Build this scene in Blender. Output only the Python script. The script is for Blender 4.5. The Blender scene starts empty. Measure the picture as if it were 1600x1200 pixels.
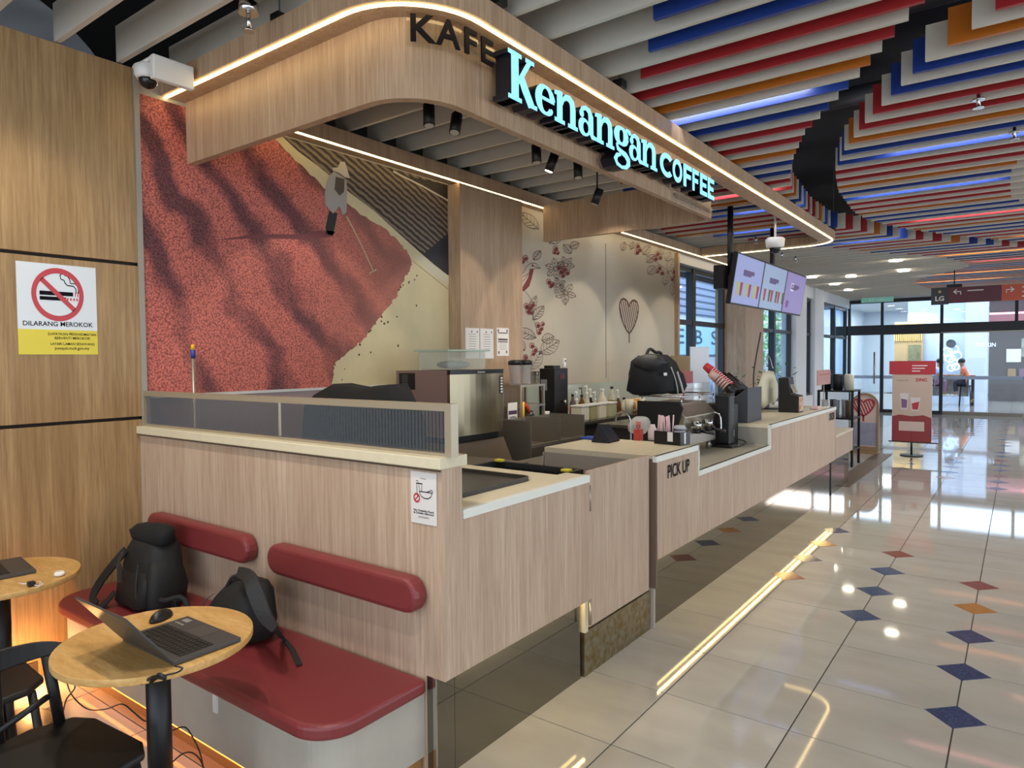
import bpy, bmesh, math, random
from mathutils import Vector, Matrix
random.seed(7)
SC = bpy.context.scene
COL = SC.collection
R = math.radians
# ---------------------------------------------------------------- camera
F_PX = 1071.19
EX = Vector((0.803, -0.0139, 0.596)); 
cam_right = Vector((0.8030, 0.5959, -0.0084)); cam_up = Vector((-0.0144, 0.0335, 0.9993)); cam_back = Vector((0.5958, -0.8024, 0.0357))
CAM = Vector((0.0, 0.0, 1.76))
cam_d = bpy.data.cameras.new('camera'); cam_o = bpy.data.objects.new('camera', cam_d); COL.objects.link(cam_o)
cam_d.sensor_width = 36.0; cam_d.lens = 36.0 * F_PX / 1600.0; cam_d.clip_start = 0.05; cam_d.clip_end = 300
cam_back.normalize(); cam_right = cam_up.cross(cam_back).normalized(); cam_up = cam_back.cross(cam_right).normalized()
mw = Matrix((cam_right, cam_up, cam_back)).transposed().to_4x4(); mw.translation = CAM
cam_o.matrix_world = mw
SC.camera = cam_o
# ---------------------------------------------------------------- world, exposure
SC.view_settings.view_transform = 'Standard'; SC.view_settings.look = 'None'
SC.view_settings.gamma = 1.0; SC.view_settings.use_curve_mapping = False
SC.view_settings.exposure = 0.22
wd = bpy.data.worlds.new('world'); SC.world = wd; wd.use_nodes = True
wd.node_tree.nodes['Background'].inputs[0].default_value = (0.80, 0.90, 1.0, 1)
wd.node_tree.nodes['Background'].inputs[1].default_value = 2.1

def lamp(kind, name, loc, energy, color=(1, 1, 1), target=None, size=0.1, sy=None, spot=None, blend=0.5):
    l = bpy.data.lights.new(name, kind); o = bpy.data.objects.new(name, l); COL.objects.link(o)
    o.location = loc; l.energy = energy; l.color = color
    if kind == 'AREA':
        l.size = size
        if sy: l.shape = 'RECTANGLE'; l.size_y = sy
    else:
        l.shadow_soft_size = size
    if kind == 'SPOT':
        l.spot_size = R(spot or 100); l.spot_blend = blend
    if target is not None:
        o.rotation_euler = (Vector(target) - Vector(loc)).to_track_quat('-Z', 'Y').to_euler()
    return o
sun = bpy.data.lights.new('sun', 'SUN'); sun_o = bpy.data.objects.new('sun', sun); COL.objects.link(sun_o); sun.energy = 3.6; sun.angle = 0.02; sun.color = (1.0, 0.97, 0.92)
sun_o.rotation_euler = (Vector((-0.68, 0.25, -0.69))).to_track_quat('-Z', 'Y').to_euler()
WARM = (1.0, 0.91, 0.78); NEUT = (1.0, 0.97, 0.93)
# recessed ceiling downlights of the mall (spots sit at the slat level)
for (x, y) in ((-0.3, 1.2), (1.6, 1.2), (-0.3, 4.6), (1.6, 4.6), (-0.3, 8.2), (1.6, 8.2), (-1.2, 12.6), (1.4, 12.6), (-2.3, 16.2), (1.0, 16.2), (-2.3, 19.6), (1.0, 20.0)):
    lamp('SPOT', 'downlight', (x, y, 3.54), 48 if y < 7 else 120, NEUT, (x, y, 0), 0.05, spot=125, blend=0.8)
# seating corner downlights
lamp('SPOT', 'downlight', (-2.65, 1.15, 3.54), 95, WARM, (-2.75, 1.35, 0), 0.05, spot=115, blend=0.7)
lamp('SPOT', 'downlight', (-3.75, 1.2, 3.54), 60, WARM, (-3.8, 1.25, 0), 0.05, spot=115, blend=0.7)
lamp('SPOT', 'downlight', (-1.2, 0.5, 3.54), 70, NEUT, (-1.3, 1.0, 0), 0.05, spot=120, blend=0.7)
# warm puck lamp under the far end of the bench, at the floor
lamp('POINT', 'bench_lamp', (-4.2, 1.36, 0.11), 8, (1.0, 0.47, 0.16), size=0.03)

# ---------------------------------------------------------------- pixel helpers (points on known planes)
def ray(px, py):
    return cam_right * (px - 800) - cam_up * (py - 600) - cam_back * F_PX
def onx(px, py, x):
    d = ray(px, py); return CAM + d * ((x - CAM.x) / d.x)
def ony(px, py, y):
    d = ray(px, py); return CAM + d * ((y - CAM.y) / d.y)
def onz(px, py, z):
    d = ray(px, py); return CAM + d * ((z - CAM.z) / d.z)
def depth(p):
    return (CAM - Vector(p)).dot(cam_back)
def zat(py, x, y):
    lo, hi = -5.0, 10.0
    for _ in range(50):
        m = (lo + hi) / 2; v = Vector((x, y, m)) - CAM
        if 600 - F_PX * v.dot(cam_up) / -v.dot(cam_back) > py: lo = m
        else: hi = m
    return lo
# ---------------------------------------------------------------- materials
def lin(c):
    c = c / 255.0
    return c / 12.92 if c <= 0.04045 else ((c + 0.055) / 1.055) ** 2.4
def rgb(h):
    return (lin(int(h[0:2], 16)), lin(int(h[2:4], 16)), lin(int(h[4:6], 16)), 1)
MATS = {}
def mat(name, h, rough=0.5, metal=0.0, emit=0.0, spec=0.5, bump=0.0, bscale=60, vary=0.0, coat=0.0):
    if name in MATS: return MATS[name]
    m = bpy.data.materials.new(name); m.use_nodes = True; nt = m.node_tree
    b = nt.nodes['Principled BSDF']
    b.inputs['Base Color'].default_value = rgb(h); b.inputs['Roughness'].default_value = rough
    b.inputs['Metallic'].default_value = metal; b.inputs['Specular IOR Level'].default_value = spec
    b.inputs['Coat Weight'].default_value = coat
    if emit:
        b.inputs['Emission Color'].default_value = rgb(h); b.inputs['Emission Strength'].default_value = emit
    if vary or bump:
        tc = nt.nodes.new('ShaderNodeTexCoord'); n = nt.nodes.new('ShaderNodeTexNoise'); n.inputs['Scale'].default_value = bscale
        n.inputs['Detail'].default_value = 4
        nt.links.new(tc.outputs['Object'], n.inputs['Vector'])
        if vary:
            mx = nt.nodes.new('ShaderNodeMixRGB'); mx.blend_type = 'MULTIPLY'; mx.inputs['Fac'].default_value = 1
            rp = nt.nodes.new('ShaderNodeValToRGB'); rp.color_ramp.elements[0].position = 0.3; rp.color_ramp.elements[1].position = 0.7
            rp.color_ramp.elements[0].color = (1 - vary, 1 - vary, 1 - vary, 1); rp.color_ramp.elements[1].color = (1, 1, 1, 1)
            nt.links.new(n.outputs['Fac'], rp.inputs['Fac']); mx.inputs['Color1'].default_value = rgb(h)
            nt.links.new(rp.outputs['Color'], mx.inputs['Color2']); nt.links.new(mx.outputs['Color'], b.inputs['Base Color'])
        if bump:
            bp = nt.nodes.new('ShaderNodeBump'); bp.inputs['Strength'].default_value = bump; bp.inputs['Distance'].default_value = 0.01
            nt.links.new(n.outputs['Fac'], bp.inputs['Height']); nt.links.new(bp.outputs['Normal'], b.inputs['Normal'])
    MATS[name] = m
    return m
def wood(name, ca, cb, cc, rough=0.45, sc=(9, 9, 0.35), axis_pos=True, fine=1.0, spec=0.35):
    """laminate with grain along the stretched axis"""
    m = bpy.data.materials.new(name); m.use_nodes = True; nt = m.node_tree; N = nt.nodes; L = nt.links
    b = N['Principled BSDF']; b.inputs['Roughness'].default_value = rough; b.inputs['Specular IOR Level'].default_value = spec
    g = N.new('ShaderNodeNewGeometry') if axis_pos else N.new('ShaderNodeTexCoord')
    mp = N.new('ShaderNodeMapping'); mp.inputs['Scale'].default_value = sc
    L.new(g.outputs['Position' if axis_pos else 'Object'], mp.inputs['Vector'])
    n1 = N.new('ShaderNodeTexNoise'); n1.inputs['Scale'].default_value = 1.0; n1.inputs['Detail'].default_value = 3; n1.inputs['Distortion'].default_value = 0.6
    n2 = N.new('ShaderNodeTexNoise'); n2.inputs['Scale'].default_value = 9.0 * fine; n2.inputs['Detail'].default_value = 5; n2.inputs['Roughness'].default_value = 0.65
    L.new(mp.outputs['Vector'], n1.inputs['Vector']); L.new(mp.outputs['Vector'], n2.inputs['Vector'])
    r1 = N.new('ShaderNodeValToRGB'); e = r1.color_ramp.elements
    e[0].position = 0.32; e[0].color = rgb(cb); e[1].position = 0.68; e[1].color = rgb(ca)
    L.new(n1.outputs['Fac'], r1.inputs['Fac'])
    r2 = N.new('ShaderNodeValToRGB'); e = r2.color_ramp.elements
    e[0].position = 0.36; e[0].color = (1, 1, 1, 1); e[1].position = 0.62; e[1].color = (0, 0, 0, 1)
    L.new(n2.outputs['Fac'], r2.inputs['Fac'])
    mu = N.new('ShaderNodeMath'); mu.operation = 'MULTIPLY'; mu.inputs[1].default_value = 0.75; L.new(r2.outputs['Color'], mu.inputs[0])
    mx = N.new('ShaderNodeMixRGB'); mx.inputs['Color2'].default_value = rgb(cc)
    L.new(mu.outputs[0], mx.inputs['Fac']); L.new(r1.outputs['Color'], mx.inputs['Color1']); L.new(mx.outputs['Color'], b.inputs['Base Color'])
    MATS[name] = m
    return m
def glass(name, h='dfeaf0', refl=0.06, trans=0.92, rough=0.02, fres=0.5):
    m = bpy.data.materials.new(name); m.use_nodes = True; nt = m.node_tree; N = nt.nodes; L = nt.links
    N.remove(N['Principled BSDF']); out = N['Material Output']
    t = N.new('ShaderNodeBsdfTransparent'); c = rgb(h); t.inputs[0].default_value = (c[0] * trans, c[1] * trans, c[2] * trans, 1)
    gl = N.new('ShaderNodeBsdfGlossy'); gl.inputs['Roughness'].default_value = rough
    fr = N.new('ShaderNodeLayerWeight'); fr.inputs['Blend'].default_value = 0.25
    mu = N.new('ShaderNodeMath'); mu.operation = 'MULTIPLY_ADD'; mu.inputs[1].default_value = fres; mu.inputs[2].default_value = refl
    L.new(fr.outputs['Fresnel'], mu.inputs[0])
    mx = N.new('ShaderNodeMixShader'); L.new(mu.outputs[0], mx.inputs[0]); L.new(t.outputs[0], mx.inputs[1]); L.new(gl.outputs[0], mx.inputs[2])
    L.new(mx.outputs[0], out.inputs['Surface'])
    MATS[name] = m
    return m
def frosted(name, h, fac=0.5):
    m = bpy.data.materials.new(name); m.use_nodes = True; nt = m.node_tree; N = nt.nodes; L = nt.links
    b = N['Principled BSDF']; b.inputs['Base Color'].default_value = rgb(h); b.inputs['Roughness'].default_value = 0.35
    t = N.new('ShaderNodeBsdfTransparent'); mx = N.new('ShaderNodeMixShader'); mx.inputs[0].default_value = fac
    L.new(t.outputs[0], mx.inputs[1]); L.new(b.outputs[0], mx.inputs[2]); L.new(mx.outputs[0], N['Material Output'].inputs['Surface'])
    MATS[name] = m
    return m
W_PALE = wood('pale_oak_laminate', 'c8b09a', 'b69c86', 'a38872')
W_WARM = wood('warm_oak_laminate', 'b3946a', '9a7b53', '836542', sc=(7, 7, 0.3))
W_FASC = wood('grey_oak_laminate', 'c4a98c', 'b09276', '9b7d62', sc=(12, 12, 0.4))
W_TABLE = wood('table_oak', 'dcb475', 'c99c5c', 'b98b4c', sc=(2.2, 9, 9), fine=0.7)
W_CAP = mat('cream_cap', 'd9cdb0', 0.35, vary=0.06, bscale=20)
W_CAPW = mat('white_cap', 'dfe0d6', 0.3)
BLACK = mat('black_plastic', '121214', 0.4)
BLACKM = mat('black_metal', '0e0e10', 0.45)
DARK = mat('dark_void', '0b0a0a', 0.9)
WHITE = mat('white_plastic', 'e4e2de', 0.4)
STEEL = mat('stainless_steel', 'a39c90', 0.32, .7)
STEELD = mat('brushed_steel', '8a8276', 0.42, .55)
CHROME = mat('chrome', 'c8c8c8', 0.12, 1.0)
RED_UPH = mat('red_vinyl', '7c3032', 0.38, bump=0.05, bscale=25)
LED = mat('led_strip', 'ffdf9a', 0.5, emit=9.0)
GREYP = mat('grey_plastic', '5a5c60', 0.5)
PAPER = mat('white_paper', 'e6e2dc', 0.6)
INK = mat('black_ink', '121016', 0.7, spec=0.1)
INKR = mat('maroon_ink', '7a3434', 0.7)
INKB = mat('brown_ink', '5f463c', 0.7)
REDINK = mat('red_ink', 'c02a34', 0.5)
CLEAR = glass('clear_plastic', 'f6f8f8', 0.05, 0.97, 0.05)
GLASS = glass('window_glass', 'e8f4ff', 0.03, 0.98, fres=0.14)

# ---------------------------------------------------------------- mesh builder
class MB:
    def __init__(s): s.v = []; s.f = []; s.smooth = set(); s.mi = {}
    def add(s, vs, fs, smooth=False, mi=0):
        o = len(s.v); s.v += [Vector(v) for v in vs]
        for f in fs:
            if smooth: s.smooth.add(len(s.f))
            if mi: s.mi[len(s.f)] = mi
            s.f.append([i + o for i in f])
        return s
    def box(s, x0, x1, y0, y1, z0, z1, mi=0):
        if x0 > x1: x0, x1 = x1, x0
        if y0 > y1: y0, y1 = y1, y0
        if z0 > z1: z0, z1 = z1, z0
        return s.add([(x0, y0, z0), (x1, y0, z0), (x1, y1, z0), (x0, y1, z0), (x0, y0, z1), (x1, y0, z1), (x1, y1, z1), (x0, y1, z1)],
                     [(3, 2, 1, 0), (4, 5, 6, 7), (0, 1, 5, 4), (1, 2, 6, 5), (2, 3, 7, 6), (3, 0, 4, 7)], mi=mi)
    def obox(s, c, ax, ay, az):
        """box from centre and three half-axis vectors"""
        c, ax, ay, az = Vector(c), Vector(ax), Vector(ay), Vector(az)
        vs = [c - ax - ay - az, c + ax - ay - az, c + ax + ay - az, c - ax + ay - az, c - ax - ay + az, c + ax - ay + az, c + ax + ay + az, c - ax + ay + az]
        return s.add(vs, [(3, 2, 1, 0), (4, 5, 6, 7), (0, 1, 5, 4), (1, 2, 6, 5), (2, 3, 7, 6), (3, 0, 4, 7)])
    def prism(s, poly, d, smooth=False):
        """polygon (3d points) extruded along vector d"""
        n = len(poly); d = Vector(d); a = [Vector(p) for p in poly]; b = [p + d for p in a]
        s.add(a + b, [list(range(n - 1, -1, -1)), list(range(n, 2 * n))])
        s.add(a + b, [(i, (i + 1) % n, (i + 1) % n + n, i + n) for i in range(n)], smooth)
        return s
    def lathe(s, prof, c=(0, 0, 0), n=20, axis='z', smooth=True):
        c = Vector(c); vs = []; fs = []
        for (r, h) in prof:
            for k in range(n):
                a = 2 * math.pi * k / n; p = (r * math.cos(a), r * math.sin(a), h)
                if axis == 'x': p = (h, p[0], p[1])
                if axis == 'y': p = (p[0], h, p[1])
                vs.append(c + Vector(p))
        for i in range(len(prof) - 1):
            for k in range(n):
                fs.append((i * n + k, i * n + (k + 1) % n, (i + 1) * n + (k + 1) % n, (i + 1) * n + k))
        s.add(vs, fs, smooth)
        m = (len(prof) - 1) * n
        s.add(vs, [list(range(n - 1, -1, -1)), [m + k for k in range(n)]])
        return s
    def cyl(s, c, r, h, n=20, r2=None, axis='z'):
        return s.lathe([(r, 0), (r if r2 is None else r2, h)], c, n, axis)
    def tube(s, pts, r, n=8, closed=False, rs=None):
        pts = [Vector(p) for p in pts]; m = len(pts); vs = []; fs = []
        up = Vector((0, 0, 1)); pn = None
        for i, p in enumerate(pts):
            if closed: t = pts[(i + 1) % m] - pts[i - 1]
            else: t = pts[min(i + 1, m - 1)] - pts[max(i - 1, 0)]
            t.normalize()
            if pn is None:
                a = up if abs(t.dot(up)) < 0.9 else Vector((1, 0, 0)); pn = (a - t * a.dot(t)).normalized()
            else:
                q = pn - t * pn.dot(t); pn = q.normalized() if q.length > 1e-6 else pn
            b = t.cross(pn); rr = rs[i] if rs else r
            for k in range(n):
                a = 2 * math.pi * k / n; vs.append(p + pn * (rr * math.cos(a)) + b * (rr * math.sin(a)))
        mm = m if closed else m - 1
        for i in range(mm):
            j = (i + 1) % m
            for k in range(n): fs.append((i * n + k, i * n + (k + 1) % n, j * n + (k + 1) % n, j * n + k))
        s.add(vs, fs, True)
        if not closed: s.add(vs, [list(range(n - 1, -1, -1)), [(m - 1) * n + k for k in range(n)]])
        return s
    def sweep(s, path, prof, closed=False):
        """prof: (offset, z) points, offset along the plan-left normal of the path of (x, y) points"""
        m = len(path); n = len(prof); vs = []; fs = []
        for i in range(m):
            p = Vector(path[i])
            a = Vector(path[i - 1]) if (i > 0 or closed) else p; b = Vector(path[(i + 1) % m]) if (i < m - 1 or closed) else p
            d1 = (p - a); d2 = (b - p)
            d1 = d1.normalized() if d1.length > 1e-9 else d2.normalized(); d2 = d2.normalized() if d2.length > 1e-9 else d1
            n1 = Vector((d1.y, -d1.x)); n2 = Vector((d2.y, -d2.x)); nn = (n1 + n2); nn = nn / max(0.3, nn.length_squared / 2)
            for (o, z) in prof: vs.append((p.x + nn.x * o, p.y + nn.y * o, z))
        mm = m if closed else m - 1
        for i in range(mm):
            j = (i + 1) % m
            for k in range(n): fs.append((i * n + k, j * n + k, j * n + (k + 1) % n, i * n + (k + 1) % n))
        s.add(vs, fs)
        if not closed: s.add(vs, [list(range(n)), [(m - 1) * n + k for k in range(n - 1, -1, -1)]])
        return s
    def sph(s, c, rx, ry=None, rz=None, n=16, m=10):
        ry = ry or rx; rz = rz or rx
        vs = []; fs = []
        for i in range(m + 1):
            t = math.pi * i / m
            for k in range(n):
                a = 2 * math.pi * k / n
                vs.append((c[0] + rx * math.sin(t) * math.cos(a), c[1] + ry * math.sin(t) * math.sin(a), c[2] + rz * math.cos(t)))
        for i in range(m):
            for k in range(n): fs.append((i * n + k, (i + 1) * n + k, (i + 1) * n + (k + 1) % n, i * n + (k + 1) % n))
        return s.add(vs, fs, True)
    def xf(s, M, start=0):
        for i in range(start, len(s.v)): s.v[i] = M @ s.v[i]
        return s
def link(o, parent=None):
    COL.objects.link(o)
    if parent is not None: o.parent = parent
    return o
def mesh_from(name, mb, m, origin=(0, 0, 0)):
    me = bpy.data.meshes.new(name); o = Vector(origin)
    me.from_pydata([v - o for v in mb.v], [], mb.f)
    for x in (m if isinstance(m, (list, tuple)) else [m]): me.materials.append(x)
    if mb.smooth:
        for i in mb.smooth: me.polygons[i].use_smooth = True
    for i, k in mb.mi.items(): me.polygons[i].material_index = k
    bm = bmesh.new(); bm.from_mesh(me); bmesh.ops.remove_doubles(bm, verts=bm.verts, dist=1e-5); bmesh.ops.recalc_face_normals(bm, faces=bm.faces); bm.to_mesh(me); bm.free()
    return me
def world_origin(o):
    p = Vector((0, 0, 0))
    while o is not None: p = p + o.location; o = o.parent
    return p
def part(parent, name, mb, m, bevel=0, label=None, seg=2, kind=None):
    org = world_origin(parent)
    bb0 = Vector([min(v[i] for v in mb.v) for i in range(3)]); bb1 = Vector([max(v[i] for v in mb.v) for i in range(3)])
    c = Vector(((bb0.x + bb1.x) / 2, (bb0.y + bb1.y) / 2, bb0.z))
    o = bpy.data.objects.new(name, mesh_from(name, mb, m, c)); link(o, parent); o.location = c - org
    if bevel: bev(o, bevel, seg)
    if label: o['label'] = label
    if kind: o['kind'] = kind
    return o
def bev(o, w, seg=2):
    b = o.modifiers.new('bevel', 'BEVEL'); b.width = w; b.segments = seg; b.limit_method = 'ANGLE'; b.angle_limit = R(35); b.harden_normals = False
def tag(o, label, cat, group=None):
    o['label'] = label; o['category'] = cat
    if group: o['group'] = group
    return o
def thing(name, label, cat, loc, group=None):
    o = bpy.data.objects.new(name, None); o.empty_display_size = 0.05; link(o); o.location = loc
    return tag(o, label, cat, group)
def solo(name, mb, m, label, cat, group=None, bevel=0, seg=2):
    bb0 = Vector([min(v[i] for v in mb.v) for i in range(3)]); bb1 = Vector([max(v[i] for v in mb.v) for i in range(3)])
    c = Vector(((bb0.x + bb1.x) / 2, (bb0.y + bb1.y) / 2, bb0.z))
    o = bpy.data.objects.new(name, mesh_from(name, mb, m, c)); link(o); o.location = c
    if bevel: bev(o, bevel, seg)
    return tag(o, label, cat, group)
def struct(name, mb, m, bevel=0):
    bb0 = Vector([min(v[i] for v in mb.v) for i in range(3)]); bb1 = Vector([max(v[i] for v in mb.v) for i in range(3)])
    c = Vector(((bb0.x + bb1.x) / 2, (bb0.y + bb1.y) / 2, bb0.z))
    o = bpy.data.objects.new(name, mesh_from(name, mb, m, c)); link(o); o.location = c; o['kind'] = 'structure'
    if bevel: bev(o, bevel)
    return o
def clone(o, parent=None, loc=None):
    c = o.copy(); COL.objects.link(c)
    if parent is not None: c.parent = parent
    if loc is not None: c.location = loc
    for ch in list(o.children): clone(ch, c)
    return c
# ---------------------------------------------------------------- flat print: shapes on a plane
class Print:
    """2d drawing on the plane P + u*U + v*V, raised along N by a hair"""
    def __init__(s, P, U, V, N): s.P, s.U, s.V, s.N = Vector(P), Vector(U), Vector(V), Vector(N); s.mb = MB()
    def pt(s, u, v, e): return s.P + s.U * u + s.V * v + s.N * e
    def poly(s, pts, e=0.001):
        s.mb.add([s.pt(u, v, e) for (u, v) in pts], [list(range(len(pts)))]); return s
    def strip(s, pts, w, e=0.001, closed=False, ws=None):
        m = len(pts); vs = []
        P = [Vector(p) for p in pts]
        for i in range(m):
            a = P[i - 1] if (i > 0 or closed) else P[i]; b = P[(i + 1) % m] if (i < m - 1 or closed) else P[i]
            t = b - a
            t = t.normalized() if t.length > 1e-9 else Vector((1, 0)); n = Vector((-t.y, t.x)); ww = (ws[i] if ws else w) / 2
            vs.append(s.pt(*(P[i] + n * ww), e)); vs.append(s.pt(*(P[i] - n * ww), e))
        mm = m if closed else m - 1
        s.mb.add(vs, [(2 * i, 2 * i + 1, 2 * ((i + 1) % m) + 1, 2 * ((i + 1) % m)) for i in range(mm)]); return s
    def disc(s, c, r, e=0.001, n=24, ry=None):
        return s.poly([(c[0] + r * math.cos(2 * math.pi * k / n), c[1] + (ry or r) * math.sin(2 * math.pi * k / n)) for k in range(n)], e)
    def ring(s, c, r, w, e=0.001, n=40, a0=0, a1=360, ry=None):
        full = abs(a1 - a0) >= 360; k = n if full else n + 1
        pts = [(c[0] + r * math.cos(R(a0 + (a1 - a0) * i / n)), c[1] + (ry or r) * math.sin(R(a0 + (a1 - a0) * i / n))) for i in range(k)]
        return s.strip(pts, w, e, closed=full)
    def text(s, txt, u, v, h, e=0.001, w=None, bold=0.0, align='L', th=0.0):
        vs, fs = glyphs(txt, bold)
        if not vs: return s
        x0 = min(p[0] for p in vs); x1 = max(p[0] for p in vs)
        cap = 0.73; sc = h / cap; sx = sc if w is None else w / max(1e-6, (x1 - x0))
        W = (x1 - x0) * sx
        off = {'L': 0, 'C': -W / 2, 'R': -W}[align]
        P = [s.pt(u + off + (p[0] - x0) * sx, v + p[1] * sc, e) for p in vs]
        s.mb.add(P, fs)
        return s
    def make(s, parent, name, m, label=None, kind=None): return part(parent, name, s.mb, m, label=label, kind=kind)
_G = {}
def glyphs(txt, bold=0.0):
    k = (txt, bold)
    if k in _G: return _G[k]
    cu = bpy.data.curves.new('txt', 'FONT'); cu.body = txt; cu.size = 1.0; cu.offset = bold; cu.resolution_u = 3; cu.fill_mode = 'FRONT'
    ob = bpy.data.objects.new('txt', cu); COL.objects.link(ob)
    dg = bpy.context.evaluated_depsgraph_get(); me = bpy.data.meshes.new_from_object(ob.evaluated_get(dg))
    vs = [tuple(v.co[:2]) for v in me.vertices]; fs = [list(p.vertices) for p in me.polygons]
    bpy.data.objects.remove(ob); bpy.data.curves.remove(cu); bpy.data.meshes.remove(me)
    _G[k] = (vs, fs)
    return _G[k]
def arc(cx, cy, r, a0, a1, n):
    return [(cx + r * math.cos(R(a0 + (a1 - a0) * i / n)), cy + r * math.sin(R(a0 + (a1 - a0) * i / n))) for i in range(n + 1)]
def heart_pts(n=40):
    """outline of the tall heart leaf, about 1 wide and 1.3 high, tip at (0, 0)"""
    half = [(0.0, 0.0), (0.12, 0.10), (0.28, 0.32), (0.42, 0.62), (0.49, 0.90), (0.49, 1.10), (0.42, 1.25), (0.29, 1.31), (0.15, 1.27), (0.05, 1.16), (0.0, 1.04)]
    return half + [(-x, y) for (x, y) in reversed(half[1:-1])]
def ribbon(pts, ws, th, nrm):
    mb = MB(); P = smooth(pts, 4); m = len(P); nn = Vector(nrm).normalized(); vs = []; fs = []
    for i in range(m):
        t = (P[min(i + 1, m - 1)] - P[max(i - 1, 0)]).normalized(); s_ = t.cross(nn).normalized(); f = i / (m - 1) * (len(ws) - 1); k = min(int(f), len(ws) - 2); w = ws[k] + (ws[k + 1] - ws[k]) * (f - k)
        vs += [P[i] - s_ * w - nn * th, P[i] + s_ * w - nn * th, P[i] + s_ * w + nn * th, P[i] - s_ * w + nn * th]
        if i:
            for k in range(4): fs.append((4 * (i - 1) + k, 4 * (i - 1) + (k + 1) % 4, 4 * i + (k + 1) % 4, 4 * i + k))
    fs += [[3, 2, 1, 0], [4 * m - 4 + k for k in range(4)]]
    return mb.add(vs, fs)
# ================================================================= STRUCTURE
# ---- floor: grout bed, tiles, inlaid diamonds
TX, TY = 0.6225, 0.5945; LX0, LY0 = -1.478, 3.913
grout = mat('grout', '4a443c', 0.8)
def tile_mat():
    m = bpy.data.materials.new('polished_tile'); m.use_nodes = True; nt = m.node_tree; N = nt.nodes; L = nt.links
    b = N['Principled BSDF']; b.inputs['Roughness'].default_value = 0.045; b.inputs['Specular IOR Level'].default_value = 0.7
    oi = N.new('ShaderNodeObjectInfo'); g = N.new('ShaderNodeNewGeometry')
    n = N.new('ShaderNodeTexNoise'); n.inputs['Scale'].default_value = 2.2; n.inputs['Detail'].default_value = 5
    mp = N.new('ShaderNodeMapping'); mp.inputs['Scale'].default_value = (0.8, 2.2, 1); L.new(g.outputs['Position'], mp.inputs['Vector']); L.new(mp.outputs['Vector'], n.inputs['Vector'])
    r = N.new('ShaderNodeValToRGB'); e = r.color_ramp.elements; e[0].position = .3; e[0].color = rgb('a8a399'); e[1].position = .7; e[1].color = rgb('b4afa5')
    L.new(n.outputs['Fac'], r.inputs['Fac'])
    hs = N.new('ShaderNodeHueSaturation'); mr = N.new('ShaderNodeMapRange'); mr.inputs['To Min'].default_value = .94; mr.inputs['To Max'].default_value = 1.03
    L.new(oi.outputs['Random'], mr.inputs['Value']); L.new(mr.outputs['Result'], hs.inputs['Value']); L.new(r.outputs['Color'], hs.inputs['Color']); L.new(hs.outputs['Color'], b.inputs['Base Color'])
    return m
TILE = tile_mat()
floor = struct('floor', MB().box(-5.2, 9, -4, 40, -0.08, -0.004), grout)
g2 = 0.0035
tb = MB().box(g2, TX - g2, g2, TY - g2, -0.02, 0)
tme = mesh_from('tile', tb, TILE, (TX / 2, TY / 2, -0.02))
far_tiles = MB()
near = []
for i in range(-6, 17):
    for j in range(-13, 62):
        x, y = LX0 + i * TX, LY0 + j * TY
        if x > 8.4 or y > 24.3 + 12: continue
        if (y < 12.5 and -3 <= i <= 2 and y > -0.3) or (i < -3 and -0.3 < y < 2.1) or (i == 3 and 2 < y < 5): near.append((x, y))
        else: far_tiles.add([(x + g2, y + g2, 0), (x + TX - g2, y + g2, 0), (x + TX - g2, y + TY - g2, 0), (x + g2, y + TY - g2, 0)], [(0, 1, 2, 3)])
near = [p for p in near]
for (x, y) in near:
    o = bpy.data.objects.new('tile', tme); link(o, floor); o.location = Vector((x + TX / 2, y + TY / 2, -0.02)) - floor.location
part(floor, 'far_tiles', far_tiles, TILE, kind='stuff')
def speck(name, h, h2):
    m = bpy.data.materials.new(name); m.use_nodes = True; nt = m.node_tree; N = nt.nodes; L = nt.links
    b = N['Principled BSDF']; b.inputs['Roughness'].default_value = 0.15
    tc = N.new('ShaderNodeTexCoord'); v = N.new('ShaderNodeTexVoronoi'); v.inputs['Scale'].default_value = 60
    r = N.new('ShaderNodeValToRGB'); r.color_ramp.elements[0].color = rgb(h2); r.color_ramp.elements[1].color = rgb(h); r.color_ramp.elements[1].position = .45
    L.new(tc.outputs['Object'], v.inputs['Vector']); L.new(v.outputs['Distance'], r.inputs['Fac']); L.new(r.outputs['Color'], b.inputs['Base Color'])
    return m
INLAY = {'b': speck('blue_inlay', '2c3b5c', '4a5a80'), 'o': speck('ochre_inlay', 'a5702e', '7a4f20'), 'r': speck('red_inlay', '7a3a2c', '6a2f24')}
dh = 0.128
dm = {k: mesh_from('diamond_tile', MB().prism([(-dh, 0, 0), (0, -dh, 0), (dh, 0, 0), (0, dh, 0)], (0, 0, 0.0035)), INLAY[k]) for k in INLAY}
def diamond(x, y, k):
    o = bpy.data.objects.new('diamond_tile', dm[k]); link(o, floor); o.location = Vector((x, y, -0.0015)) - floor.location
XL = [LX0, LX0 + TX, LX0 + 2 * TX, LX0 + 3 * TX, LX0 + 4 * TX]
for i, seq, j0 in ((2, 'bbbor', 0), (1, 'bbbr', 2), (0, 'rbob', 3), (3, 'bbror', -1), (4, 'bobrb', -2)):
    for q, k in enumerate(seq): diamond(XL[i], LY0 + (j0 + q) * TY, k)
for i, seq, j0 in ((0, 'bbrbo', 14), (1, 'obrbo', 13), (2, 'bbrbbrbb', 12), (2, 'bobrbobrbob', 21), (1, 'brbobrbb', 24), (0, 'bbrb', 22), (3, 'bobrbob', 12)):
    for q, k in enumerate(seq): diamond(XL[i], LY0 + (j0 + q) * TY, k)
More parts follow.
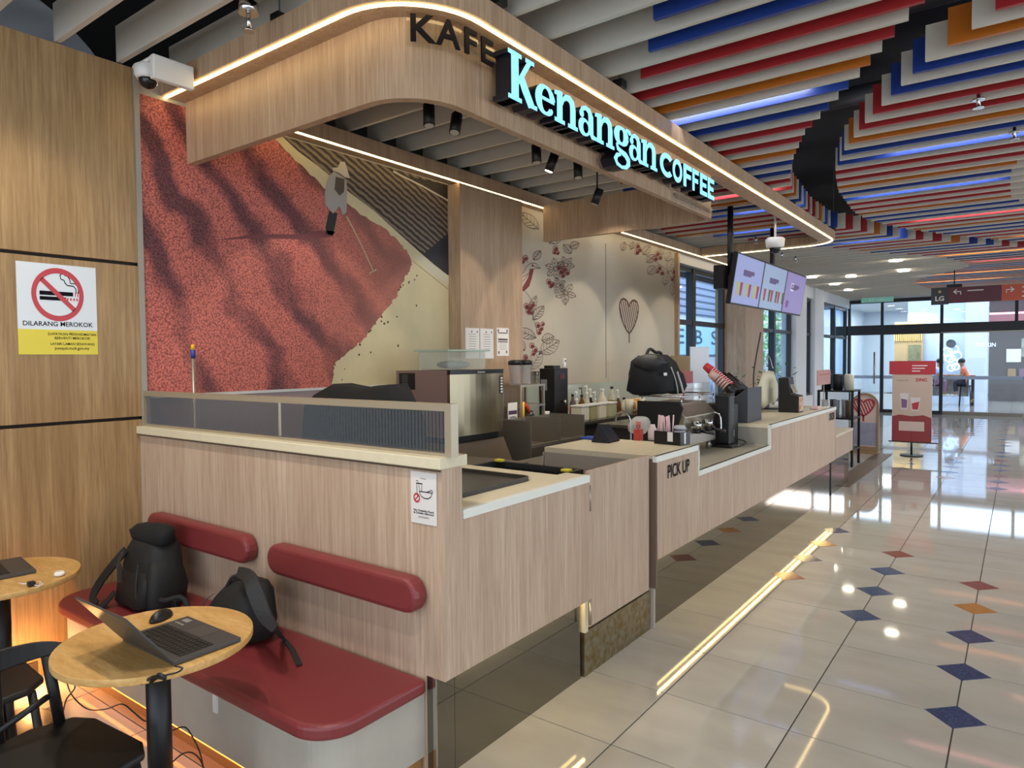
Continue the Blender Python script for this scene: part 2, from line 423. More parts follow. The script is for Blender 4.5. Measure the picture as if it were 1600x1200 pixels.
# ---- kiosk staff floor is the same tile; ceiling void above the slats
ceiling = struct('ceiling', MB().box(-5.2, 9, -4, 24.6, 4.55, 4.65), DARK)
SLAT_W = mat('white_slat', 'cbc4b8', 0.38)
SL = {'b': mat('blue_slat', '1d3a86', 0.3), 'r': mat('red_slat', '9c2428', 0.3), 'o': mat('orange_slat', 'b5661c', 0.3)}
P0, PIT = 1.655, 0.3352
Z0, Z1 = 3.585, 3.80
def lerp_tab(tab, y):
    if y <= tab[0][0]: return tab[0][1]
    for (a, b), (c, d) in zip(tab, tab[1:]):
        if y <= c: return b + (d - b) * (y - a) / (c - a)
    return tab[-1][1]
GAP_L = [(0.5, 1.6), (2.0, 0.75), (3.4, 0.0), (4.34, -0.52), (5.0, -0.87), (6.0, -1.45), (6.7, -1.72), (7.4, -1.93), (8.0, -2.05), (9.3, -2.17), (10.4, -2.16), (11.0, -1.91), (12.0, -1.55), (12.6, -1.23), (13.5, -0.63), (14.6, 0.05), (16, 1.0), (18, 2.6), (25, 6)]
GAP_R = [(0.5, 2.4), (2.0, 1.5), (3.4, 0.6), (4.72, -0.28), (5.0, -0.5), (5.35, -0.68), (6.0, -1.0), (6.65, -1.27), (7.4, -1.5), (8.3, -1.65), (9.6, -1.73), (10.2, -1.69), (11.2, -1.44), (12.3, -0.93), (13.4, -0.31), (14.6, 0.5), (16, 1.5), (18, 3.2), (25, 7)]
COL_L = [(0.5, -0.8), (3.0, -1.3), (3.5, -1.62), (3.84, -1.81), (4.17, -2.02), (4.5, -2.3), (5, -2.75), (7, -3.6), (9.8, -4.3), (10.3, -3.63), (11.5, -3.25), (12.8, -2.4), (13.5, -2.2), (14.1, -1.75), (15, -1.2), (16, -0.95), (16.8, -0.85), (17.5, -1.1), (18.3, -1.65), (19, -2.0), (20, -2.2), (22, -2.0), (24, -1.5)]
COL_R = [(0.5, 6), (7.0, 6), (8.0, -0.02), (8.4, -0.1), (9.0, -0.12), (10.0, -0.12), (10.6, 0.1), (11, 0.8), (12, 3), (25, 8)]
slat_th = 0.03
def slat(x0, x1, y, m, z0=Z0, z1=Z1):
    if x1 - x0 < 0.06: return
    me_b = MB().box(x0, x1, y - slat_th / 2, y + slat_th / 2, z0, z1)
    part(ceiling, 'slat', me_b, m)
XW, XE = -4.46, 5.5
y = P0 - 4 * PIT; k = -4
seq = {0: 'o', 1: 'b', 2: 'b', 3: 'r', 4: 'r'}
lights = MB()
lit = {}
while y < 24.1:
    gl, gr = lerp_tab(GAP_L, y), lerp_tab(GAP_R, y)
    xe = -4.46 if y > 2.0 else -4.44
    slat(xe, gl, y, SLAT_W); slat(gr, XE, y, SLAT_W)
    yc = y + PIT / 2
    j = round((yc - 4.84) / PIT)
    if yc > 1.0:
        c = SL[seq[j % 5]]; gl, gr = lerp_tab(GAP_L, yc), lerp_tab(GAP_R, yc); cl, cr = lerp_tab(COL_L, yc), lerp_tab(COL_R, yc)
        if yc < 12.9:
            slat(cl, gl, yc, c); slat(gr, max(gr + .4, cr), yc, c)
        else:
            slat(cl, gl, yc, c); slat(gr, XE, yc, c)
    y += PIT; k += 1
# linear lights tucked behind white slats, washing the coloured slat behind them
def bar(x0, x1, y, col, e):
    """light bar on the back face of the white slat just in front of y"""
    p = MB().box(x0, x1, y + 0.016, y + 0.040, 3.68, 3.715)
    nm = 'light_bar_' + col
    part(ceiling, 'light_bar', p, mat(nm, col, 0.5, emit=e), label='lit linear lamp between the slats')
for (yc, x0, x1) in ((5.175, -2.3, -1.25), (7.186, -1.0, 0.9), (8.86, -3.0, -2.25), (8.86, -1.55, -0.2), (10.2, -3.5, -2.4), (10.87, -1.2, 0.6), (12.2, -2.4, -1.6), (13.2, 0.0, 1.2), (7.86, -4.0, -2.2), (14.9, -1.2, 0.2), (16.2, -0.8, 0.6), (18.2, -1.6, 0.4), (19.9, -2.1, -0.4)):
    j = round((yc - 4.84) / PIT); yy = 4.84 + j * PIT - PIT / 2
    bar(x0, x1, yy, 'eef2ff', 26)
# plenum clutter visible in the dark gap
for (x, yy) in ((-0.35, 4.2), (-0.9, 5.6), (-1.6, 7.3)):
    part(ceiling, 'duct', MB().cyl((x - 0.6, yy, 4.25), 0.09, 1.2, 14, axis='x'), mat('duct_grey', '2a2a2c', 0.6))
part(ceiling, 'conduit', MB().tube([(-0.42, 4.3, 4.5), (-0.40, 4.35, 4.2), (-0.33, 4.38, 4.0)], 0.012, 6), GREYP)
# recessed downlight rings under the far slats
dl = mat('downlight_lens', 'fff4e0', 0.4, emit=14)
for (px, py) in ((1400, 407), (1412, 423), (1330, 432), (1304, 444), (1326, 453), (1268, 433)):
    q = onz(px, py, 3.575)
    part(ceiling, 'downlight', MB().lathe([(0.115, 0), (0.12, 0.02)], (q.x, q.y, 3.565), 18), dl)
# fire sprinklers
for (px, py) in ((1529, 160), (1585, 211), (1181, 378), (1222, 402), (1243, 408)):
    q = onz(px, py - 4, 3.55)
    part(ceiling, 'sprinkler', MB().cyl((q.x, q.y, 3.50), 0.012, 0.09, 8).cyl((q.x, q.y, 3.49), 0.035, 0.008, 12).cyl((q.x, q.y, 3.545), 0.04, 0.01, 12), CHROME)
q = onz(388, 12, 3.55)
part(ceiling, 'sprinkler', MB().cyl((q.x, q.y, 3.44), 0.012, 0.10, 8).cyl((q.x, q.y, 3.43), 0.03, 0.008, 12).cyl((q.x, q.y, 3.52), 0.05, 0.05, 12), CHROME)

# ---- left walls
wl = struct('wall_left', MB().box(-4.75, -4.45, -4, 2.06, 0, 3.57), mat('wall_core', '2a221c', 0.8))
for (za, zb) in ((-0.0, 1.405), (1.425, 2.36), (2.38, 3.575)):
    for (ya, yb) in ((-1.3, 2.06),):
        part(wl, 'panel', MB().box(-4.45, -4.42, ya, yb, max(za, 0.0), zb), W_WARM, bevel=0.002)
struct('trim_1', MB().cyl((-4.95, 1.2, 2.99), .95, .40, 48, axis='x'), mat('duct_pale', '9aa0a8', 0.7))
struct('trim_11', MB().box(-5.2, -4.95, -4, 24.3, 3.3, 4.56), DARK)
wb = struct('wall_back', MB().box(-4.75, -4.425, 2.06, 10.33, 0, 3.58), mat('wall_cream', 'b7ae9c', 0.7))
struct('baseboard_left', MB().box(-4.42, -4.405, -1.3, 1.45, 0.0, 0.09), mat('dark_base', '3a2c20', 0.6))
part(wl, 'edge_trim', MB().box(-4.45, -4.405, 2.06, 2.09, 1.35, 3.57), mat('trim_grey', '9a9286', 0.5))
# wood pillar between the mural and the botanical wall, and the one by the window
struct('trim_2', MB().box(-4.425, -4.27, 4.95, 5.955, 0, 3.43), W_FASC, bevel=0.003)
struct('trim_3', MB().box(-4.70, -4.12, 12.85, 13.95, 0, 3.56), W_FASC, bevel=0.003)
struct('trim_4', MB().box(-4.43, -4.36, 10.30, 10.36, 0, 3.42), W_FASC, bevel=0.003)
# white lintel and piers of the window wall
wallw = mat('white_paint', 'cfd0d2', 0.6)
struct('wall_window', MB().box(-4.75, -4.45, 10.33, 24.4, 3.30, 3.9).box(-4.75, -4.45, 10.33, 24.4, 0, 0.75), wallw)
struct('trim_5', MB().box(-4.75, -4.40, 17.55, 18.55, 0, 3.6), wallw, bevel=0.01)
struct('trim_6', MB().box(-4.75, -4.40, 19.45, 20.45, 0, 3.6), wallw, bevel=0.01)
struct('trim_7', MB().box(-4.75, -4.44, 13.95, 14.95, 0, 3.6), wallw)
FR = mat('window_frame', '1b1d22', 0.4)
def window(name, y0, y1, mull, zt=3.28, zb=0.75, trans=(2.36,)):
    w = struct(name, MB().box(-4.62, -4.52, y0, y0 + .07, zb, zt).box(-4.62, -4.52, y1 - .07, y1, zb, zt).box(-4.62, -4.52, y0, y1, zt - .07, zt).box(-4.62, -4.52, y0, y1, zb, zb + .07), FR)
    for m_ in mull: part(w, 'mullion', MB().box(-4.63, -4.50, m_ - .06, m_ + .06, zb, zt), FR)
    for t in trans: part(w, 'transom', MB().box(-4.62, -4.51, y0, y1, t - .04, t + .04), FR)
    ys = [y0] + list(mull) + [y1]; zs = [zb] + list(trans) + [zt]
    for a, b in zip(ys, ys[1:]):
        for c, d in zip(zs, zs[1:]): part(w, 'pane', MB().box(-4.575, -4.565, a + .05, b - .05, c + .03, d - .03), GLASS)
window('window_1', 10.36, 12.85, (11.32,))
window('window_2', 14.95, 17.55, (16.1,))
window('window_3', 18.55, 19.45, ())
window('window_4', 20.45, 24.2, (22.4,))

# ---- entrance wall with automatic doors
YD = 24.3
door_b = MB()
dn = struct('door_1', MB().box(-4.95, 4.0, YD - .10, YD + .12, 2.44, 2.74).box(-4.95, 4.0, YD - .08, YD + .05, 3.44, 3.55), FR)
for x in (-4.93, -4.46, -3.52, -1.93, -0.12, 1.7): part(dn, 'post', MB().box(x - .04, x + .04, YD - .05, YD + .05, 2.70, 3.5), FR)
for x in (-4.93, -4.46, -3.52, -1.93, 2.2): part(dn, 'post', MB().box(x - .045, x + .045, YD - .06, YD + .06, 0, 2.46), FR)
for a, b in ((-4.93, -4.46), (-4.46, -3.52), (-3.52, -1.93), (-1.93, -0.12), (-0.12, 1.7)):
    part(dn, 'pane', MB().box(a + .03, b - .03, YD - .01, YD + .01, 2.72, 3.46), GLASS)
part(dn, 'rail', MB().box(-1.93, 2.2, YD - .13, YD - .10, 2.44, 2.47), STEEL)
for a, b in ((-4.93, -4.46), (-4.46, -3.52), (-3.52, -1.93), (-1.90, 0.10), (0.14, 2.2)):
    lf = part(dn, 'leaf', MB().box(a + .02, b - .02, YD - .02, YD, 0.03, 2.44), GLASS)
    part(lf, 'sticker_band', MB().box(a + .05, b - .05, YD - .026, YD - .022, 1.06, 1.16), mat('frosted_band', 'aebbd0', 0.5))
    part(lf, 'bottom_rail', MB().box(a + .02, b - .02, YD - .03, YD + .01, 0.0, 0.10), FR if b < -1 else STEELD)
part(dn, 'handle', MB().tube([(-3.72, YD - .10, 0.9), (-3.72, YD - .10, 1.9)], 0.025, 8), STEEL)
struct('wall_far', MB().box(-5.2, 6.5, YD - .05, YD + .1, 3.55, 4.6).box(4.0, 6.5, YD - .05, YD + .1, 0, 3.6), wallw)
# green exit board on the lintel
ex = thing('exit_board', 'small pale green exit board above the entrance glass', 'sign', (-3.7, YD - .15, 3.50))
part(ex, 'panel', MB().box(-4.1, -3.2, YD - .17, YD - .11, 3.46, 3.62), mat('exit_green', '7fb8a8', 0.5, emit=0.25))
Print((-3.65, YD - .171, 3.50), (1, 0, 0), (0, 0, 1), (0, -1, 0)).text('KELUAR', 0, 0, 0.09, align='C').make(ex, 'lettering', mat('exit_white', 'eefcf6', 0.5))

# ---- the hall beyond the doors
hallw = mat('hall_white', 'c9d3e2', 0.6)
struct('wall_beyond', MB().box(-6.5, 6.5, 38.0, 38.2, 0, 4.6).box(-6.5, -6.3, YD + .2, 38, 0, 4.6), hallw)
struct('trim_8', MB().box(ony(1508, 560, 31).x, ony(1543, 560, 31).x, 30.85, 31.6, 0, 4.2), hallw)
struct('ceiling_beyond', MB().box(-6.5, 7, YD + .12, 38.2, 3.95, 4.1), mat('hall_ceiling', 'cdd2da', 0.7))
struct('wall_beyond_right', MB().box(-1.0, 6.5, 32.6, 32.8, 0, 4.2), mat('shop_brown', '4a403c', 0.6))
lamp('AREA', 'hall_panel', (-2.5, 29.5, 3.9), 420, (0.86, 0.93, 1.0), (-2.5, 29.5, 0), 6, 6)
lamp('AREA', 'hall_panel', (2.6, 28.6, 3.9), 330, (1.0, 0.86, 0.8), (2.6, 28.6, 0), 3, 3)
lamp('AREA', 'hall_panel', (-3.2, 35.0, 3.9), 300, (1.0, 0.92, 0.7), (-3.2, 35.0, 0), 4, 3)
# ================================================================= SIGN CANOPY
cx0, cy0, rr = -2.34, 2.39, 0.34
def cpath(off, yb, r2=0.14, xa=-4.42, n=14, xb=-4.266):
    """plan path: from the wall along +x, round the corner, along +y, round, back to the wall; 'off' grows outwards"""
    p = [(xa, cy0 - off)]
    p += arc(cx0 - rr, cy0 + rr, rr + off, -90, 0, n)
    p += arc(cx0 - r2, yb - r2, r2 + off, 0, 90, 8)
    p += [(xb, yb + off)]
    return p
can = thing('sign_canopy', 'oak clad shop sign canopy with rounded corner and glowing edge hanging over the counter', 'canopy', (-3.3, 4.4, 3.06))
def ring(name, path_o, path_i, z0, z1, m, label=None):
    n = len(path_o); vs = []; fs = []
    for (a, b) in zip(path_o, path_i): vs += [(a[0], a[1], z0), (b[0], b[1], z0), (b[0], b[1], z1), (a[0], a[1], z1)]
    for i in range(n - 1):
        for k in range(4): fs.append((4 * i + k, 4 * i + (k + 1) % 4, 4 * i + 4 + (k + 1) % 4, 4 * i + 4 + k))
    fs += [[0, 1, 2, 3], [4 * n - 1, 4 * n - 2, 4 * n - 3, 4 * n - 4]]
    return part(can, name, MB().add(vs, fs), m, label=label)
YB = 6.40; YH = 11.05
ring('fascia', cpath(0, YB), cpath(-0.05, YB), 3.06, 3.46, W_FASC)
ring('top_band', cpath(0.165, YH, 0.35), cpath(-0.06, YH, 0.35), 3.455, 3.57, W_FASC)
led = ring('led_strip', cpath(0.140, YH, 0.35), cpath(0.122, YH, 0.35), 3.447, 3.4552, LED)
# hangers
for (px, py) in ((437, 38), (778, 10), (968, 138), (1102, 228), (1180, 283), (1238, 322), (1302, 358)):
    q = onz(px, py, 3.57)
    h = part(can, 'hanger', MB().box(q.x - .035, q.x + .035, q.y - .035, q.y + .035, 3.57, 3.62), BLACKM)
    part(h, 'rod', MB().cyl((q.x, q.y, 3.62), 0.004, 0.9, 6), GREYP)
# wall valance with its own led line
val = thing('led_valance', 'oak light valance with a warm led line along the back wall', 'light', (-4.33, 7.5, 3.43))
part(val, 'board', MB().box(-4.42, -4.27, 2.47, 12.8, 3.44, 3.56), W_FASC)
part(val, 'led_strip', MB().box(-4.292, -4.276, 2.48, 12.78, 3.432, 3.4405), LED)
# track spotlights inside the canopy
spots = [(670, 162, 178, 0), (712, 176, 198, 1), (838, 226, 246, 0), (862, 240, 262, 1), (903, 252, 271, 0), (933, 294, 302, 0)]
for i, (px, pt, pb, on) in enumerate(spots):
    q = onx(px, pt, -2.9)
    lb = ['leftmost black track spotlight half hidden by the canopy corner', 'black track spotlight second from the canopy corner, lens facing out', 'black track spotlight left of the lit one under the canopy', 'lit track spotlight with glowing lens under the canopy', 'black track spotlight just right of the lit one', 'small black spotlight farthest along the canopy'][i]
    t = thing('track_spotlight', lb, 'spotlight', (q.x, q.y, q.z - .14), 'track spotlights under the canopy')
    part(t, 'stem', MB().cyl((q.x, q.y, q.z - .04), 0.008, Z0 - .02 - q.z + .04, 8), BLACKM); part(t, 'track', MB().box(q.x - .017, q.x + .017, q.y - .10, q.y + .10, Z0 - .02, Z0 + .001), BLACKM)
    c = Vector((q.x, q.y, q.z - .07)); d = Vector((-0.35 if i % 2 else 0.1, -0.1, -0.9)).normalized() if i != 1 else Vector((0.1, -.3, -.9)).normalized()
    part(t, 'can', MB().tube([c - d * .065, c + d * .065], 0.036, 14), BLACKM)
    part(t, 'lens', MB().tube([c + d * .0655, c + d * .068], 0.029, 14), mat('spot_on', 'fff2d8', 0.4, emit=25) if i == 3 else mat('spot_off', 'bdb6a8', 0.3))
# actual light of the track: grazing the botanical wall and the mural
for (x, y, ty, e) in ((-3.1, 7.6, 7.3, 42), (-3.1, 9.0, 8.8, 42), (-3.1, 10.0, 9.9, 30), (-2.9, 3.4, 3.3, 38), (-2.9, 4.9, 4.8, 34), (-2.9, 5.8, 6.1, 30), (-2.9, 5.9, 6.6, 26)):
    lamp('SPOT', 'track_light', (x, y, 3.42), e, (1.0, 0.88, 0.7), (-4.42, ty, 1.5), 0.03, spot=58, blend=0.25)
lamp('SPOT', 'track_light', (-2.75, 4.0, 3.4), 70, (1.0, 0.9, 0.74), (-2.6, 4.2, 1.1), 0.03, spot=110, blend=0.6)
lamp('SPOT', 'track_light', (-2.9, 5.5, 3.3), 70, (1.0, 0.9, 0.74), (-2.8, 6.2, 1.1), 0.03, spot=110, blend=0.6)
lamp('SPOT', 'track_light', (-2.9, 8.6, 3.4), 70, (1.0, 0.92, 0.8), (-2.8, 8.6, 1.1), 0.03, spot=110, blend=0.6)

# ---- lettering of the shop sign
kafe = thing('kafe_plate', 'clear curved plate with black letters KAFE on the canopy corner', 'sign', (-2.36, 2.7, 3.29))
pr = rr + 0.06; ccx, ccy = cx0 - rr, cy0 + rr
def kpt(sarc, z, e=0.0):
    """arc-length parametrised point: 0 at -47 degrees"""
    a = R(-47) + sarc / pr
    if a <= 0: return Vector((ccx + (pr + e) * math.cos(a), ccy + (pr + e) * math.sin(a), z))
    return Vector((ccx + pr + e, ccy + pr * a, z))
pv = []; pf = []
for i in range(25):
    s_ = -0.02 + 0.555 * i / 24; pv += [kpt(s_, 3.285), kpt(s_, 3.452)]
    if i: pf.append((2 * i - 2, 2 * i, 2 * i + 1, 2 * i - 1))
pl = part(kafe, 'plate', MB().add(pv, pf), glass('acrylic', 'f4f4f0', 0.03, 0.97))
for ch, s0, w in (('K', 0.0, .125), ('A', .122, .135), ('F', .285, .092), ('E', .415, .10)):
    vs, fs = glyphs(ch, 0.022)
    x0 = min(p[0] for p in vs); x1 = max(p[0] for p in vs); mb = MB()
    bmg = [(s0 + (p[0] - x0) / (x1 - x0) * w, 3.312 + p[1] / 0.73 * 0.132) for p in vs]
    mb.add([kpt(u, z, .004) for (u, z) in bmg], fs); mb.add([kpt(u, z, .012) for (u, z) in bmg], fs)
    part(kafe, 'letter', mb, INK)
# channel letters: chubby serif glyphs from weighted strokes (unit: x height = 1)
def G(ch):
    """list of 2d polygons"""
    out = []
    def rect(a, b, c, d): out.append([(a, c), (b, c), (b, d), (a, d)])
    def st(pts, ws):
        m = len(pts); Lq = []; Rq = []
        P = [Vector(p) for p in pts]
        for i in range(m):
            a = P[max(i - 1, 0)]; b = P[min(i + 1, m - 1)]; t = (b - a).normalized(); n = Vector((-t.y, t.x)); w = ws[i] if isinstance(ws, (list, tuple)) else ws
            Lq.append(tuple(P[i] + n * w / 2)); Rq.append(tuple(P[i] - n * w / 2))
        for i in range(m - 1): out.append([Lq[i], Lq[i + 1], Rq[i + 1], Rq[i]])
    def ell(cx, cy, rx, ry, a0, a1, wf, n=26):
        pts = [(cx + rx * math.cos(R(a0 + (a1 - a0) * i / n)), cy + ry * math.sin(R(a0 + (a1 - a0) * i / n))) for i in range(n + 1)]
        st(pts, [wf(i / n, R(a0 + (a1 - a0) * i / n)) for i in range(n + 1)])
    def disc(cx, cy, r): out.append([(cx + r * math.cos(2 * math.pi * k / 18), cy + r * math.sin(2 * math.pi * k / 18)) for k in range(18)])
    th = lambda f, a: 0.11 + 0.20 * abs(math.cos(a)) ** 1.5
    if ch == 'n':
        rect(.12, .40, 0, .96); rect(0, .52, 0, .13); out.append([(0, .84), (.40, .90), (.40, 1.03), (.30, 1.03), (0, .97)])
        st([(.36, .62), (.44, .80), (.58, .92), (.76, .93), (.89, .84), (.94, .66), (.94, .0)], [.10, .13, .19, .24, .28, .29, .29]); rect(.68, 1.2, 0, .13)
    elif ch == 'e':
        ell(.46, .48, .335, .41, 8, 318, lambda f, a: 0.10 + 0.21 * abs(math.cos(a)) ** 1.4 * (1 if math.cos(a) < 0 else .8)); rect(.2, .88, .46, .57); disc(.735, .215, .075)
    elif ch == 'a':
        st([(.16, .70), (.22, .86), (.40, .95), (.60, .90), (.70, .74), (.71, .2), (.80, .07), (.98, .06)], [.16, .16, .15, .22, .28, .28, .2, .12]); disc(.19, .70, .125)
        ell(.38, .28, .24, .24, 40, 400, lambda f, a: 0.10 + 0.17 * max(0, -math.cos(a)))
    elif ch == 'g':
        ell(.42, .66, .27, .29, 0, 360, th); st([(.62, .86), (.74, .98), (.90, .96)], [.1, .13, .15]); disc(.90, .93, .09)
        st([(.26, .42), (.17, .28), (.22, .15), (.42, .08), (.66, .03), (.82, -.10), (.84, -.26), (.70, -.42), (.44, -.48), (.18, -.42), (.08, -.26), (.18, -.10), (.38, -.03)], [.10, .13, .17, .2, .23, .25, .22, .15, .12, .15, .2, .16, .1])
    elif ch == 'K':
        rect(.14, .48, 0, 1.42); rect(0, .62, 0, .13); rect(0, .62, 1.29, 1.42)
        st([(.40, .52), (.62, .80), (1.0, 1.34)], [.12, .16, .17]); rect(.80, 1.22, 1.29, 1.42)
        st([(.56, .80), (.78, .46), (1.08, .05)], [.30, .34, .32]); rect(.92, 1.36, 0, .13)
    elif ch == 'C':
        ell(.5, .5, .37, .40, 42, 318, lambda f, a: .22)
    elif ch == 'O':
        ell(.5, .5, .38, .40, 0, 360, lambda f, a: .22)
    elif ch == 'F':
        rect(.08, .32, 0, 1); rect(.08, .8, .79, 1); rect(.08, .72, .39, .60)
    elif ch == 'E':
        rect(.08, .32, 0, 1); rect(.08, .82, .79, 1); rect(.08, .74, .40, .60); rect(.08, .82, 0, .21)
    return out
NAVY = mat('letter_return', '10131f', 0.4); FACE = mat('letter_face', '8fd8f2', 0.4, emit=0.85)
sign = thing('shop_sign', 'glowing pale blue channel letters Kenangan COFFEE on the canopy front', 'sign', (-2.3, 4.5, 3.1))
XF = -2.2; zb = 3.150; xh = 0.182
for (ch, p0, p1, caps) in (('K', 795, 840, 0), ('e', 837, 868, 0), ('n', 867, 903, 0), ('a', 904, 931, 0), ('n', 930, 960, 0), ('g', 959, 986, 0), ('a', 983, 1004, 0), ('n', 1002, 1027, 0), ('C', 1031, 1050, 1), ('O', 1051, 1066, 1), ('F', 1068, 1081, 1), ('F', 1082, 1092, 1), ('E', 1094, 1105, 1), ('E', 1106, 1116, 1)):
    y0, y1 = onx(p0, 240, XF).y, onx(p1, 240, XF).y
    pol = G(ch); a = min(p[0] for q in pol for p in q); b = max(p[0] for q in pol for p in q)
    sz = xh if not caps else 0.178; zz = zb - 0.001 * (y0 - 3)
    body = MB(); face = MB()
    for qi, q in enumerate(pol):
        P = [(0, y0 + (p[0] - a) / (b - a) * (y1 - y0), zz + p[1] * sz) for p in q]
        body.prism([(XF - .105, p[1], p[2]) for p in P], (.103, 0, 0))
        face.add([(XF, p[1], p[2]) for p in P], [list(range(len(P)))])
    bd = part(sign, 'letter', body, NAVY); part(bd, 'face', face, FACE, label='glowing pale blue letter face')
# owner strip under the sign
own = Print((-2.335, onx(1052, 305, -2.335).y, 3.083), (0, 1, 0), (0, 0, 1), (1, 0, 0))
ow = thing('owner_strip', 'small clear strip of dark owner lettering below COFFEE', 'sign', (-2.335, 5.6, 3.07))
part(ow, 'strip', MB().box(-2.339, -2.334, onx(1049, 305, -2.335).y, 6.30, 3.068, 3.158), frosted('acrylic2', 'cbbba4', .22))
own.text('MILIK OLEH KOPI KENANGAN SDN BHD', 0, 0.012, 0.045, e=.003, w=6.25 - onx(1052, 305, -2.335).y).make(ow, 'lettering', INKB)
# ================================================================= SECURITY CAMERA on the canopy end
q = onx(234, 118, -4.1)
cc = thing('security_camera', 'white dome security camera on a bracket at the canopy corner', 'camera', (q.x, q.y, q.z))
part(cc, 'bracket', MB().box(q.x - .12, q.x + .14, q.y - .045, q.y + .045, q.z + .055, q.z + .075).box(q.x + .10, q.x + .145, q.y - .05, q.y + .19, q.z - .06, q.z + .075), WHITE, bevel=.008)
part(cc, 'housing', MB().lathe([(0.062, 0.06), (0.075, 0.05), (0.072, 0.0), (0.06, -0.02)], (q.x - .02, q.y, q.z), 24), WHITE)
part(cc, 'dome', MB().sph((q.x - .02, q.y, q.z - .022), .052, .052, .05), mat('smoked_dome', '141214', 0.08), label='dark smoked dome')
# ================================================================= KIOSK
XP = -1.87; XK = -1.925; YW = 2.043; ZT = 1.13; ZLOW = 0.94
def kickmat():
    m = mat('kick_stone', '86837a', 0.03, 0.92)
    return m
KICK = kickmat()
GOLD = bpy.data.materials.new('worn_steel'); GOLD.use_nodes = True
nt = GOLD.node_tree; b = nt.nodes['Principled BSDF']; b.inputs['Metallic'].default_value = 0.9; b.inputs['Roughness'].default_value = 0.32
n = nt.nodes.new('ShaderNodeTexNoise'); n.inputs['Scale'].default_value = 30; n.inputs['Detail'].default_value = 8
g = nt.nodes.new('ShaderNodeNewGeometry'); nt.links.new(g.outputs['Position'], n.inputs['Vector'])
r = nt.nodes.new('ShaderNodeValToRGB'); r.color_ramp.elements[0].position = .35; r.color_ramp.elements[0].color = rgb('8a7648'); r.color_ramp.elements[1].position = .65; r.color_ramp.elements[1].color = rgb('a39a86')
nt.links.new(n.outputs['Fac'], r.inputs['Fac']); nt.links.new(r.outputs['Color'], b.inputs['Base Color'])

# half-height partition facing the seating corner
pa = thing('partition', 'oak half height partition with cream sill and fluted glass screen behind the red bench', 'partition', (-3.1, 2.1, 0))
part(pa, 'panel', MB().prism([(-4.418, YW, 0), (-1.975, YW, 0), (-1.975, YW, .445), (XP - .003, YW, .445), (XP - .003, YW, 1.315), (-4.418, YW, 1.315)], (0, .11, 0)), W_PALE)
part(pa, 'end_panel', MB().box(XP - .004, XP + .001, YW - .001, YW + .118, 0.445, 1.318), W_PALE)
part(pa, 'kick_plate', MB().box(-1.975, XK, YW + .003, YW + .118, 0, 0.445), KICK)
part(pa, 'corner_profile', MB().box(XK - .01, XK + .004, YW - .004, YW + .006, 0, 0.445), CHROME)
part(pa, 'sill', MB().box(-4.418, XP + .005, YW - .022, YW + .15, 1.318, 1.365), W_CAP, bevel=.004)
part(pa, 'sill_shadow_gap', MB().box(-4.418, XP - .01, YW - .004, YW + .11, 1.306, 1.318), mat('gap_brown', '5a4a3a', 0.7))
fr = part(pa, 'glass_frame', MB().box(-4.418, XP + .03, YW + .02, YW + .065, 1.552, 1.582).box(-4.418, XP + .02, YW + .03, YW + .055, 1.365, 1.378)
          .box(XP - .005, XP + .03, YW + .02, YW + .065, 1.365, 1.552).box(-4.418, -4.40, YW + .02, YW + .06, 1.365, 1.552), mat('champagne_frame', 'b3a791', 0.35, 0.5), label='champagne metal frame')
fl = glass('fluted_glass', 'a89a88', 0.04, 0.85, 0.08, fres=.12)
fm = MB(); x = -4.40; xs = []
nfl = 250
for i in range(nfl + 1):
    xs.append((-4.40 + (XP - .005 + 4.40) * i / nfl, YW + .040 + (0.0035 if i % 2 else -0.0035)))
fm.add([(a, b_, 1.378) for a, b_ in xs] + [(a, b_, 1.552) for a, b_ in xs], [(i, i + 1, i + 2 + nfl, i + 1 + nfl) for i in range(nfl)])
part(fr, 'fluted_pane', fm, fl)
part(fr, 'joint', MB().box(-3.022, -3.016, YW + .033, YW + .047, 1.378, 1.552), CHROME)

# counter run along the corridor
c1 = thing('service_counter', 'short oak service counter nearest the bench with white edge and dark tray', 'counter', (-2.3, 2.65, 0))
part(c1, 'front_panel', MB().box(XP - .02, XP, YW + .12, 3.215, 0.445, 1.092), W_PALE)
part(c1, 'edge_strip', MB().box(XP - .025, XP + .004, YW + .125, 3.215, 1.092, 1.131), W_CAPW, bevel=.002)
part(c1, 'worktop', MB().box(-2.79, XP - .025, YW + .125, 3.13, 1.095, 1.13), W_CAP)
part(c1, 'side_strip', MB().box(-2.02, XP - .025, 3.13, 3.215, 1.095, 1.13), W_CAP)
part(c1, 'kick_plate', MB().box(-2.78, XK, YW + .12, 3.20, 0, 0.46), KICK)
part(c1, 'soffit', MB().box(XK, XP - .02, YW + .12, 3.20, 0.445, 0.465), W_PALE)
part(c1, 'carcass', MB().box(-2.78, XP - .02, YW + .12, 3.12, 0.465, 1.09), mat('carcass_grey', '8a8378', 0.6))
# gate
g1 = thing('counter_gate', 'low oak staff gate with worn steel kick plate beside the pick up counter', 'gate', (-1.93, 3.63, 0))
part(g1, 'panel', MB().box(-1.925, -1.90, 3.262, 4.02, 0.272, 1.142), W_PALE, bevel=.002)
part(g1, 'kick_plate', MB().box(-1.935, -1.912, 3.225, 4.058, 0.0, 0.252), GOLD, label='worn brassy steel kick plate')
for z_ in (.93, .30): part(g1, 'hinge', MB().cyl((-1.878, 3.232, z_), .007, .14, 8), STEEL)
part(g1, 'post', MB().box(-1.945, -1.905, 3.222, 3.255, 0.25, 1.09), mat('cream_post', 'cfc3a8', 0.5))
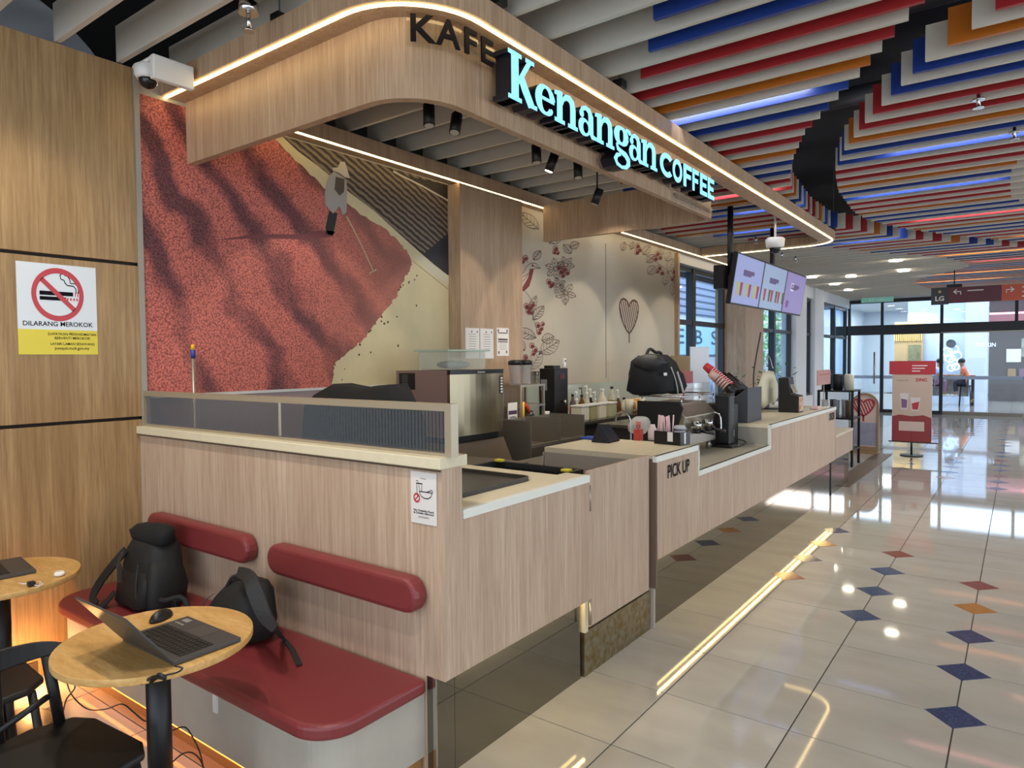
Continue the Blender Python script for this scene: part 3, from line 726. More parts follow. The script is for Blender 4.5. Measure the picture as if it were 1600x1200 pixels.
# tray inset in the near worktop
tr = MB()
tp = [(-2.62, 2.26), (-2.06, 2.26), (-2.06, 2.86), (-2.62, 2.86)]
def rrect(x0, x1, y0, y1, r, n=5):
    return arc(x1 - r, y1 - r, r, 0, 90, n) + arc(x0 + r, y1 - r, r, 90, 180, n) + arc(x0 + r, y0 + r, r, 180, 270, n) + arc(x1 - r, y0 + r, r, 270, 360, n)
def tray(x0, x1, y0, y1, z, h, r=.05, t=.012):
    o = rrect(x0, x1, y0, y1, r); i = rrect(x0 + t, x1 - t, y0 + t, y1 - t, max(.005, r - t)); n = len(o); mb = MB()
    vs = [(a, b_, z) for a, b_ in o] + [(a, b_, z + h) for a, b_ in o] + [(a, b_, z + h) for a, b_ in i] + [(a, b_, z + .004) for a, b_ in i]
    fs = []
    for L_ in range(3):
        for k in range(n): fs.append((L_ * n + k, L_ * n + (k + 1) % n, (L_ + 1) * n + (k + 1) % n, (L_ + 1) * n + k))
    fs += [list(range(n - 1, -1, -1)), [3 * n + k for k in range(n)]]
    return mb.add(vs, fs)
TRAYM = mat('dark_tray', '3a3632', 0.35)
solo('serving_tray', tray(-2.72, -2.04, 2.24, 2.92, 1.1305, .022), TRAYM, 'dark brown serving tray lying on the near worktop', 'tray')
# pick-up counter with a lowered middle
c2 = thing('pickup_counter', 'long oak pick up counter with white edge stepping down and up again', 'counter', (-2.3, 7.2, 0))
prof = [(4.075, .455), (9.38, .455), (9.38, ZT), (6.56, ZT), (6.56, ZLOW), (4.79, ZLOW), (4.79, ZT), (4.075, ZT)]
part(c2, 'front_panel', MB().prism([(XP - .022, a, b_) for a, b_ in prof], (.02, 0, 0)), W_PALE)
def edge(pts, w=.038):
    """white edge strip following the stepped top"""
    mb = MB()
    for (a, za), (b2, zb_) in zip(pts, pts[1:]):
        if abs(za - zb_) < 1e-6: mb.box(XP - .024, XP + .004, a - (0.0), b2, za - w, za)
        else: mb.box(XP - .024, XP + .004, a - (.014 if zb_ < za else .004), a + (.010 if zb_ > za else .004), min(za, zb_) - w * (1 if 1 else 0), max(za, zb_))
    return mb
part(c2, 'edge_strip', edge([(4.06, ZT), (4.79, ZT), (4.79, ZLOW), (6.56, ZLOW), (6.56, ZT), (9.385, ZT)]), W_CAPW)
part(c2, 'worktop', MB().box(-2.74, XP - .024, 4.075, 4.79, 1.095, ZT), W_CAP)
part(c2, 'low_worktop', MB().box(-2.95, XP - .024, 4.79, 6.56, ZLOW - .03, ZLOW), mat('grey_stone_top', 'a39c8c', 0.3))
part(c2, 'high_worktop', MB().box(-2.95, XP - .024, 6.56, 9.38, 1.095, ZT), W_CAP)
part(c2, 'end_panel', MB().box(-2.74, XP - .022, 4.075, 4.095, 0.0, 1.095), mat('end_grey', 'a59c90', 0.5))
part(c2, 'end_strip', MB().box(-1.93, XP - .002, 4.065, 4.08, .27, 1.11), mat('strip_brown', '6b584b', 0.6))
for q_ in ((-2.95, 6.55, 6.565), (-2.74, 4.78, 4.792)): part(c2, 'riser', MB().box(q_[0], XP - .024, q_[1], q_[2], ZLOW, 1.10), mat('riser_grey', '9c978a', 0.4))
part(c2, 'carcass', MB().box(-2.74, XK - .01, 4.10, 9.36, 0.46, 0.90), mat('carcass_grey', '8a8378', 0.6))
part(c2, 'kick_plate', MB().box(-2.74, XK, 4.11, 9.383, 0, 0.46), KICK)
part(c2, 'kick_trim', MB().cyl((-1.9, 4.09, 0.27), .006, .05, 8), CHROME)
part(c2, 'kick_profile', MB().box(-1.94, -1.915, 9.36, 9.385, 0, .45), BLACKM)
part(c2, 'knob', MB().cyl((-2.46, 4.05, .985), .012, .03, 10, axis='y').sph((-2.46, 4.045, .985), .026), mat('brass_knob', '9a7434', 0.3, .8), label='brass drawer knob')
t2 = Print((XP + .0, 4.225, 0), (0, 1, 0), (0, 0, 1), (1, 0, 0))
p0 = onx(1043, 737, XP); p1 = onx(1077, 720, XP)
t2.text('PICK UP', p0.y - 4.225, p0.z - .045, .092, e=.003, w=p1.y - p0.y, bold=.012).make(c2, 'lettering', INK)
t3 = Print((XP, 9.0, 0), (0, 1, 0), (0, 0, 1), (1, 0, 0))
t3.text('ORDER', 0.0, .985, .085, e=.003, w=.30, bold=.03).make(c2, 'lettering', INK)
part(c2, 'soffit', MB().box(XK, XP - .02, 4.11, 9.383, 0.455, 0.475), W_PALE)
# lower last leg of the counter
c3 = thing('end_counter', 'low end section of the oak counter with cream top beside the arched board', 'counter', (-2.3, 9.95, 0))
part(c3, 'front_panel', MB().box(XP - .022, XP - .002, 9.39, 10.5, .46, .735), W_PALE)
part(c3, 'worktop', MB().box(-2.5, XP + .002, 9.39, 10.5, .735, .765), W_CAP)
part(c3, 'carcass', MB().box(-2.5, XP - .025, 9.40, 10.48, .465, .735), mat('carcass_grey', '8a8378', 0.6))
part(c3, 'kick_plate', MB().box(-2.5, XK, 9.39, 10.48, 0, .46), KICK)
# led line under the counter overhang that washes the floor
und = mat('under_led', 'ffe296', 0.5, emit=22)
part(c1, 'under_led', MB().box(XP - .034, XP - .022, 2.18, 3.19, .435, .445), und)
part(c2, 'under_led', MB().box(XP - .034, XP - .024, 4.13, 9.37, .445, .455), und)

# ================================================================= BENCH
be = thing('bench', 'built in bench with red vinyl seat on a pale laminate base along the partition', 'bench', (-3.2, 1.8, 0))
def rpoly(x0, x1, y0, y1, rfr, rfl, n=10):
    """plan: front side is y0; round the two front corners"""
    return [(x1, y1), (x0, y1)] + arc(x0 + rfl, y0 + rfl, rfl, 180, 270, n) + arc(x1 - rfr, y0 + rfr, rfr, 270, 360, n)
sp = rpoly(-4.405, -1.965, 1.50, 2.036, .17, .20)
part(be, 'seat', MB().prism([(a, b_, .372) for a, b_ in sp], (0, 0, .062)), RED_UPH, bevel=.018, seg=3)
bp_ = rpoly(-4.39, -1.985, 1.545, 2.040, .15, .17)
part(be, 'base', MB().prism([(a, b_, .10) for a, b_ in bp_], (0, 0, .272)), mat('pale_concrete', 'b3aca0', 0.55, vary=.12, bscale=5))
part(be, 'plinth', MB().prism([(a, b_ + .03, .0) for a, b_ in rpoly(-4.37, -2.0, 1.56, 2.005, .14, .16)], (0, 0, .10)), mat('plinth_oak', '9a7040', 0.5))
part(be, 'plinth_led', MB().box(-4.15, -2.2, 1.552, 1.564, .088, .098), mat('plinth_led', 'ff8a30', 0.5, emit=7))
part(be, 'socket', MB().box(-2.745, -2.715, 1.538, 1.546, .27, .36), WHITE, label='white socket on the bench base')
for (xa, xb, lb) in ((-4.21, -3.155, 'red vinyl backrest cushion on the partition nearest the corner, behind the tall backpack'), (-2.99, -1.955, 'red vinyl backrest cushion on the partition beside the food notice')):
    r_ = .075
    pts = arc(xb - r_, .79, r_, -90, 90, 8) + arc(xa + r_, .79, r_, 90, 270, 8)
    o = solo('backrest_cushion', MB().prism([(a, YW - .001, z) for a, z in pts], (0, -.075, 0)), RED_UPH, lb, 'cushion', 'backrest cushions', bevel=.022, seg=3)
# ================================================================= TABLES
def table(cx, cy, label, zt=.75, r=.33):
    t = thing('cafe_table', label, 'table', (cx, cy, 0), 'round cafe tables')
    part(t, 'tabletop', MB().cyl((cx, cy, zt - .026), r, .026, 56), W_TABLE, bevel=.003)
    part(t, 'column', MB().cyl((cx, cy, .02), .042, zt - .05, 24), BLACKM)
    part(t, 'base', MB().lathe([(.21, 0), (.21, .008), (.19, .014), (.05, .022)], (cx, cy, 0), 32), BLACKM)
    part(t, 'top_plate', MB().box(cx - .11, cx + .11, cy - .11, cy + .11, zt - .034, zt - .026), BLACKM)
    return t
T1 = (-2.53, 1.21); T2 = (-3.885, 1.13)
table(*T1, 'round oak cafe table with the open laptop and mouse on it')
table(*T2, 'round oak cafe table cut by the left picture edge with the earphones on it')
# ================================================================= LAPTOPS
LAPG = mat('laptop_grey', '4b4a49', 0.42, 0.3); KEYS = mat('laptop_keys', '1b1b1c', 0.5)
def laptop(name, o, u, v, w, d, lean, label, z):
    """o: rear left corner seen by the user, u along the hinge, v from hinge to palm rest"""
    o, u, v = Vector(o), Vector(u).normalized(), Vector(v).normalized(); zz = Vector((0, 0, 1))
    c0 = o + u * w / 2 + v * d / 2
    t = thing(name, label, 'laptop', (c0.x, c0.y, z))
    B = lambda a, b_, h: o + u * a + v * b_ + zz * (h)
    part(t, 'base', MB().obox(B(w / 2, d / 2, .008), u * w / 2, v * d / 2, zz * .008), LAPG, bevel=.003)
    kb = MB(); nr, nc = 6, 15
    for i in range(nc):
        for j in range(nr):
            a = .02 + (w - .04) * (i + .5) / nc; b_ = .03 + (d * .5) * (j + .5) / nr
            if j == 5 and 4 <= i <= 8:
                continue
            kb.obox(B(a, b_, .0172), u * (w - .04) / nc * .42, v * d * .5 / nr * .42, zz * .0012)
    kb.obox(B(.02 + (w - .04) * 6.5 / nc, .03 + d * .5 * 5.5 / nr, .0172), u * (w - .04) / nc * 2.42, v * d * .5 / nr * .42, zz * .0012)
    part(t, 'keyboard', kb, KEYS, kind='stuff')
    part(t, 'trackpad', MB().obox(B(w * .46, d * .79, .0162), u * w * .14, v * d * .15, zz * .0006), mat('trackpad', '444342', 0.3))
    part(t, 'stickers', MB().obox(B(w * .87, d * .88, .0163), u * .02, v * .012, zz * .0004).obox(B(w * .86, d * .75, .0163), u * .03, v * .004, zz * .0004), mat('sticker_grey', '8c8a86', 0.5))
    ld = (zz * math.cos(lean) - v * math.sin(lean)); nrm = u.cross(ld)
    if lean > -1:
        L0 = B(0, 0.0, .012)
        part(t, 'lid', MB().obox(L0 + u * w / 2 + ld * d / 2, u * w / 2, ld * d / 2, nrm * .0035), LAPG, bevel=.002)
        sgn = 1 if nrm.dot(v) > 0 else -1
        part(t, 'screen', MB().obox(L0 + u * w / 2 + ld * d * .5 + nrm * sgn * .0037, u * (w / 2 - .012), ld * (d / 2 - .014), nrm * .0004), mat('screen_dark', '0c0d10', 0.1))
        lt = L0 + u * w * .5 + ld * d * .5 - nrm * sgn * .0038
        P_ = Print(lt, u, ld, -nrm * sgn)
        P_.ring((0, 0), .011, .003, e=.0004); P_.make(t, 'emblem', mat('emblem_grey', '77746c', 0.4))
    return t
q0, q1, q2, q3 = onz(272.5, 1041, .752), onz(189, 1000, .752), onz(372, 1001, .752), onz(282, 965, .752)
uu = (q1 - q0).normalized(); vv = ((q2 - q0) + (q3 - q1)).normalized(); vv = (vv - uu * vv.dot(uu)).normalized()
w_ = (q1 - q0).length * .97; d_ = (q2 - q0).length
# lean from the seen top edge of the lid
tl = Vector(q0)
laptop('laptop', (q0.x, q0.y, .752), uu, vv, w_, .245, R(38), 'open dark grey laptop on the middle round table, lid leaning back', .752)
a0, a1 = onz(62, 899, .752), onz(33, 874, .752); uu = Vector((a0 - a1)).normalized(); vv = Vector((uu.y, -uu.x, 0))
if vv.x > 0: vv = -vv
o0 = Vector((a1.x, a1.y, .752))
lp2 = thing('laptop', 'dark laptop on the left table cut by the picture edge, lid out of view', 'laptop', (o0.x - .15, o0.y - .1, .752))
def quad_lap(t, o, u, v, w, d):
    o = Vector(o); zz = Vector((0, 0, 1))
    part(t, 'base', MB().obox(o + u * w / 2 + v * d / 2 + zz * .008, u * w / 2, v * d / 2, zz * .008), LAPG, bevel=.003)
    kb = MB()
    for i in range(13):
        for j in range(5): kb.obox(o + u * (.02 + (w - .04) * (i + .5) / 13) + v * (d * .42 + d * .5 * (j + .5) / 5) + zz * .0172, u * (w - .04) / 30, v * d * .042, zz * .0012)
    part(t, 'keyboard', kb, KEYS, kind='stuff')
quad_lap(lp2, o0 - uu * 0.0, uu, vv, .33, .235)
# mouse
q = onz(252, 966, .752)
mu = vv
m_t = thing('computer_mouse', 'black wireless mouse behind the open laptop', 'mouse', (q.x, q.y, .7505))
dx = Vector((onz(270, 955, .752) - onz(233, 975, .752))); ang = math.atan2(dx.y, dx.x)
mb = MB().sph((0, 0, 0), .058, .031, .036, 20, 12)
for v_ in mb.v: v_.z = max(v_.z, 0.0)
mb.xf(Matrix.Translation((q.x, q.y, .7505)) @ Matrix.Rotation(ang, 4, 'Z'))
part(m_t, 'shell', mb, BLACK)
mb = MB().sph((-.022, 0, .0015), .026, .007, .0345, 12, 8)
for v_ in mb.v: v_.z = max(v_.z, .005)
mb.xf(Matrix.Translation((q.x, q.y, .7505)) @ Matrix.Rotation(ang, 4, 'Z'))
part(m_t, 'scroll_strip', mb, mat('mouse_grey', '6a6a6a', 0.3), label='grey centre strip')
# earphones on the left table
q = onz(49, 916, .75); q2_ = onz(93, 900, .75)
ep = thing('earphones', 'coiled white earphones with a black clip on the left table', 'earphones', (q.x, q.y, .75))
part(ep, 'clip', MB().box(q.x - .014, q.x + .014, q.y - .014, q.y + .014, .7505, .772), BLACK, bevel=.003)
pts = [Vector((q.x + .05 * math.cos(a / 6) * (1 + .2 * math.sin(a)), q.y + .03 * math.sin(a / 6 * 1.3), .753 + .012 * abs(math.sin(a / 5)))) for a in range(0, 40)]
part(ep, 'cord', MB().tube(pts, .0016, 6), WHITE)
solo('charging_case', MB().lathe([(.012, 0), (.022, .004), (.024, .012), (.018, .022)], (q2_.x, q2_.y, .7505), 20), mat('gloss_white', 'eeeae2', 0.15), 'small glossy white charging case near the rim of the left table', 'case')
# laptop charger lead
cab = [onz(272, 1041, .76)] + [Vector((p.x, p.y, p.z)) for p in (onz(284, 1041, .757), onz(280, 1048, .756))]
e1 = onz(262, 1058, .755)
T = Vector((T1[0], T1[1], 0))
side = Vector((e1.x, e1.y, .755))
cable = [onz(274, 1041, .760), onz(285, 1044, .757), onz(276, 1051, .756), onz(256, 1056, .757), ony(232, 1066, e1.y - .02), ony(215, 1063, e1.y - .02), ony(185, 1051, e1.y - .01), ony(150, 1054, e1.y - .01), ony(118, 1060, e1.y - .01), ony(117, 1075, e1.y), ony(104, 1092, e1.y + .02), ony(99, 1112, e1.y + .05), ony(98, 1130, e1.y + .08)]
def smooth(pts, n=5):
    P = [Vector(p) for p in pts]; out = []
    for i in range(len(P) - 1):
        p0, p1, p2, p3 = P[max(i - 1, 0)], P[i], P[i + 1], P[min(i + 2, len(P) - 1)]
        for k in range(n):
            t = k / n
            out.append(0.5 * ((2 * p1) + (-p0 + p2) * t + (2 * p0 - 5 * p1 + 4 * p2 - p3) * t * t + (-p0 + 3 * p1 - 3 * p2 + p3) * t ** 3))
    return out + [P[-1]]
lead = thing('charger_lead', 'black charger lead looping off the middle table to the chair', 'cable', (side.x, side.y, .4))
part(lead, 'cord', MB().tube(smooth(cable), .003, 6), BLACK)
kn = onz(228, 1061, .752); 
part(lead, 'knot', MB().tube(smooth([ony(208, 1066, e1.y - .02), ony(220, 1060, e1.y - .03), ony(235, 1066, e1.y - .02), ony(248, 1054, e1.y - .03), ony(258, 1060, e1.y - .02), ony(240, 1058, e1.y - .03), ony(222, 1068, e1.y - .02)]), .006, 6), BLACK)
ld2 = thing('floor_lead', 'thin black lead hanging below the middle table towards the bench base', 'cable', (-2.6, 1.3, .1))
yb = 1.30
part(ld2, 'cord', MB().tube(smooth([ony(100, 1045, yb), ony(98, 1010, yb - .05), ony(90, 1004, yb - .08), ony(60, 1008, yb - .1)]), .003, 6)
     .tube(smooth([ony(100, 1045, yb), ony(110, 1082, yb), ony(135, 1107, yb), ony(165, 1108, yb), ony(190, 1100, yb), ony(208, 1112, yb), ony(225, 1126, yb), ony(236, 1125, yb)]), .003, 6)
     .tube(smooth([ony(268, 1142, 1.36), ony(288, 1136, 1.38), ony(300, 1150, 1.40), ony(312, 1175, 1.42), ony(318, 1200, 1.44)]), .003, 6)
     .tube(smooth([ony(268, 1192, 1.36), ony(285, 1178, 1.38), ony(300, 1176, 1.40), ony(312, 1186, 1.42), ony(318, 1200, 1.44)]), .003, 6), BLACK)
# ================================================================= CHAIR
ch = thing('cafe_chair', 'black low back cafe chair in front of the middle table', 'chair', (-2.57, .93, 0))
CM = mat('black_chair', '141313', 0.5)
def spoly(pts, z): return [(a, b_, z) for a, b_ in pts]
seat = [(-2.80, .76), (-2.83, .90), (-2.80, 1.03), (-2.72, 1.075), (-2.42, 1.10), (-2.34, 1.07), (-2.31, .96), (-2.31, .85), (-2.36, .74), (-2.5, .70), (-2.72, .71)]
sm_ = MB().prism(spoly(seat, .425), (0, 0, .03)); part(ch, 'seat', sm_, CM, bevel=.012, seg=3)
ar = [(-2.67, .58, .70), (-2.74, .64, .715), (-2.80, .72, .735), (-2.83, .82, .745), (-2.82, .92, .745), (-2.785, .985, .74)]
bm_ = MB()
P = smooth(ar, 4); vs = []; fs = []
for i, p in enumerate(P):
    w = .058 * (1 - .55 * (i / (len(P) - 1)) ** 3); n_ = Vector((1, 0.15, 0)).normalized() * .012
    vs += [p - n_ + Vector((0, 0, -w)), p + n_ + Vector((0, 0, -w)), p + n_ * .6 + Vector((0, 0, w * .45)), p - n_ * .6 + Vector((0, 0, w * .45))]
    if i:
        for k in range(4): fs.append((4 * (i - 1) + k, 4 * (i - 1) + (k + 1) % 4, 4 * i + (k + 1) % 4, 4 * i + k))
fs += [[3, 2, 1, 0], [len(vs) - 4 + k for k in range(4)]]
part(ch, 'backrest', bm_.add(vs, fs), CM, bevel=.006)
for (a, b_) in (((-2.81, .80, .45), (-2.83, .80, .70)), ((-2.79, .98, .45), (-2.805, .95, .71))):
    part(ch, 'back_post', MB().tube([a, b_], .019, 8), CM)
for (a, b_) in (((-2.78, .98, .425), (-2.84, 1.03, 0)), ((-2.79, .78, .425), (-2.85, .73, 0)), ((-2.38, 1.05, .425), (-2.33, 1.10, 0)), ((-2.38, .77, .425), (-2.33, .71, 0))):
    part(ch, 'leg', MB().tube([a, b_], .017, 8, rs=[.019, .014]), CM)
part(ch, 'stretcher', MB().tube([(-2.80, .80, .5), (-2.80, .95, .56)], .012, 8), CM)
ch2 = thing('cafe_chair', 'black cafe chair by the left table, only its base in view at the picture edge', 'chair', (-3.33, .95, 0))
part(ch2, 'seat', MB().prism(spoly([(-3.60, .72), (-3.18, .68), (-3.12, .82), (-3.14, 1.0), (-3.22, 1.08), (-3.58, 1.10)], .44), (0, 0, .03)), CM, bevel=.012)
for (a, b_) in (((-3.18, 1.02, .44), (-3.13, 1.06, 0)), ((-3.18, .74, .44), (-3.14, .70, 0)), ((-3.54, 1.04, .44), (-3.58, 1.08, 0)), ((-3.54, .78, .44), (-3.58, .74, 0))):
    part(ch2, 'leg', MB().tube([a, b_], .016, 8), CM)
# ================================================================= BACKPACKS
BAG = mat('black_nylon', '141415', 0.7, bump=.25, bscale=35); BAG2 = mat('strap_webbing', '1d1d1e', 0.8); BAG3 = mat('padded_strap', '2a2a2b', 0.6, bump=.3, bscale=60)
def blob(c, rings, n=24, sq=3.0):
    """stacked superellipse rings: (z, rx, ry, dx, dy)"""
    mb = MB(); vs = []; fs = []
    for (z, rx, ry, dx_, dy_) in rings:
        for k in range(n):
            a = 2 * math.pi * k / n; ca, sa = math.cos(a), math.sin(a)
            vs.append((c[0] + dx_ + rx * math.copysign(abs(ca) ** (2 / sq), ca), c[1] + dy_ + ry * math.copysign(abs(sa) ** (2 / sq), sa), c[2] + z))
    for i in range(len(rings) - 1):
        for k in range(n): fs.append((i * n + k, i * n + (k + 1) % n, (i + 1) * n + (k + 1) % n, (i + 1) * n + k))
    m = (len(rings) - 1) * n
    mb.add(vs, fs, True); mb.add(vs, [list(range(n - 1, -1, -1)), [m + k for k in range(n)]], True)
    return mb
def rough_(mb, amp, seed):
    rnd = random.Random(seed)
    from mathutils import noise
    for v_ in mb.v:
        d = noise.noise_vector(v_ * 9 + Vector((seed, 0, 0))); v_ += d * amp; v_.z = max(v_.z, .437)
    return mb
b1 = thing('backpack', 'tall black roll top backpack on the bench in the corner', 'backpack', (-3.90, 1.84, .434))
c = (-3.84, 1.83, .437)
part(b1, 'body', rough_(blob(c, [(0.0, .13, .085, 0, 0), (.02, .185, .125, 0, 0), (.10, .20, .13, 0, 0), (.20, .185, .12, -.005, .005), (.30, .16, .10, -.01, .01), (.345, .14, .08, -.012, .012)], n=32), .016, 1), BAG)
part(b1, 'roll_top', rough_(blob(c, [(.325, .12, .05, -.01, .01), (.345, .165, .075, -.012, .01), (.38, .175, .072, -.025, .01), (.415, .15, .055, 0.01, .012), (.43, .09, .03, 0.02, .012)], n=32), .012, 2), mat('roll_top_black', '0c0c0d', 0.85))
part(b1, 'front_pocket', rough_(blob((c[0] + .0, c[1] - .12, c[2]), [(.01, .13, .03, 0, 0), (.03, .165, .04, 0, 0), (.15, .155, .035, 0, .012), (.20, .13, .018, 0, .03)], n=32), .008, 5), BAG)
part(b1, 'side_panel', rough_(blob((c[0] + .155, c[1] - .03, c[2]), [(.01, .05, .08, 0, 0), (.04, .06, .09, 0, 0), (.18, .05, .08, -.01, 0), (.26, .03, .05, -.03, 0)]), .008, 9), BAG)
part(b1, 'strap', ribbon([(c[0] - .12, c[1] - .09, c[2] + .29), (c[0] - .18, c[1] - .14, c[2] + .20), (c[0] - .25, c[1] - .18, c[2] + .10), (c[0] - .26, c[1] - .21, c[2] + .03), (c[0] - .19, c[1] - .22, c[2] + .006)], [.022, .024, .024, .022, .02], .005, (.3, -.85, .3)), BAG2)
part(b1, 'strap', ribbon([(c[0] - .19, c[1] - .20, c[2] + .004), (c[0] - .12, c[1] - .21, c[2] + .02), (c[0] - .09, c[1] - .17, c[2] + .08)], [.03, .028, .02], .005, (.0, -.6, .8)), BAG2)
part(b1, 'strap', MB().tube(smooth([(c[0] + .17, c[1] - .07, c[2] + .07), (c[0] + .24, c[1] - .06, c[2] + .07), (c[0] + .30, c[1] - .01, c[2] + .085), (c[0] + .35, c[1] + .0, c[2] + .05), (c[0] + .36, c[1] - .01, c[2] + .012)]), .014, 6), BAG2)
part(b1, 'buckle', MB().box(c[0] + .27, c[0] + .32, c[1] - .05, c[1] - .02, c[2] + .04, c[2] + .08), BLACK, bevel=.004)
part(b1, 'compression_strap', ribbon([(c[0] - .10, c[1] - .115, c[2] + .29), (c[0] - .06, c[1] - .16, c[2] + .235), (c[0] - .02, c[1] - .17, c[2] + .225), (c[0] - .01, c[1] - .175, c[2] + .15)], [.014, .014, .018, .018], .003, (.2, -.95, .2)), BAG3, label='charcoal compression strap')
part(b1, 'seam', MB().tube(smooth([(c[0] + .11, c[1] - .145, c[2] + .02), (c[0] + .105, c[1] - .145, c[2] + .14), (c[0] + .09, c[1] - .125, c[2] + .25)]), .004, 6), BAG3)
b2 = thing('backpack', 'slouched black backpack with a padded strap hanging forward on the bench', 'backpack', (-3.02, 1.86, .434))
c = (-3.03, 1.85, .437)
part(b2, 'body', rough_(blob(c, [(0.0, .15, .07, 0, 0), (.02, .205, .115, 0, 0), (.09, .215, .125, 0, 0), (.17, .19, .11, .03, .01), (.23, .15, .085, .05, .02), (.27, .10, .05, .06, .03)], sq=2.5, n=32), .015, 3), BAG)
part(b2, 'top_handle', MB().tube(smooth([(c[0] - .06, c[1] - .04, c[2] + .215), (c[0] - .01, c[1] - .03, c[2] + .285), (c[0] + .06, c[1] - .01, c[2] + .29), (c[0] + .12, c[1], c[2] + .235)]), .009, 6), BAG2)
ysp = 1.70
part(b2, 'padded_strap', ribbon([ony(372, 893, 1.80), ony(386, 899, 1.74), ony(393, 910, 1.70), ony(403, 935, 1.69), ony(414, 962, 1.685), ony(430, 983, 1.69)], [.022, .030, .033, .034, .030, .016], .008, (.45, -.8, .35)), BAG3, label='charcoal padded shoulder strap')
part(b2, 'webbing', ribbon([ony(430, 983, 1.69), onz(441, 997, .452), onz(455, 1012, .441), onz(463, 1028, .441), onz(468, 1039, .441)], [.012, .012, .013], .0015, (0, 0, 1)), BAG2)
part(b2, 'zip', MB().tube(smooth([(c[0] - .20, c[1] - .07, c[2] + .05), (c[0] - .15, c[1] - .10, c[2] + .15), (c[0] - .05, c[1] - .10, c[2] + .22)]), .003, 6), GREYP)
# ================================================================= MURAL (a printed photograph on the wall) and the botanical print
XM = -4.4205
def yz(px, py, x=XM): q = onx(px, py, x); return (q.y, q.z)
mu_t = thing('wall_mural', 'large printed wall mural of red coffee cherries being raked by a worker', 'mural', (XM, 3.5, 1.55))
ym0, ym1, zm0, zm1 = 2.095, 4.945, 1.552, 3.43
def MUP(): return Print((XM, 0, 0), (0, 1, 0), (0, 0, 1), (1, 0, 0))
# print materials: only colour
def cherry():
    m = bpy.data.materials.new('cherry_print'); m.use_nodes = True; nt = m.node_tree; N = nt.nodes; L = nt.links
    b = N['Principled BSDF']; b.inputs['Roughness'].default_value = .6
    g = N.new('ShaderNodeNewGeometry'); sx = N.new('ShaderNodeSeparateXYZ'); L.new(g.outputs['Position'], sx.inputs[0])
    def math_(op, a, b_=None, c=None):
        n = N.new('ShaderNodeMath'); n.operation = op
        for i, v in enumerate((a, b_, c)):
            if v is None: continue
            if isinstance(v, (int, float)): n.inputs[i].default_value = v
            else: L.new(v, n.inputs[i])
        return n.outputs[0]
    Y = sx.outputs['Y']; Z = sx.outputs['Z']
    # raked rows fan out from a far vanishing point up and to the left of the print
    vy, vz = 1.2, 4.75
    dy = math_('SUBTRACT', Y, vy); dz = math_('SUBTRACT', vz, Z)
    ang = math_('ARCTAN2', dy, dz)
    n0 = N.new('ShaderNodeTexNoise'); n0.inputs['Scale'].default_value = 2.5; n0.inputs['Detail'].default_value = 4; L.new(g.outputs['Position'], n0.inputs['Vector'])
    angd = math_('MULTIPLY_ADD', n0.outputs['Fac'], 0.14, ang)
    wave = math_('SINE', math_('MULTIPLY', angd, 44.0))
    n3 = N.new('ShaderNodeTexNoise'); n3.inputs['Scale'].default_value = 1.3; n3.inputs['Detail'].default_value = 2; L.new(g.outputs['Position'], n3.inputs['Vector'])
    band = N.new('ShaderNodeValToRGB'); e = band.color_ramp.elements; e[0].position = .52; e[0].color = (0, 0, 0, 1); e[1].position = .9; e[1].color = (1, 1, 1, 1)
    L.new(math_('MULTIPLY_ADD', wave, 0.32, math_('MULTIPLY_ADD', n3.outputs['Fac'], .9, .12)), band.inputs['Fac'])
    base = N.new('ShaderNodeMixRGB'); base.inputs['Color1'].default_value = rgb('cc7060'); base.inputs['Color2'].default_value = rgb('6c383a'); L.new(band.outputs['Color'], base.inputs['Fac'])
    # single cherries
    v = N.new('ShaderNodeTexVoronoi'); v.inputs['Scale'].default_value = 80; L.new(g.outputs['Position'], v.inputs['Vector'])
    sp_ = N.new('ShaderNodeValToRGB'); e = sp_.color_ramp.elements; e[0].position = .25; e[0].color = (1.15, 1.1, 1.1, 1); e[1].position = .75; e[1].color = (.42, .34, .36, 1); L.new(v.outputs['Distance'], sp_.inputs['Fac'])
    mx = N.new('ShaderNodeMixRGB'); mx.blend_type = 'MULTIPLY'; mx.inputs['Fac'].default_value = 1; L.new(base.outputs['Color'], mx.inputs['Color1']); L.new(sp_.outputs['Color'], mx.inputs['Color2'])
    # drier brownish part to the right
    mr = N.new('ShaderNodeMapRange'); mr.inputs['From Min'].default_value = 3.2; mr.inputs['From Max'].default_value = 4.2; L.new(Y, mr.inputs['Value'])
    mx2 = N.new('ShaderNodeMixRGB'); mx2.inputs['Color2'].default_value = rgb('98604f'); L.new(math_('MULTIPLY', mr.outputs['Result'], .65), mx2.inputs['Fac']); L.new(mx.outputs['Color'], mx2.inputs['Color1'])
    L.new(mx2.outputs['Color'], b.inputs['Base Color'])
    return m
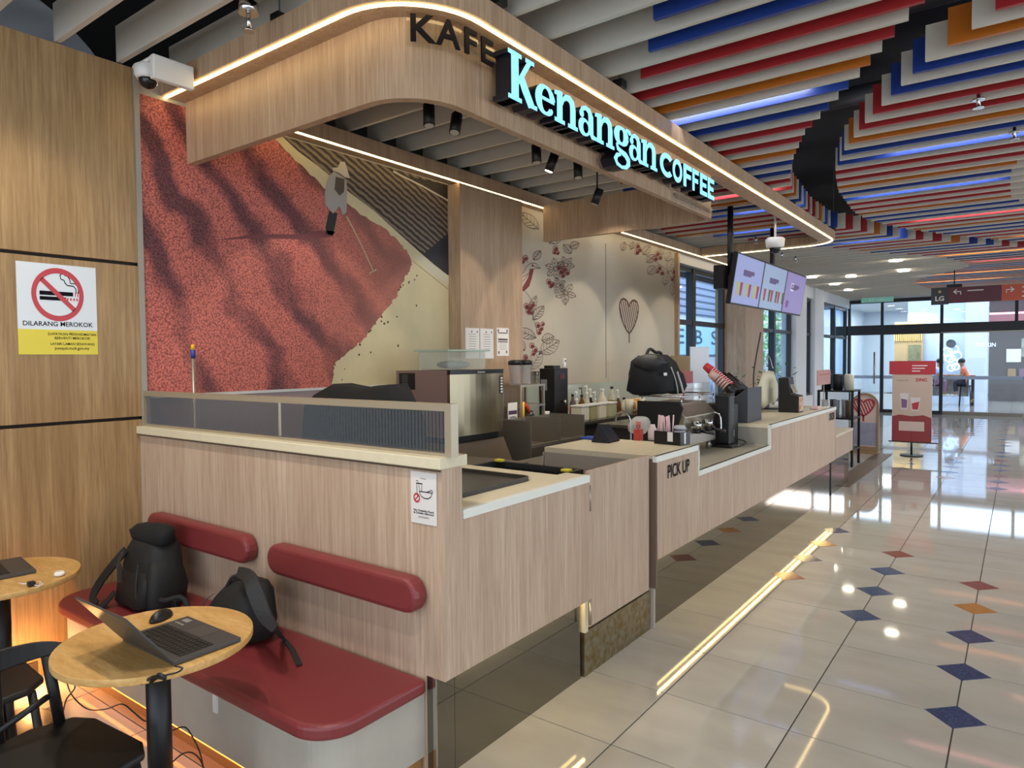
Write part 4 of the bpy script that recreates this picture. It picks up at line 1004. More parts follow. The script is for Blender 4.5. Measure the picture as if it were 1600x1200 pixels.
def rows():
    m = bpy.data.materials.new('field_print'); m.use_nodes = True; nt = m.node_tree; N = nt.nodes; L = nt.links
    b = N['Principled BSDF']; b.inputs['Roughness'].default_value = .6
    g = N.new('ShaderNodeNewGeometry'); mp = N.new('ShaderNodeMapping')
    d = Vector(yz(690, 400)) - Vector(yz(560, 290)); a = math.atan2(d.y, d.x)
    mp.inputs['Rotation'].default_value = (-a, 0, 0); L.new(g.outputs['Position'], mp.inputs['Vector'])
    w = N.new('ShaderNodeTexWave'); w.bands_direction = 'Z'; w.inputs['Scale'].default_value = 6.2; w.inputs['Distortion'].default_value = 2.2; w.inputs['Detail'].default_value = 3; w.inputs['Detail Scale'].default_value = 2; L.new(mp.outputs['Vector'], w.inputs['Vector'])
    r = N.new('ShaderNodeValToRGB'); e = r.color_ramp.elements; e[0].position = .3; e[0].color = rgb('2b2320'); e[1].position = .75; e[1].color = rgb('7a6857'); L.new(w.outputs['Fac'], r.inputs['Fac']); L.new(r.outputs['Color'], b.inputs['Base Color'])
    return m
CREAMP = mat('concrete_print', 'c9bb94', 0.6, vary=.12, bscale=4)
part(mu_t, 'concrete_area', MB().box(-4.4248, XM, ym0, ym1, zm0, zm1), CREAMP)
def clip(pts): return [(min(max(a, ym0), ym1), min(max(b, zm0), zm1)) for a, b in pts]
rnd = random.Random(3)
def jag(pts, amp, n=6):
    out = []
    for i, p in enumerate(pts[:-1]):
        q = pts[i + 1]
        for k in range(n): t = k / n; out.append((p[0] + (q[0] - p[0]) * t + rnd.uniform(-amp, amp), p[1] + (q[1] - p[1]) * t + rnd.uniform(-amp, amp)))
    return out + [pts[-1]]
edge_px = [(430, 217), (470, 258), (505, 292), (545, 322), (570, 338), (600, 358), (625, 380), (641, 400), (643, 415), (637, 428), (626, 446), (620, 462), (610, 475), (598, 490), (586, 505), (572, 525), (556, 540), (540, 553), (524, 566), (520, 585), (519, 604)]
E1 = jag([yz(*p) for p in edge_px], .012, 5)
red = [(ym0, zm0), (ym0, zm1)] + [(yz(430, 217)[0] - .12, zm1)] + E1 + [(yz(519, 606)[0], zm0)]
MUP().poly(clip(red), .001).make(mu_t, 'cherry_area', cherry())
fld = [(yz(440, 222)[0], zm1), (ym1, zm1), yz(700, 432), yz(660, 398), yz(620, 362), yz(585, 330), yz(545, 300), yz(500, 262), yz(465, 236)]
MUP().poly(clip(fld), .001).make(mu_t, 'drying_rows', rows())
MUP().poly(clip([yz(614, 268), yz(640, 276), (ym1, zm1), yz(702, 315), yz(660, 292)]), .002).make(mu_t, 'dark_corner', mat('print_black', '1c1716', 0.6))
MUP().strip([yz(614, 268), yz(660, 291), yz(701, 314)], .016, .003).make(mu_t, 'pale_line', mat('print_pale', 'b8b0a0', 0.6))
MUP().poly(clip([yz(701, 365), yz(660, 398), yz(701, 430)]), .002).make(mu_t, 'print_shadow', mat('print_shadow', '26222a', 0.6))
MUP().strip([yz(645, 408), yz(700, 452)], .006, .002).make(mu_t, 'kerb_line', mat('print_line', '6f675a', 0.6))
MUP().poly([yz(648, 400), yz(660, 400), yz(702, 432), yz(702, 445), yz(670, 424)], .0015).make(mu_t, 'kerb', mat('print_kerb', 'bfb7a2', 0.6))
sd = MUP()
for _ in range(130):
    px = rnd.uniform(525, 660); py = rnd.uniform(420, 598)
    lim = 643 - max(0, (py - 420)) * .72
    if lim + 2 < px < lim + 14 + rnd.random() ** 3 * 60: a, b_ = yz(px, py); sd.disc((a, b_), rnd.uniform(.006, .013), .002, 6)
sd.make(mu_t, 'scattered_cherries', mat('print_seed', '4a3a26', 0.6), kind='stuff')
# the raking worker, printed flat
PW = lambda pts, e: [yz(*p) for p in pts]
w1 = MUP(); w1.poly(PW([(514, 330), (527, 333), (524, 350), (520, 368), (512, 366), (508, 356)], 0), .003); w1.poly(PW([(510, 360), (524, 362), (519, 368), (508, 366)], 0), .003)
w1.make(mu_t, 'worker_trousers', mat('print_dark', '1f1b1c', 0.6))
w2 = MUP(); w2.poly(PW([(521, 268), (532, 275), (541, 282), (542, 300), (541, 332), (535, 336), (530, 322), (520, 334), (508, 320), (507, 300), (513, 276)], 0), .004)
w2.make(mu_t, 'worker_shirt', mat('print_shirt', '9a9490', 0.6))
w3 = MUP(); w3.poly(PW([(524, 276), (538, 280), (537, 300), (530, 306), (522, 296)], 0), .005); w3.make(mu_t, 'worker_face_shade', mat('print_shade', '4c4038', 0.6))
w4 = MUP(); w4.poly(PW([(518, 262), (527, 262), (531, 253), (538, 253), (541, 262), (544, 272), (546, 279), (538, 277), (528, 270), (520, 267)], 0), .006); w4.make(mu_t, 'worker_hat', mat('print_hat', 'b4ab9c', 0.6))
w5 = MUP(); w5.strip(PW([(541, 338), (560, 375), (583, 424)], 0), .016, .005); w5.strip(PW([(577, 427), (588, 421)], 0), .014, .005); w5.make(mu_t, 'worker_rake', mat('print_rake', 'b89a78', 0.6))
w6 = MUP(); w6.poly(PW([(500, 360), (512, 362), (520, 370), (470, 374), (400, 372), (330, 376), (400, 366), (470, 366)], 0), .002); w6.make(mu_t, 'worker_shadow', mat('print_cherry_dark', '70393c', 0.7))
# pale rail below the print
part(mu_t, 'rail', MB().box(XM, XM + .03, 2.10, 4.1, 1.535, 1.553), mat('pale_rail', 'c4c2bc', 0.4))
part(mu_t, 'lower_panel', MB().box(XM, XM + .012, 2.10, 4.2, 1.0, 1.535), mat('brown_glass', '7c5a50', 0.15))

# botanical print on the cream wall
bo = thing('botanical_print', 'line drawn coffee branches, blossoms and a long tailed bird printed on the cream wall', 'print', (-4.42, 6.3, 1.6))
def BP(): return Print((-4.4235, 0, 0), (0, 1, 0), (0, 0, 1), (1, 0, 0))
br, rd = BP(), BP()
YZ = lambda pts: [yz(p[0], p[1], -4.4235) for p in pts]
LW = .0085
def leaf(x0, y0, x1, y1, wd, veins=6, dst=None):
    d = dst or br
    a, b_ = Vector((x0, y0)), Vector((x1, y1)); t = b_ - a; n = Vector((-t.y, t.x)).normalized()
    prof = [(0, 0), (.15, .55), (.35, .95), (.55, 1), (.75, .75), (.9, .35), (1, 0)]
    for s in (1, -1): d.strip(YZ([a + t * f + n * (s * wd * k) for f, k in prof]), LW, .001)
    d.strip(YZ([a, a + t * .5, b_]), LW, .001)
    for i in range(1, veins):
        f = i / veins; k = [q for q in prof if q[0] >= f][0][1]
        for s in (1, -1): d.strip(YZ([a + t * (f - .08), a + t * min(1, f + .08) + n * (s * wd * k * .85)]), LW * .8, .001)
def berry(x, y, r, fill=True):
    p = YZ([(x + r * math.cos(R(a)), y + r * math.sin(R(a))) for a in range(0, 360, 30)])
    rd.strip(p, LW, .002, closed=True)
    if fill: rd.poly(YZ([(x + r * .15 + r * .7 * math.cos(R(a)), y + r * .2 + r * .7 * math.sin(R(a))) for a in range(0, 360, 36)]), .002)
def blossom(x, y, r, n=5, a0=10):
    for k in range(n):
        a = R(a0 + 360 * k / n); leaf(x + 2 * math.cos(a), y + 2 * math.sin(a), x + r * math.cos(a), y + r * math.sin(a), r * .26, 2)
leaf(842, 358, 812, 332, 9); leaf(845, 392, 833, 406, 6); leaf(858, 380, 880, 366, 7, 5)
for (x, y, r) in ((806, 365, 5), (804, 373, 4), (812, 400, 4), (821, 403, 4), (816, 408, 4), (868, 388, 4), (871, 395, 3), (866, 394, 3)): berry(x, y, r)
br.strip(YZ([(803, 385), (812, 398), (826, 411)]), LW, .001)
# bird
br.strip(YZ([(801, 440), (806, 432), (818, 426), (824, 415), (830, 411), (838, 412), (845, 419), (834, 420)]), LW, .001)
br.strip(YZ([(803, 446), (812, 444), (822, 434), (827, 425)]), LW, .001); br.strip(YZ([(801, 434), (812, 436), (824, 428)]), LW, .001); br.strip(YZ([(845, 419), (833, 416)]), LW, .001)
rd.poly(YZ([(828, 420), (834, 420), (831, 434), (827, 447), (819, 455), (813, 455), (818, 446), (825, 434)]), .0015)
berry(832, 415, 1.2)
for k in range(9): rd.strip(YZ([(816 - k * .8, 452), (808 - k * .8, 470 + k), (803 - .2 * k + (k % 3) * 2, 500 + 5 * k), (806 + 3 * (k % 4), 516 + 3 * k)]), .007, .0015)
br.strip(YZ([(820, 455), (826, 462), (832, 472), (834, 500), (840, 520)]), LW, .001)
for (x, y, r) in ((822, 478, 4), (828, 480, 4), (832, 476, 4), (825, 486, 4), (830, 488, 3.5), (840, 508, 4), (845, 513, 4), (842, 519, 4), (848, 506, 3), (806, 545, 4), (801, 552, 4), (831, 540, 4), (836, 546, 4), (833, 552, 3.5), (821, 558, 4)): berry(x, y, r)
leaf(826, 492, 838, 462, 6); leaf(832, 500, 850, 478, 7); leaf(838, 528, 806, 514, 8, 7); leaf(843, 552, 874, 532, 11, 7); leaf(828, 578, 846, 548, 10, 7); leaf(812, 530, 801, 512, 6); leaf(820, 548, 806, 530, 7); leaf(803, 575, 822, 556, 7)
leaf(846, 532, 866, 526, 8, 6)
blossom(868, 420, 17, 6, 20); blossom(884, 414, 14, 6); blossom(884, 458, 17, 5, 90); blossom(872, 446, 13, 5, 40); leaf(882, 452, 883, 477, 6, 3)
for (x, y, r) in ((876, 424, 4), (882, 420, 4), (879, 430, 4), (886, 426, 4), (873, 418, 3), (857, 440, 4), (863, 444, 3.5), (860, 447, 3)): berry(x, y, r)
leaf(893, 396, 880, 382, 6); leaf(890, 386, 905, 380, 6)
# second spray at the upper right
for (x, y, r) in ((996, 384, 4), (999, 390, 4), (995, 394, 4), (1027, 396, 4), (1031, 402, 4), (1024, 404, 4), (1030, 418, 4), (1034, 426, 4), (1027, 424, 3), (1053, 424, 4), (1054, 431, 4), (1050, 436, 3)): berry(x, y, r)
for l in ((972, 392, 976, 378, 5), (1004, 398, 1016, 384, 6), (1010, 410, 1024, 398, 6), (1012, 428, 1024, 416, 7), (1040, 408, 1048, 394, 6), (1044, 426, 1052, 404, 6), (1038, 446, 1044, 424, 6), (1050, 462, 1054, 438, 5), (1036, 398, 1030, 384, 5), (985, 390, 990, 378, 4)): leaf(*l, 5)
br.strip(YZ([(975, 380), (1000, 392), (1026, 410), (1040, 420), (1052, 440)]), LW, .001)
br.make(bo, 'brown_lines', mat('brown_line_ink', '76625a', 0.7), kind='stuff'); rd.make(bo, 'maroon_lines', INKR, kind='stuff')
# heart leaf on the joint panel and panel joints
hp = Print((-4.423, onx(983, 536, -4.423).y, onx(983, 536, -4.423).z), (0, 1, 0), (0, 0, 1), (1, 0, 0))
ht = onx(983, 468, -4.423).z - hp.P.z; hw = onx(998, 500, -4.423).y - onx(969, 500, -4.423).y
def heart(P_, w, h, lw, stem, n=9, dx=0, dz=0):
    pts = [(dx + x * w / .98, dz + stem + y * (h - stem) / 1.31) for x, y in heart_pts()]
    P_.strip(pts, lw, .002, closed=True); P_.strip([(dx, dz), (dx, dz + stem + .01)], lw * 1.1, .002)
    import bisect
    def inside(x, y):
        c = False; m = len(pts)
        for i in range(m):
            (x1, y1), (x2, y2) = pts[i], pts[i - 1]
            if (y1 > y) != (y2 > y) and x < (x2 - x1) * (y - y1) / (y2 - y1) + x1: c = not c
        return c
    for i in range(-n, n + 1):
        ox = dx + i * w / n; run = []
        for k in range(101):
            yy = dz + stem + (h - stem) * k / 100; xx = ox - (k / 100) * w * .35
            if inside(xx, yy): run.append((xx, yy))
            elif len(run) > 1: P_.strip([run[0], run[-1]], lw * .75, .0015); run = []
            else: run = []
        if len(run) > 1: P_.strip([run[0], run[-1]], lw * .75, .0015)
hl = thing('heart_emblem', 'tall striped brown heart leaf emblem on the cream wall', 'emblem', (-4.42, hp.P.y, hp.P.z))
heart(hp, hw, ht, .028, ht * .22); hp.make(hl, 'heart_leaf', mat('heart_brown', '5a3a34', 0.6))
yj = onx(947, 460, -4.42).y
part(wb, 'panel_joint', MB().box(-4.426, -4.4225, yj - .006, yj + .006, 1.5, 3.28), mat('joint_grey', '6e675a', 0.7))
yk = onx(966, 560, -4.42).y
part(wb, 'cover_panel', MB().box(-4.426, -4.419, yj + .05, yk + .05, 1.2, 1.72), mat('wall_cream', 'b7ae9c', 0.7), bevel=.002)

# ================================================================= NOTICES
# no-smoking notice
XL_ = -4.4195
ns = thing('no_smoking_notice', 'square white and yellow no smoking notice on the warm oak wall', 'notice', (XL_, 1.6, 1.8))
c00 = onx(24, 406, XL_); c11 = onx(153, 554, XL_)
y0, z1_ = c00.y, onx(22, 407, XL_).z; y1, z0_ = c11.y + .0, c11.z
Wn, Hn = y1 - y0, z1_ - z0_
part(ns, 'sheet', MB().box(XL_, XL_ + .002, y0, y1, z0_ + Hn * .275, z1_), mat('notice_pale', 'd5dbe0', 0.35))
part(ns, 'yellow_band', MB().box(XL_, XL_ + .002, y0, y1, z0_, z0_ + Hn * .275), mat('notice_yellow', 'd8c63c', 0.4))
def NP(): return Print((XL_ + .002, y0, z0_), (0, Wn, 0), (0, 0, Hn), (1, 0, 0))
k = NP(); k.text('DILARANG MEROKOK', .5, .315, .052, e=.001, w=.88, bold=.012, align='C'); 
k.text('DAPATKAN PERKHIDMATAN', .67, .215, .03, w=.62, bold=.006, align='C'); k.text('BERHENTI MEROKOK', .67, .17, .03, w=.46, bold=.006, align='C'); k.text('LAYARI LAMAN SESAWANG', .67, .105, .03, w=.57, bold=.006, align='C'); k.text('jomquit.moh.gov.my', .66, .055, .034, w=.45, bold=.01, align='C')
k.make(ns, 'lettering', INK)
k = NP(); k.poly([(.27, .655), (.69, .655), (.69, .70), (.27, .70)], .0008); k.poly([(.27, .60), (.60, .60), (.60, .64), (.27, .64)], .0008)
k.strip([(.73, .69), (.73, .74), (.70, .77), (.62, .775), (.59, .80), (.58, .83), (.54, .84), (.53, .88), (.56, .91)], .012, .0008); k.strip([(.76, .69), (.76, .76), (.72, .80), (.66, .80), (.65, .85), (.62, .88), (.585, .885)], .012, .0008); k.make(ns, 'cigarette', INK)
k = NP(); k.ring((.5, .665), .30, .06, .0012, ry=.265); k.poly([(.275, .81), (.315, .85), (.725, .52), (.685, .48)], .0012)
for x in (.715, .745): k.poly([(x, .65), (x + .012, .65), (x + .012, .70), (x, .70)], .0009)
for x in (.61, .65, .69, .73): k.poly([(x, .605), (x + .02, .605), (x + .02, .635), (x, .635)], .0009)
k.make(ns, 'red_ring', mat('notice_red', 'b93a42', 0.4))
# outside-food notice
YP = YW - .0015
fn = thing('food_notice', 'small white notice about outside food and drinks on the oak partition', 'notice', (-1.95, YP, 1.1))
c0 = ony(642, 735, YP); c1_ = ony(683, 818, YP)
x0, x1 = c0.x, c1_.x; z1_ = c0.z + .0; z0_ = c1_.z - .012
part(fn, 'sheet', MB().box(x0, x1, YP - .002, YP, z0_, z1_), mat('notice_white', 'd9d4d0', 0.4))
def FP(): return Print((x0, YP - .002, z0_), (x1 - x0, 0, 0), (0, 0, z1_ - z0_), (0, -1, 0))
k = FP(); k.text('No Outside Food', .5, .235, .04, w=.78, bold=.025, align='C'); k.text('& Drinks Allowed', .5, .185, .04, w=.78, bold=.025, align='C'); k.text('Kenangan', .5, .865, .022, w=.24, align='C')
k.strip([(.3, .14), (.7, .14)], .006); k.strip([(.28, .12), (.72, .12)], .006)
k.strip([(.22, .82), (.3, .82), (.31, .76)], .014); k.strip([(.22, .77), (.47, .77)], .022); k.strip([(.24, .75), (.27, .52)], .016); k.strip([(.45, .75), (.43, .62)], .016); k.strip([(.33, .74), (.36, .62)], .014)
k.strip([(.34, .62), (.86, .62)], .018); k.strip([(.34, .62), (.40, .54), (.52, .50), (.68, .50), (.79, .54), (.84, .62)], .018); k.strip([(.62, .62), (.82, .67), (.88, .65), (.84, .62)], .016)
k.make(fn, 'drawing', INK)
k = FP(); k.ring((.24, .49), .11, .04, .0012, ry=.075); k.strip([(.17, .45), (.31, .53)], .03, .0012); k.make(fn, 'red_ring', mat('notice_red', 'b93a42', 0.4))
# papers pinned on the wood pillar
XPp = -4.269
for i, (a, b_, c, d, lab) in enumerate(((727, 512, 749, 560, 'white permit sheet on the wood pillar, leftmost of the three'), (750, 513, 771, 560, 'white permit sheet on the wood pillar, middle of the three, partly behind the clear bin'), (776, 512, 795, 556, 'white price notice with dark bands on the wood pillar, rightmost of the three'))):
    q0, q1 = onx(a, b_, XPp), onx(c, d, XPp)
    pp = thing('paper_notice', lab, 'notice', (XPp, (q0.y + q1.y) / 2, q1.z), 'papers on the wood pillar')
    part(pp, 'sheet', MB().box(XPp, XPp + .002, q0.y, q1.y, q1.z, q0.z), PAPER)
    k = Print((XPp + .002, q0.y, q1.z), (0, q1.y - q0.y, 0), (0, 0, q0.z - q1.z), (1, 0, 0))
    if i < 2:
        for r_ in range(7): k.strip([(.25, .8 - .08 * r_), (.75, .8 - .08 * r_)], .012, .0006)
        k.disc((.45, .88), .04, .0006, 8); k.disc((.85, .88), .04, .0006, 8)
    else:
        for (v0, v1) in ((.80, .84), (.55, .62), (.48, .52)): k.poly([(.1, v0), (.9, v0), (.9, v1), (.1, v1)], .0006)
        for (u_, v_) in ((.12, .9), (.85, .9), (.15, .12), (.8, .14)): k.disc((u_, v_), .06, .0006, 8)
        for r_ in range(4): k.strip([(.2, .42 - .06 * r_), (.8, .42 - .06 * r_)], .01, .0006)
    k.make(pp, 'print', mat('grey_ink', '5a5656', 0.6))
# ================================================================= BACK OF HOUSE
def spot(px0, px1, pyt, pyb, z):
    """base point on the surface z, width and height of what the pixels span"""
    p = onz((px0 + px1) / 2, pyb, z); d = depth(p); w = (px1 - px0) * d / F_PX
    return p, w, zat(pyt, p.x, p.y) - z
def boxat(px0, px1, pyt, pyb, z, ratio=1.0):
    """axis aligned box whose silhouette spans the pixels; ratio = y size / x size"""
    p, w, h = spot(px0, px1, pyt, pyb, z)
    dv = Vector((p.x, p.y)).normalized(); sx = w / (abs(dv.y) + ratio * abs(dv.x)); sy = sx * ratio
    c = p + Vector((dv.x, dv.y, 0)) * (sx * abs(dv.x) + sy * abs(dv.y)) * .5
    return c.x - sx / 2, c.x + sx / 2, c.y - sy / 2, c.y + sy / 2, z, z + h
ZB = 1.10
bc = thing('back_counter', 'dark topped back counter along the printed walls behind the shop', 'counter', (-4.0, 7.5, 0))
part(bc, 'worktop', MB().box(-4.24, -3.66, 5.98, 10.2, ZB - .03, ZB), mat('dark_top', '4c4740', 0.25))
part(bc, 'backsplash', MB().box(-4.26, -4.24, 5.98, 10.2, ZB, ZB + .36), mat('glass_splash', 'a8ada0', 0.1))
part(bc, 'ledge', MB().box(-4.255, -3.955, 4.80, 5.98, ZB - .04, ZB), STEELD)
part(bc, 'ledge_support', MB().box(-4.25, -4.0, 4.85, 5.97, 0, ZB - .04), mat('dark_carcass', '2b2724', 0.5))
part(bc, 'carcass', MB().box(-4.24, -3.68, 5.98, 10.2, .1, ZB - .03), mat('dark_carcass', '2b2724', 0.5))
bs = thing('stock_counter', 'low dark cabinet under the mural, half hidden by the partition', 'cabinet', (-3.9, 3.1, 0))
part(bs, 'carcass', MB().box(-4.40, -2.82, 2.28, 3.95, 0, 1.0), mat('dark_carcass', '2b2724', 0.5)); part(bs, 'worktop', MB().box(-4.40, -2.81, 2.27, 3.97, 1.0, 1.03), STEELD)
# mop handle
q = ony(300, 612, 2.22)
mp_ = thing('mop_handle', 'upright silver mop handle with blue and yellow grip before the mural', 'mop', (q.x, 2.23, 0))
zt = ony(298, 538, 2.232).z; 
part(mp_, 'shaft', MB().cyl((q.x, 2.232, 0), .011, zt - .085, 10), STEEL)
part(mp_, 'blue_grip', MB().cyl((q.x, 2.232, zt - .085), .014, .05, 10), mat('grip_blue', '2a3a8c', 0.4))
part(mp_, 'yellow_tip', MB().cyl((q.x, 2.232, zt - .035), .013, .035, 10, .010), mat('grip_yellow', 'd8a81e', 0.4))
part(mp_, 'mop_head', MB().box(q.x - .13, q.x + .13, 2.20, 2.265, 0, .04), mat('mop_grey', '55585c', 0.8))
# black cloth covered machine
ya = 2.55
xa, xb = max(-4.38, ony(468, 615, ya).x), ony(668, 632, ya + .3).x; zt = ony(560, 603, ya + .1).z
cv = MB(); rings = []
for i in range(9):
    f = i / 8; x = xa + (xb - xa) * f; top = zt + .012 * math.sin(f * 9) - (.10 * (1 - min(1, f * 5)) + .14 * max(0, (f - .93) * 14)); rings.append((x, top))
vs = []; fs = []
for (x, top) in rings:
    vs += [(x, ya - .02, 1.031), (x, ya + .03, top - .03), (x, ya + .10, top), (x, ya + .24, top), (x, ya + .28, top - .06), (x, ya + .30, 1.031)]
for i in range(8):
    for k in range(5): fs.append((6 * i + k, 6 * i + k + 1, 6 * i + 7 + k, 6 * i + 6 + k))
fs += [[0, 1, 2, 3, 4, 5], [6 * 8 + k for k in (5, 4, 3, 2, 1, 0)]]
xs_ = max(v[0] for v in vs)
solo('covered_machine', rough_(MB().add(vs, fs, True), .0, 2), mat('black_cloth', '0d0c0d', 0.9, bump=.2, bscale=20), 'machine under a black dust cover behind the fluted glass', 'machine')
# ice machine
ix0, ix1, iy0, iy1 = -4.20, -3.60, 4.03, 4.72
ice = thing('ice_machine', 'stainless ice machine with black top strip beside the wood pillar', 'ice machine', (-3.9, 4.37, 0))
part(ice, 'cabinet', MB().box(ix0, ix1 - .03, iy0, iy1, 1.14, 1.675), mat('mural_tinted_steel', '96807a', 0.45, .4), label='steel side panel')  # pink reflection of the red mural is mixed into the steel colour
fp = [(ix1 - .03, iy0)] + [(ix1 + .035 * math.sin(math.pi * (.0 + t / 10)) ** .6, iy0 + (iy1 - iy0) * t / 10) for t in range(11)] + [(ix1 - .03, iy1)]
part(ice, 'front_door', MB().prism([(a, b_, 1.15) for a, b_ in fp], (0, 0, .495)), mat('golden_steel', 'a0957c', 0.24, .9))
part(ice, 'top_strip', MB().prism([(a + .004, b_, 1.645) for a, b_ in fp], (0, 0, .035)), BLACK)
vt = part(ice, 'vent', MB().box(-4.16, -3.98, iy0 - .006, iy0, 1.52, 1.655), BLACK)
vl = MB()
for k_ in range(9): vl.box(-4.12, -4.06, iy0 - .010, iy0 - .006, 1.53 + .013 * k_, 1.536 + .013 * k_)
part(vt, 'louvres', vl, GREYP, kind='stuff')
bt = part(ice, 'button_panel', MB().box(ix1 + .008, ix1 + .022, iy1 - .075, iy1 - .03, 1.47, 1.62), BLACK)
for k_ in range(6): part(bt, 'button', MB().box(ix1 + .022, ix1 + .025, iy1 - .066, iy1 - .040, 1.478 + .0235 * k_, 1.492 + .0235 * k_), WHITE)
part(ice, 'bin_gap', MB().box(ix0, ix1 - .05, iy0 + .01, iy1 - .01, 1.09, 1.14), BLACK)
part(ice, 'bin', MB().prism([(ix0, iy0, .12), (ix1 + .02, iy0, .12), (ix1 + .16, iy0, .75), (ix1 + .0, iy0, 1.09), (ix0, iy0, 1.09)], (0, iy1 - iy0, 0)), mat('bin_steel', 'a0957c', 0.28, .85))
part(ice, 'plinth', MB().box(ix0 + .05, ix1 - .05, iy0 + .05, iy1 - .05, 0, .12), BLACK)
t_ = Print((ix1 + .043, iy0 + .34, 1.653), (0, 1, 0), (0, 0, 1), (1, 0, 0)); t_.text('Scotsman', 0, 0, .018, align='C'); t_.make(ice, 'lettering', WHITE)
cb = thing('clear_bin', 'translucent lidded storage bin on top of the ice machine', 'box', (-3.85, 4.35, 1.682))
part(cb, 'tub', MB().prism([(-4.02, 4.12, 1.682), (-3.70, 4.12, 1.682), (-3.70, 4.60, 1.682), (-4.02, 4.60, 1.682)], (0, 0, .15)), frosted('frosted_bin', 'c4cdc0', .35))
part(cb, 'lid', MB().box(-4.05, -3.67, 4.09, 4.63, 1.832, 1.845), frosted('green_lid', 'a6bfae', .6))
part(cb, 'towel', rough_(MB().sph((-3.85, 4.36, 1.72), .12, .17, .034), .006, 8), mat('grey_towel', '7d8288', 0.9))
# folding crate in front of the gate
cr = thing('folding_crate', 'black folding crate with yellow latches standing behind the gate', 'crate', (-2.25, 3.5, .75))
cx_0, cx_1, cy_0, cy_1, cz0, cz1 = -2.79, -2.14, 3.245, 3.575, .80, 1.09
cm = mat('crate_black', '161617', 0.55)
st_ = solo('step_stool', MB().box(-2.80, -2.13, 3.245, 3.60, 0, .795), STEELD, 'steel cart under the folding crate behind the gate', 'cart')
part(cr, 'base', MB().box(cx_0, cx_1, cy_0, cy_1, cz0, cz0 + .02), cm)
for (a, b_, c_, d_) in ((cx_0, cx_1, cy_0, cy_0 + .012), (cx_0, cx_1, cy_1 - .012, cy_1), (cx_0, cx_0 + .012, cy_0 + .012, cy_1 - .012), (cx_1 - .012, cx_1, cy_0 + .012, cy_1 - .012)):
    w = part(cr, 'side', MB().box(a, b_, c_, d_, cz0 + .02, cz1 - .03), cm)
part(cr, 'rim', MB().box(cx_0 - .012, cx_1 + .012, cy_0 - .012, cy_0 + .016, cz1 - .03, cz1).box(cx_0 - .012, cx_1 + .012, cy_1 - .016, cy_1 + .012, cz1 - .03, cz1).box(cx_0 - .012, cx_0 + .016, cy_0 + .016, cy_1 - .016, cz1 - .03, cz1).box(cx_1 - .016, cx_1 + .012, cy_0 + .016, cy_1 - .016, cz1 - .03, cz1), mat('crate_rim', '2c2c2e', 0.5))
rb = MB()
for k_ in range(8): rb.box(cx_0 + .04 + .085 * k_, cx_0 + .05 + .085 * k_, cy_1 - .018, cy_1 - .012, cz0 + .03, cz1 - .03)
for k_ in range(2): rb.box(cx_0 + .012, cx_1 - .012, cy_1 - .017, cy_1 - .012, cz0 + .09 + .09 * k_, cz0 + .1 + .09 * k_)
part(cr, 'ribs', rb, mat('crate_rib', '242427', 0.5), kind='stuff')
for (a, b_) in ((cx_1 - .02, cy_0 + .20), (cx_0 + .05, cy_1 - .03)): part(cr, 'latch', MB().box(a - .03, a + .03, b_ - .022, b_ + .022, cz1 + .0005, cz1 + .018), mat('latch_yellow', 'd6c838', 0.4), bevel=.006, label='yellow latch')
# steel sinks
sk = thing('sink_unit', 'stainless sink with tall splash guards right of the ice machine', 'sink', (-3.7, 5.2, 0))
sx0, sx1, sy0, sy1 = -3.94, -3.52, 5.0, 5.95
part(sk, 'body', MB().box(sx0, sx1, sy0, sy1, .1, .96), mat('dark_steel', '6e6458', 0.4, .5))
part(sk, 'near_guard', MB().box(sx0, sx1 + .02, sy0 - .012, sy0, .1, 1.21), STEELD)
part(sk, 'back_guard', MB().box(sx0, sx0 + .012, sy0, sy1, .96, 1.19), STEEL)
part(sk, 'middle_guard', MB().box(sx0, sx1, 5.50, 5.512, .96, 1.2), STEELD)
part(sk, 'far_guard', MB().box(sx0, sx1, sy1, sy1 + .012, .96, 1.2), STEELD)
part(sk, 'rim', MB().box(sx1 - .04, sx1, sy0, sy1, .96, .985), STEEL)
lb_ = solo('menu_notice', MB().box(-2.772, -2.768, 4.10, 4.34, .92, 1.09), PAPER, 'white notice stuck on the left end of the pick up counter cabinet', 'notice')
k = Print((-2.7415, 0, 0), (1, 0, 0), (0, 0, 1), (0, -1, 0))
# wire rack
ZR = 1.10
def onB(px, py): return onz(px, py, ZR)
rk = thing('steel_rack', 'stainless shelf rack on the back counter carrying the blender jars', 'rack', (-4.0, 6.3, ZR))
rx0, rx1, ry0, ry1, rz = -4.21, -3.985, 5.50, 5.91, 1.505
RM = STEEL
for (a, b_) in ((rx0, ry0), (rx1, ry0), (rx0, ry1), (rx1, ry1)): part(rk, 'post', MB().box(a - .012, a + .012, b_ - .012, b_ + .012, ZR, rz - .02), RM)
for z in (1.30, rz): part(rk, 'shelf', MB().box(rx0 - .015, rx1 + .015, ry0 - .015, ry1 + .015, z - .02, z), RM)
for i, yy in enumerate((5.55, 5.73)):
    j = thing('blender_jar', ['clear blender jar with black lid on the steel rack, left one', 'clear blender jar with black lid on the steel rack, right one'][i], 'blender', (-4.08, yy, rz), 'blender jars')
    part(j, 'jar', MB().lathe([(.048, 0.001), (.054, .02), (.064, .19), (.066, .2)], (-4.08, yy, rz), 20), frosted('jar_plastic', 'a8a6ae', .4))
    part(j, 'lid', MB().lathe([(.070, .2), (.072, .235), (.05, .25)], (-4.08, yy, rz), 20), BLACK)
for i, yy in enumerate((5.83, 5.895)):
    solo('drinking_glass', MB().lathe([(.028, .001), (.034, .13), (.031, .13), (.026, .006)], (-4.06, yy, rz), 16), CLEAR, ['empty drinking glass on the steel rack next to the blender jars', 'empty drinking glass at the right end of the steel rack'][i], 'glass', 'glasses on the rack')
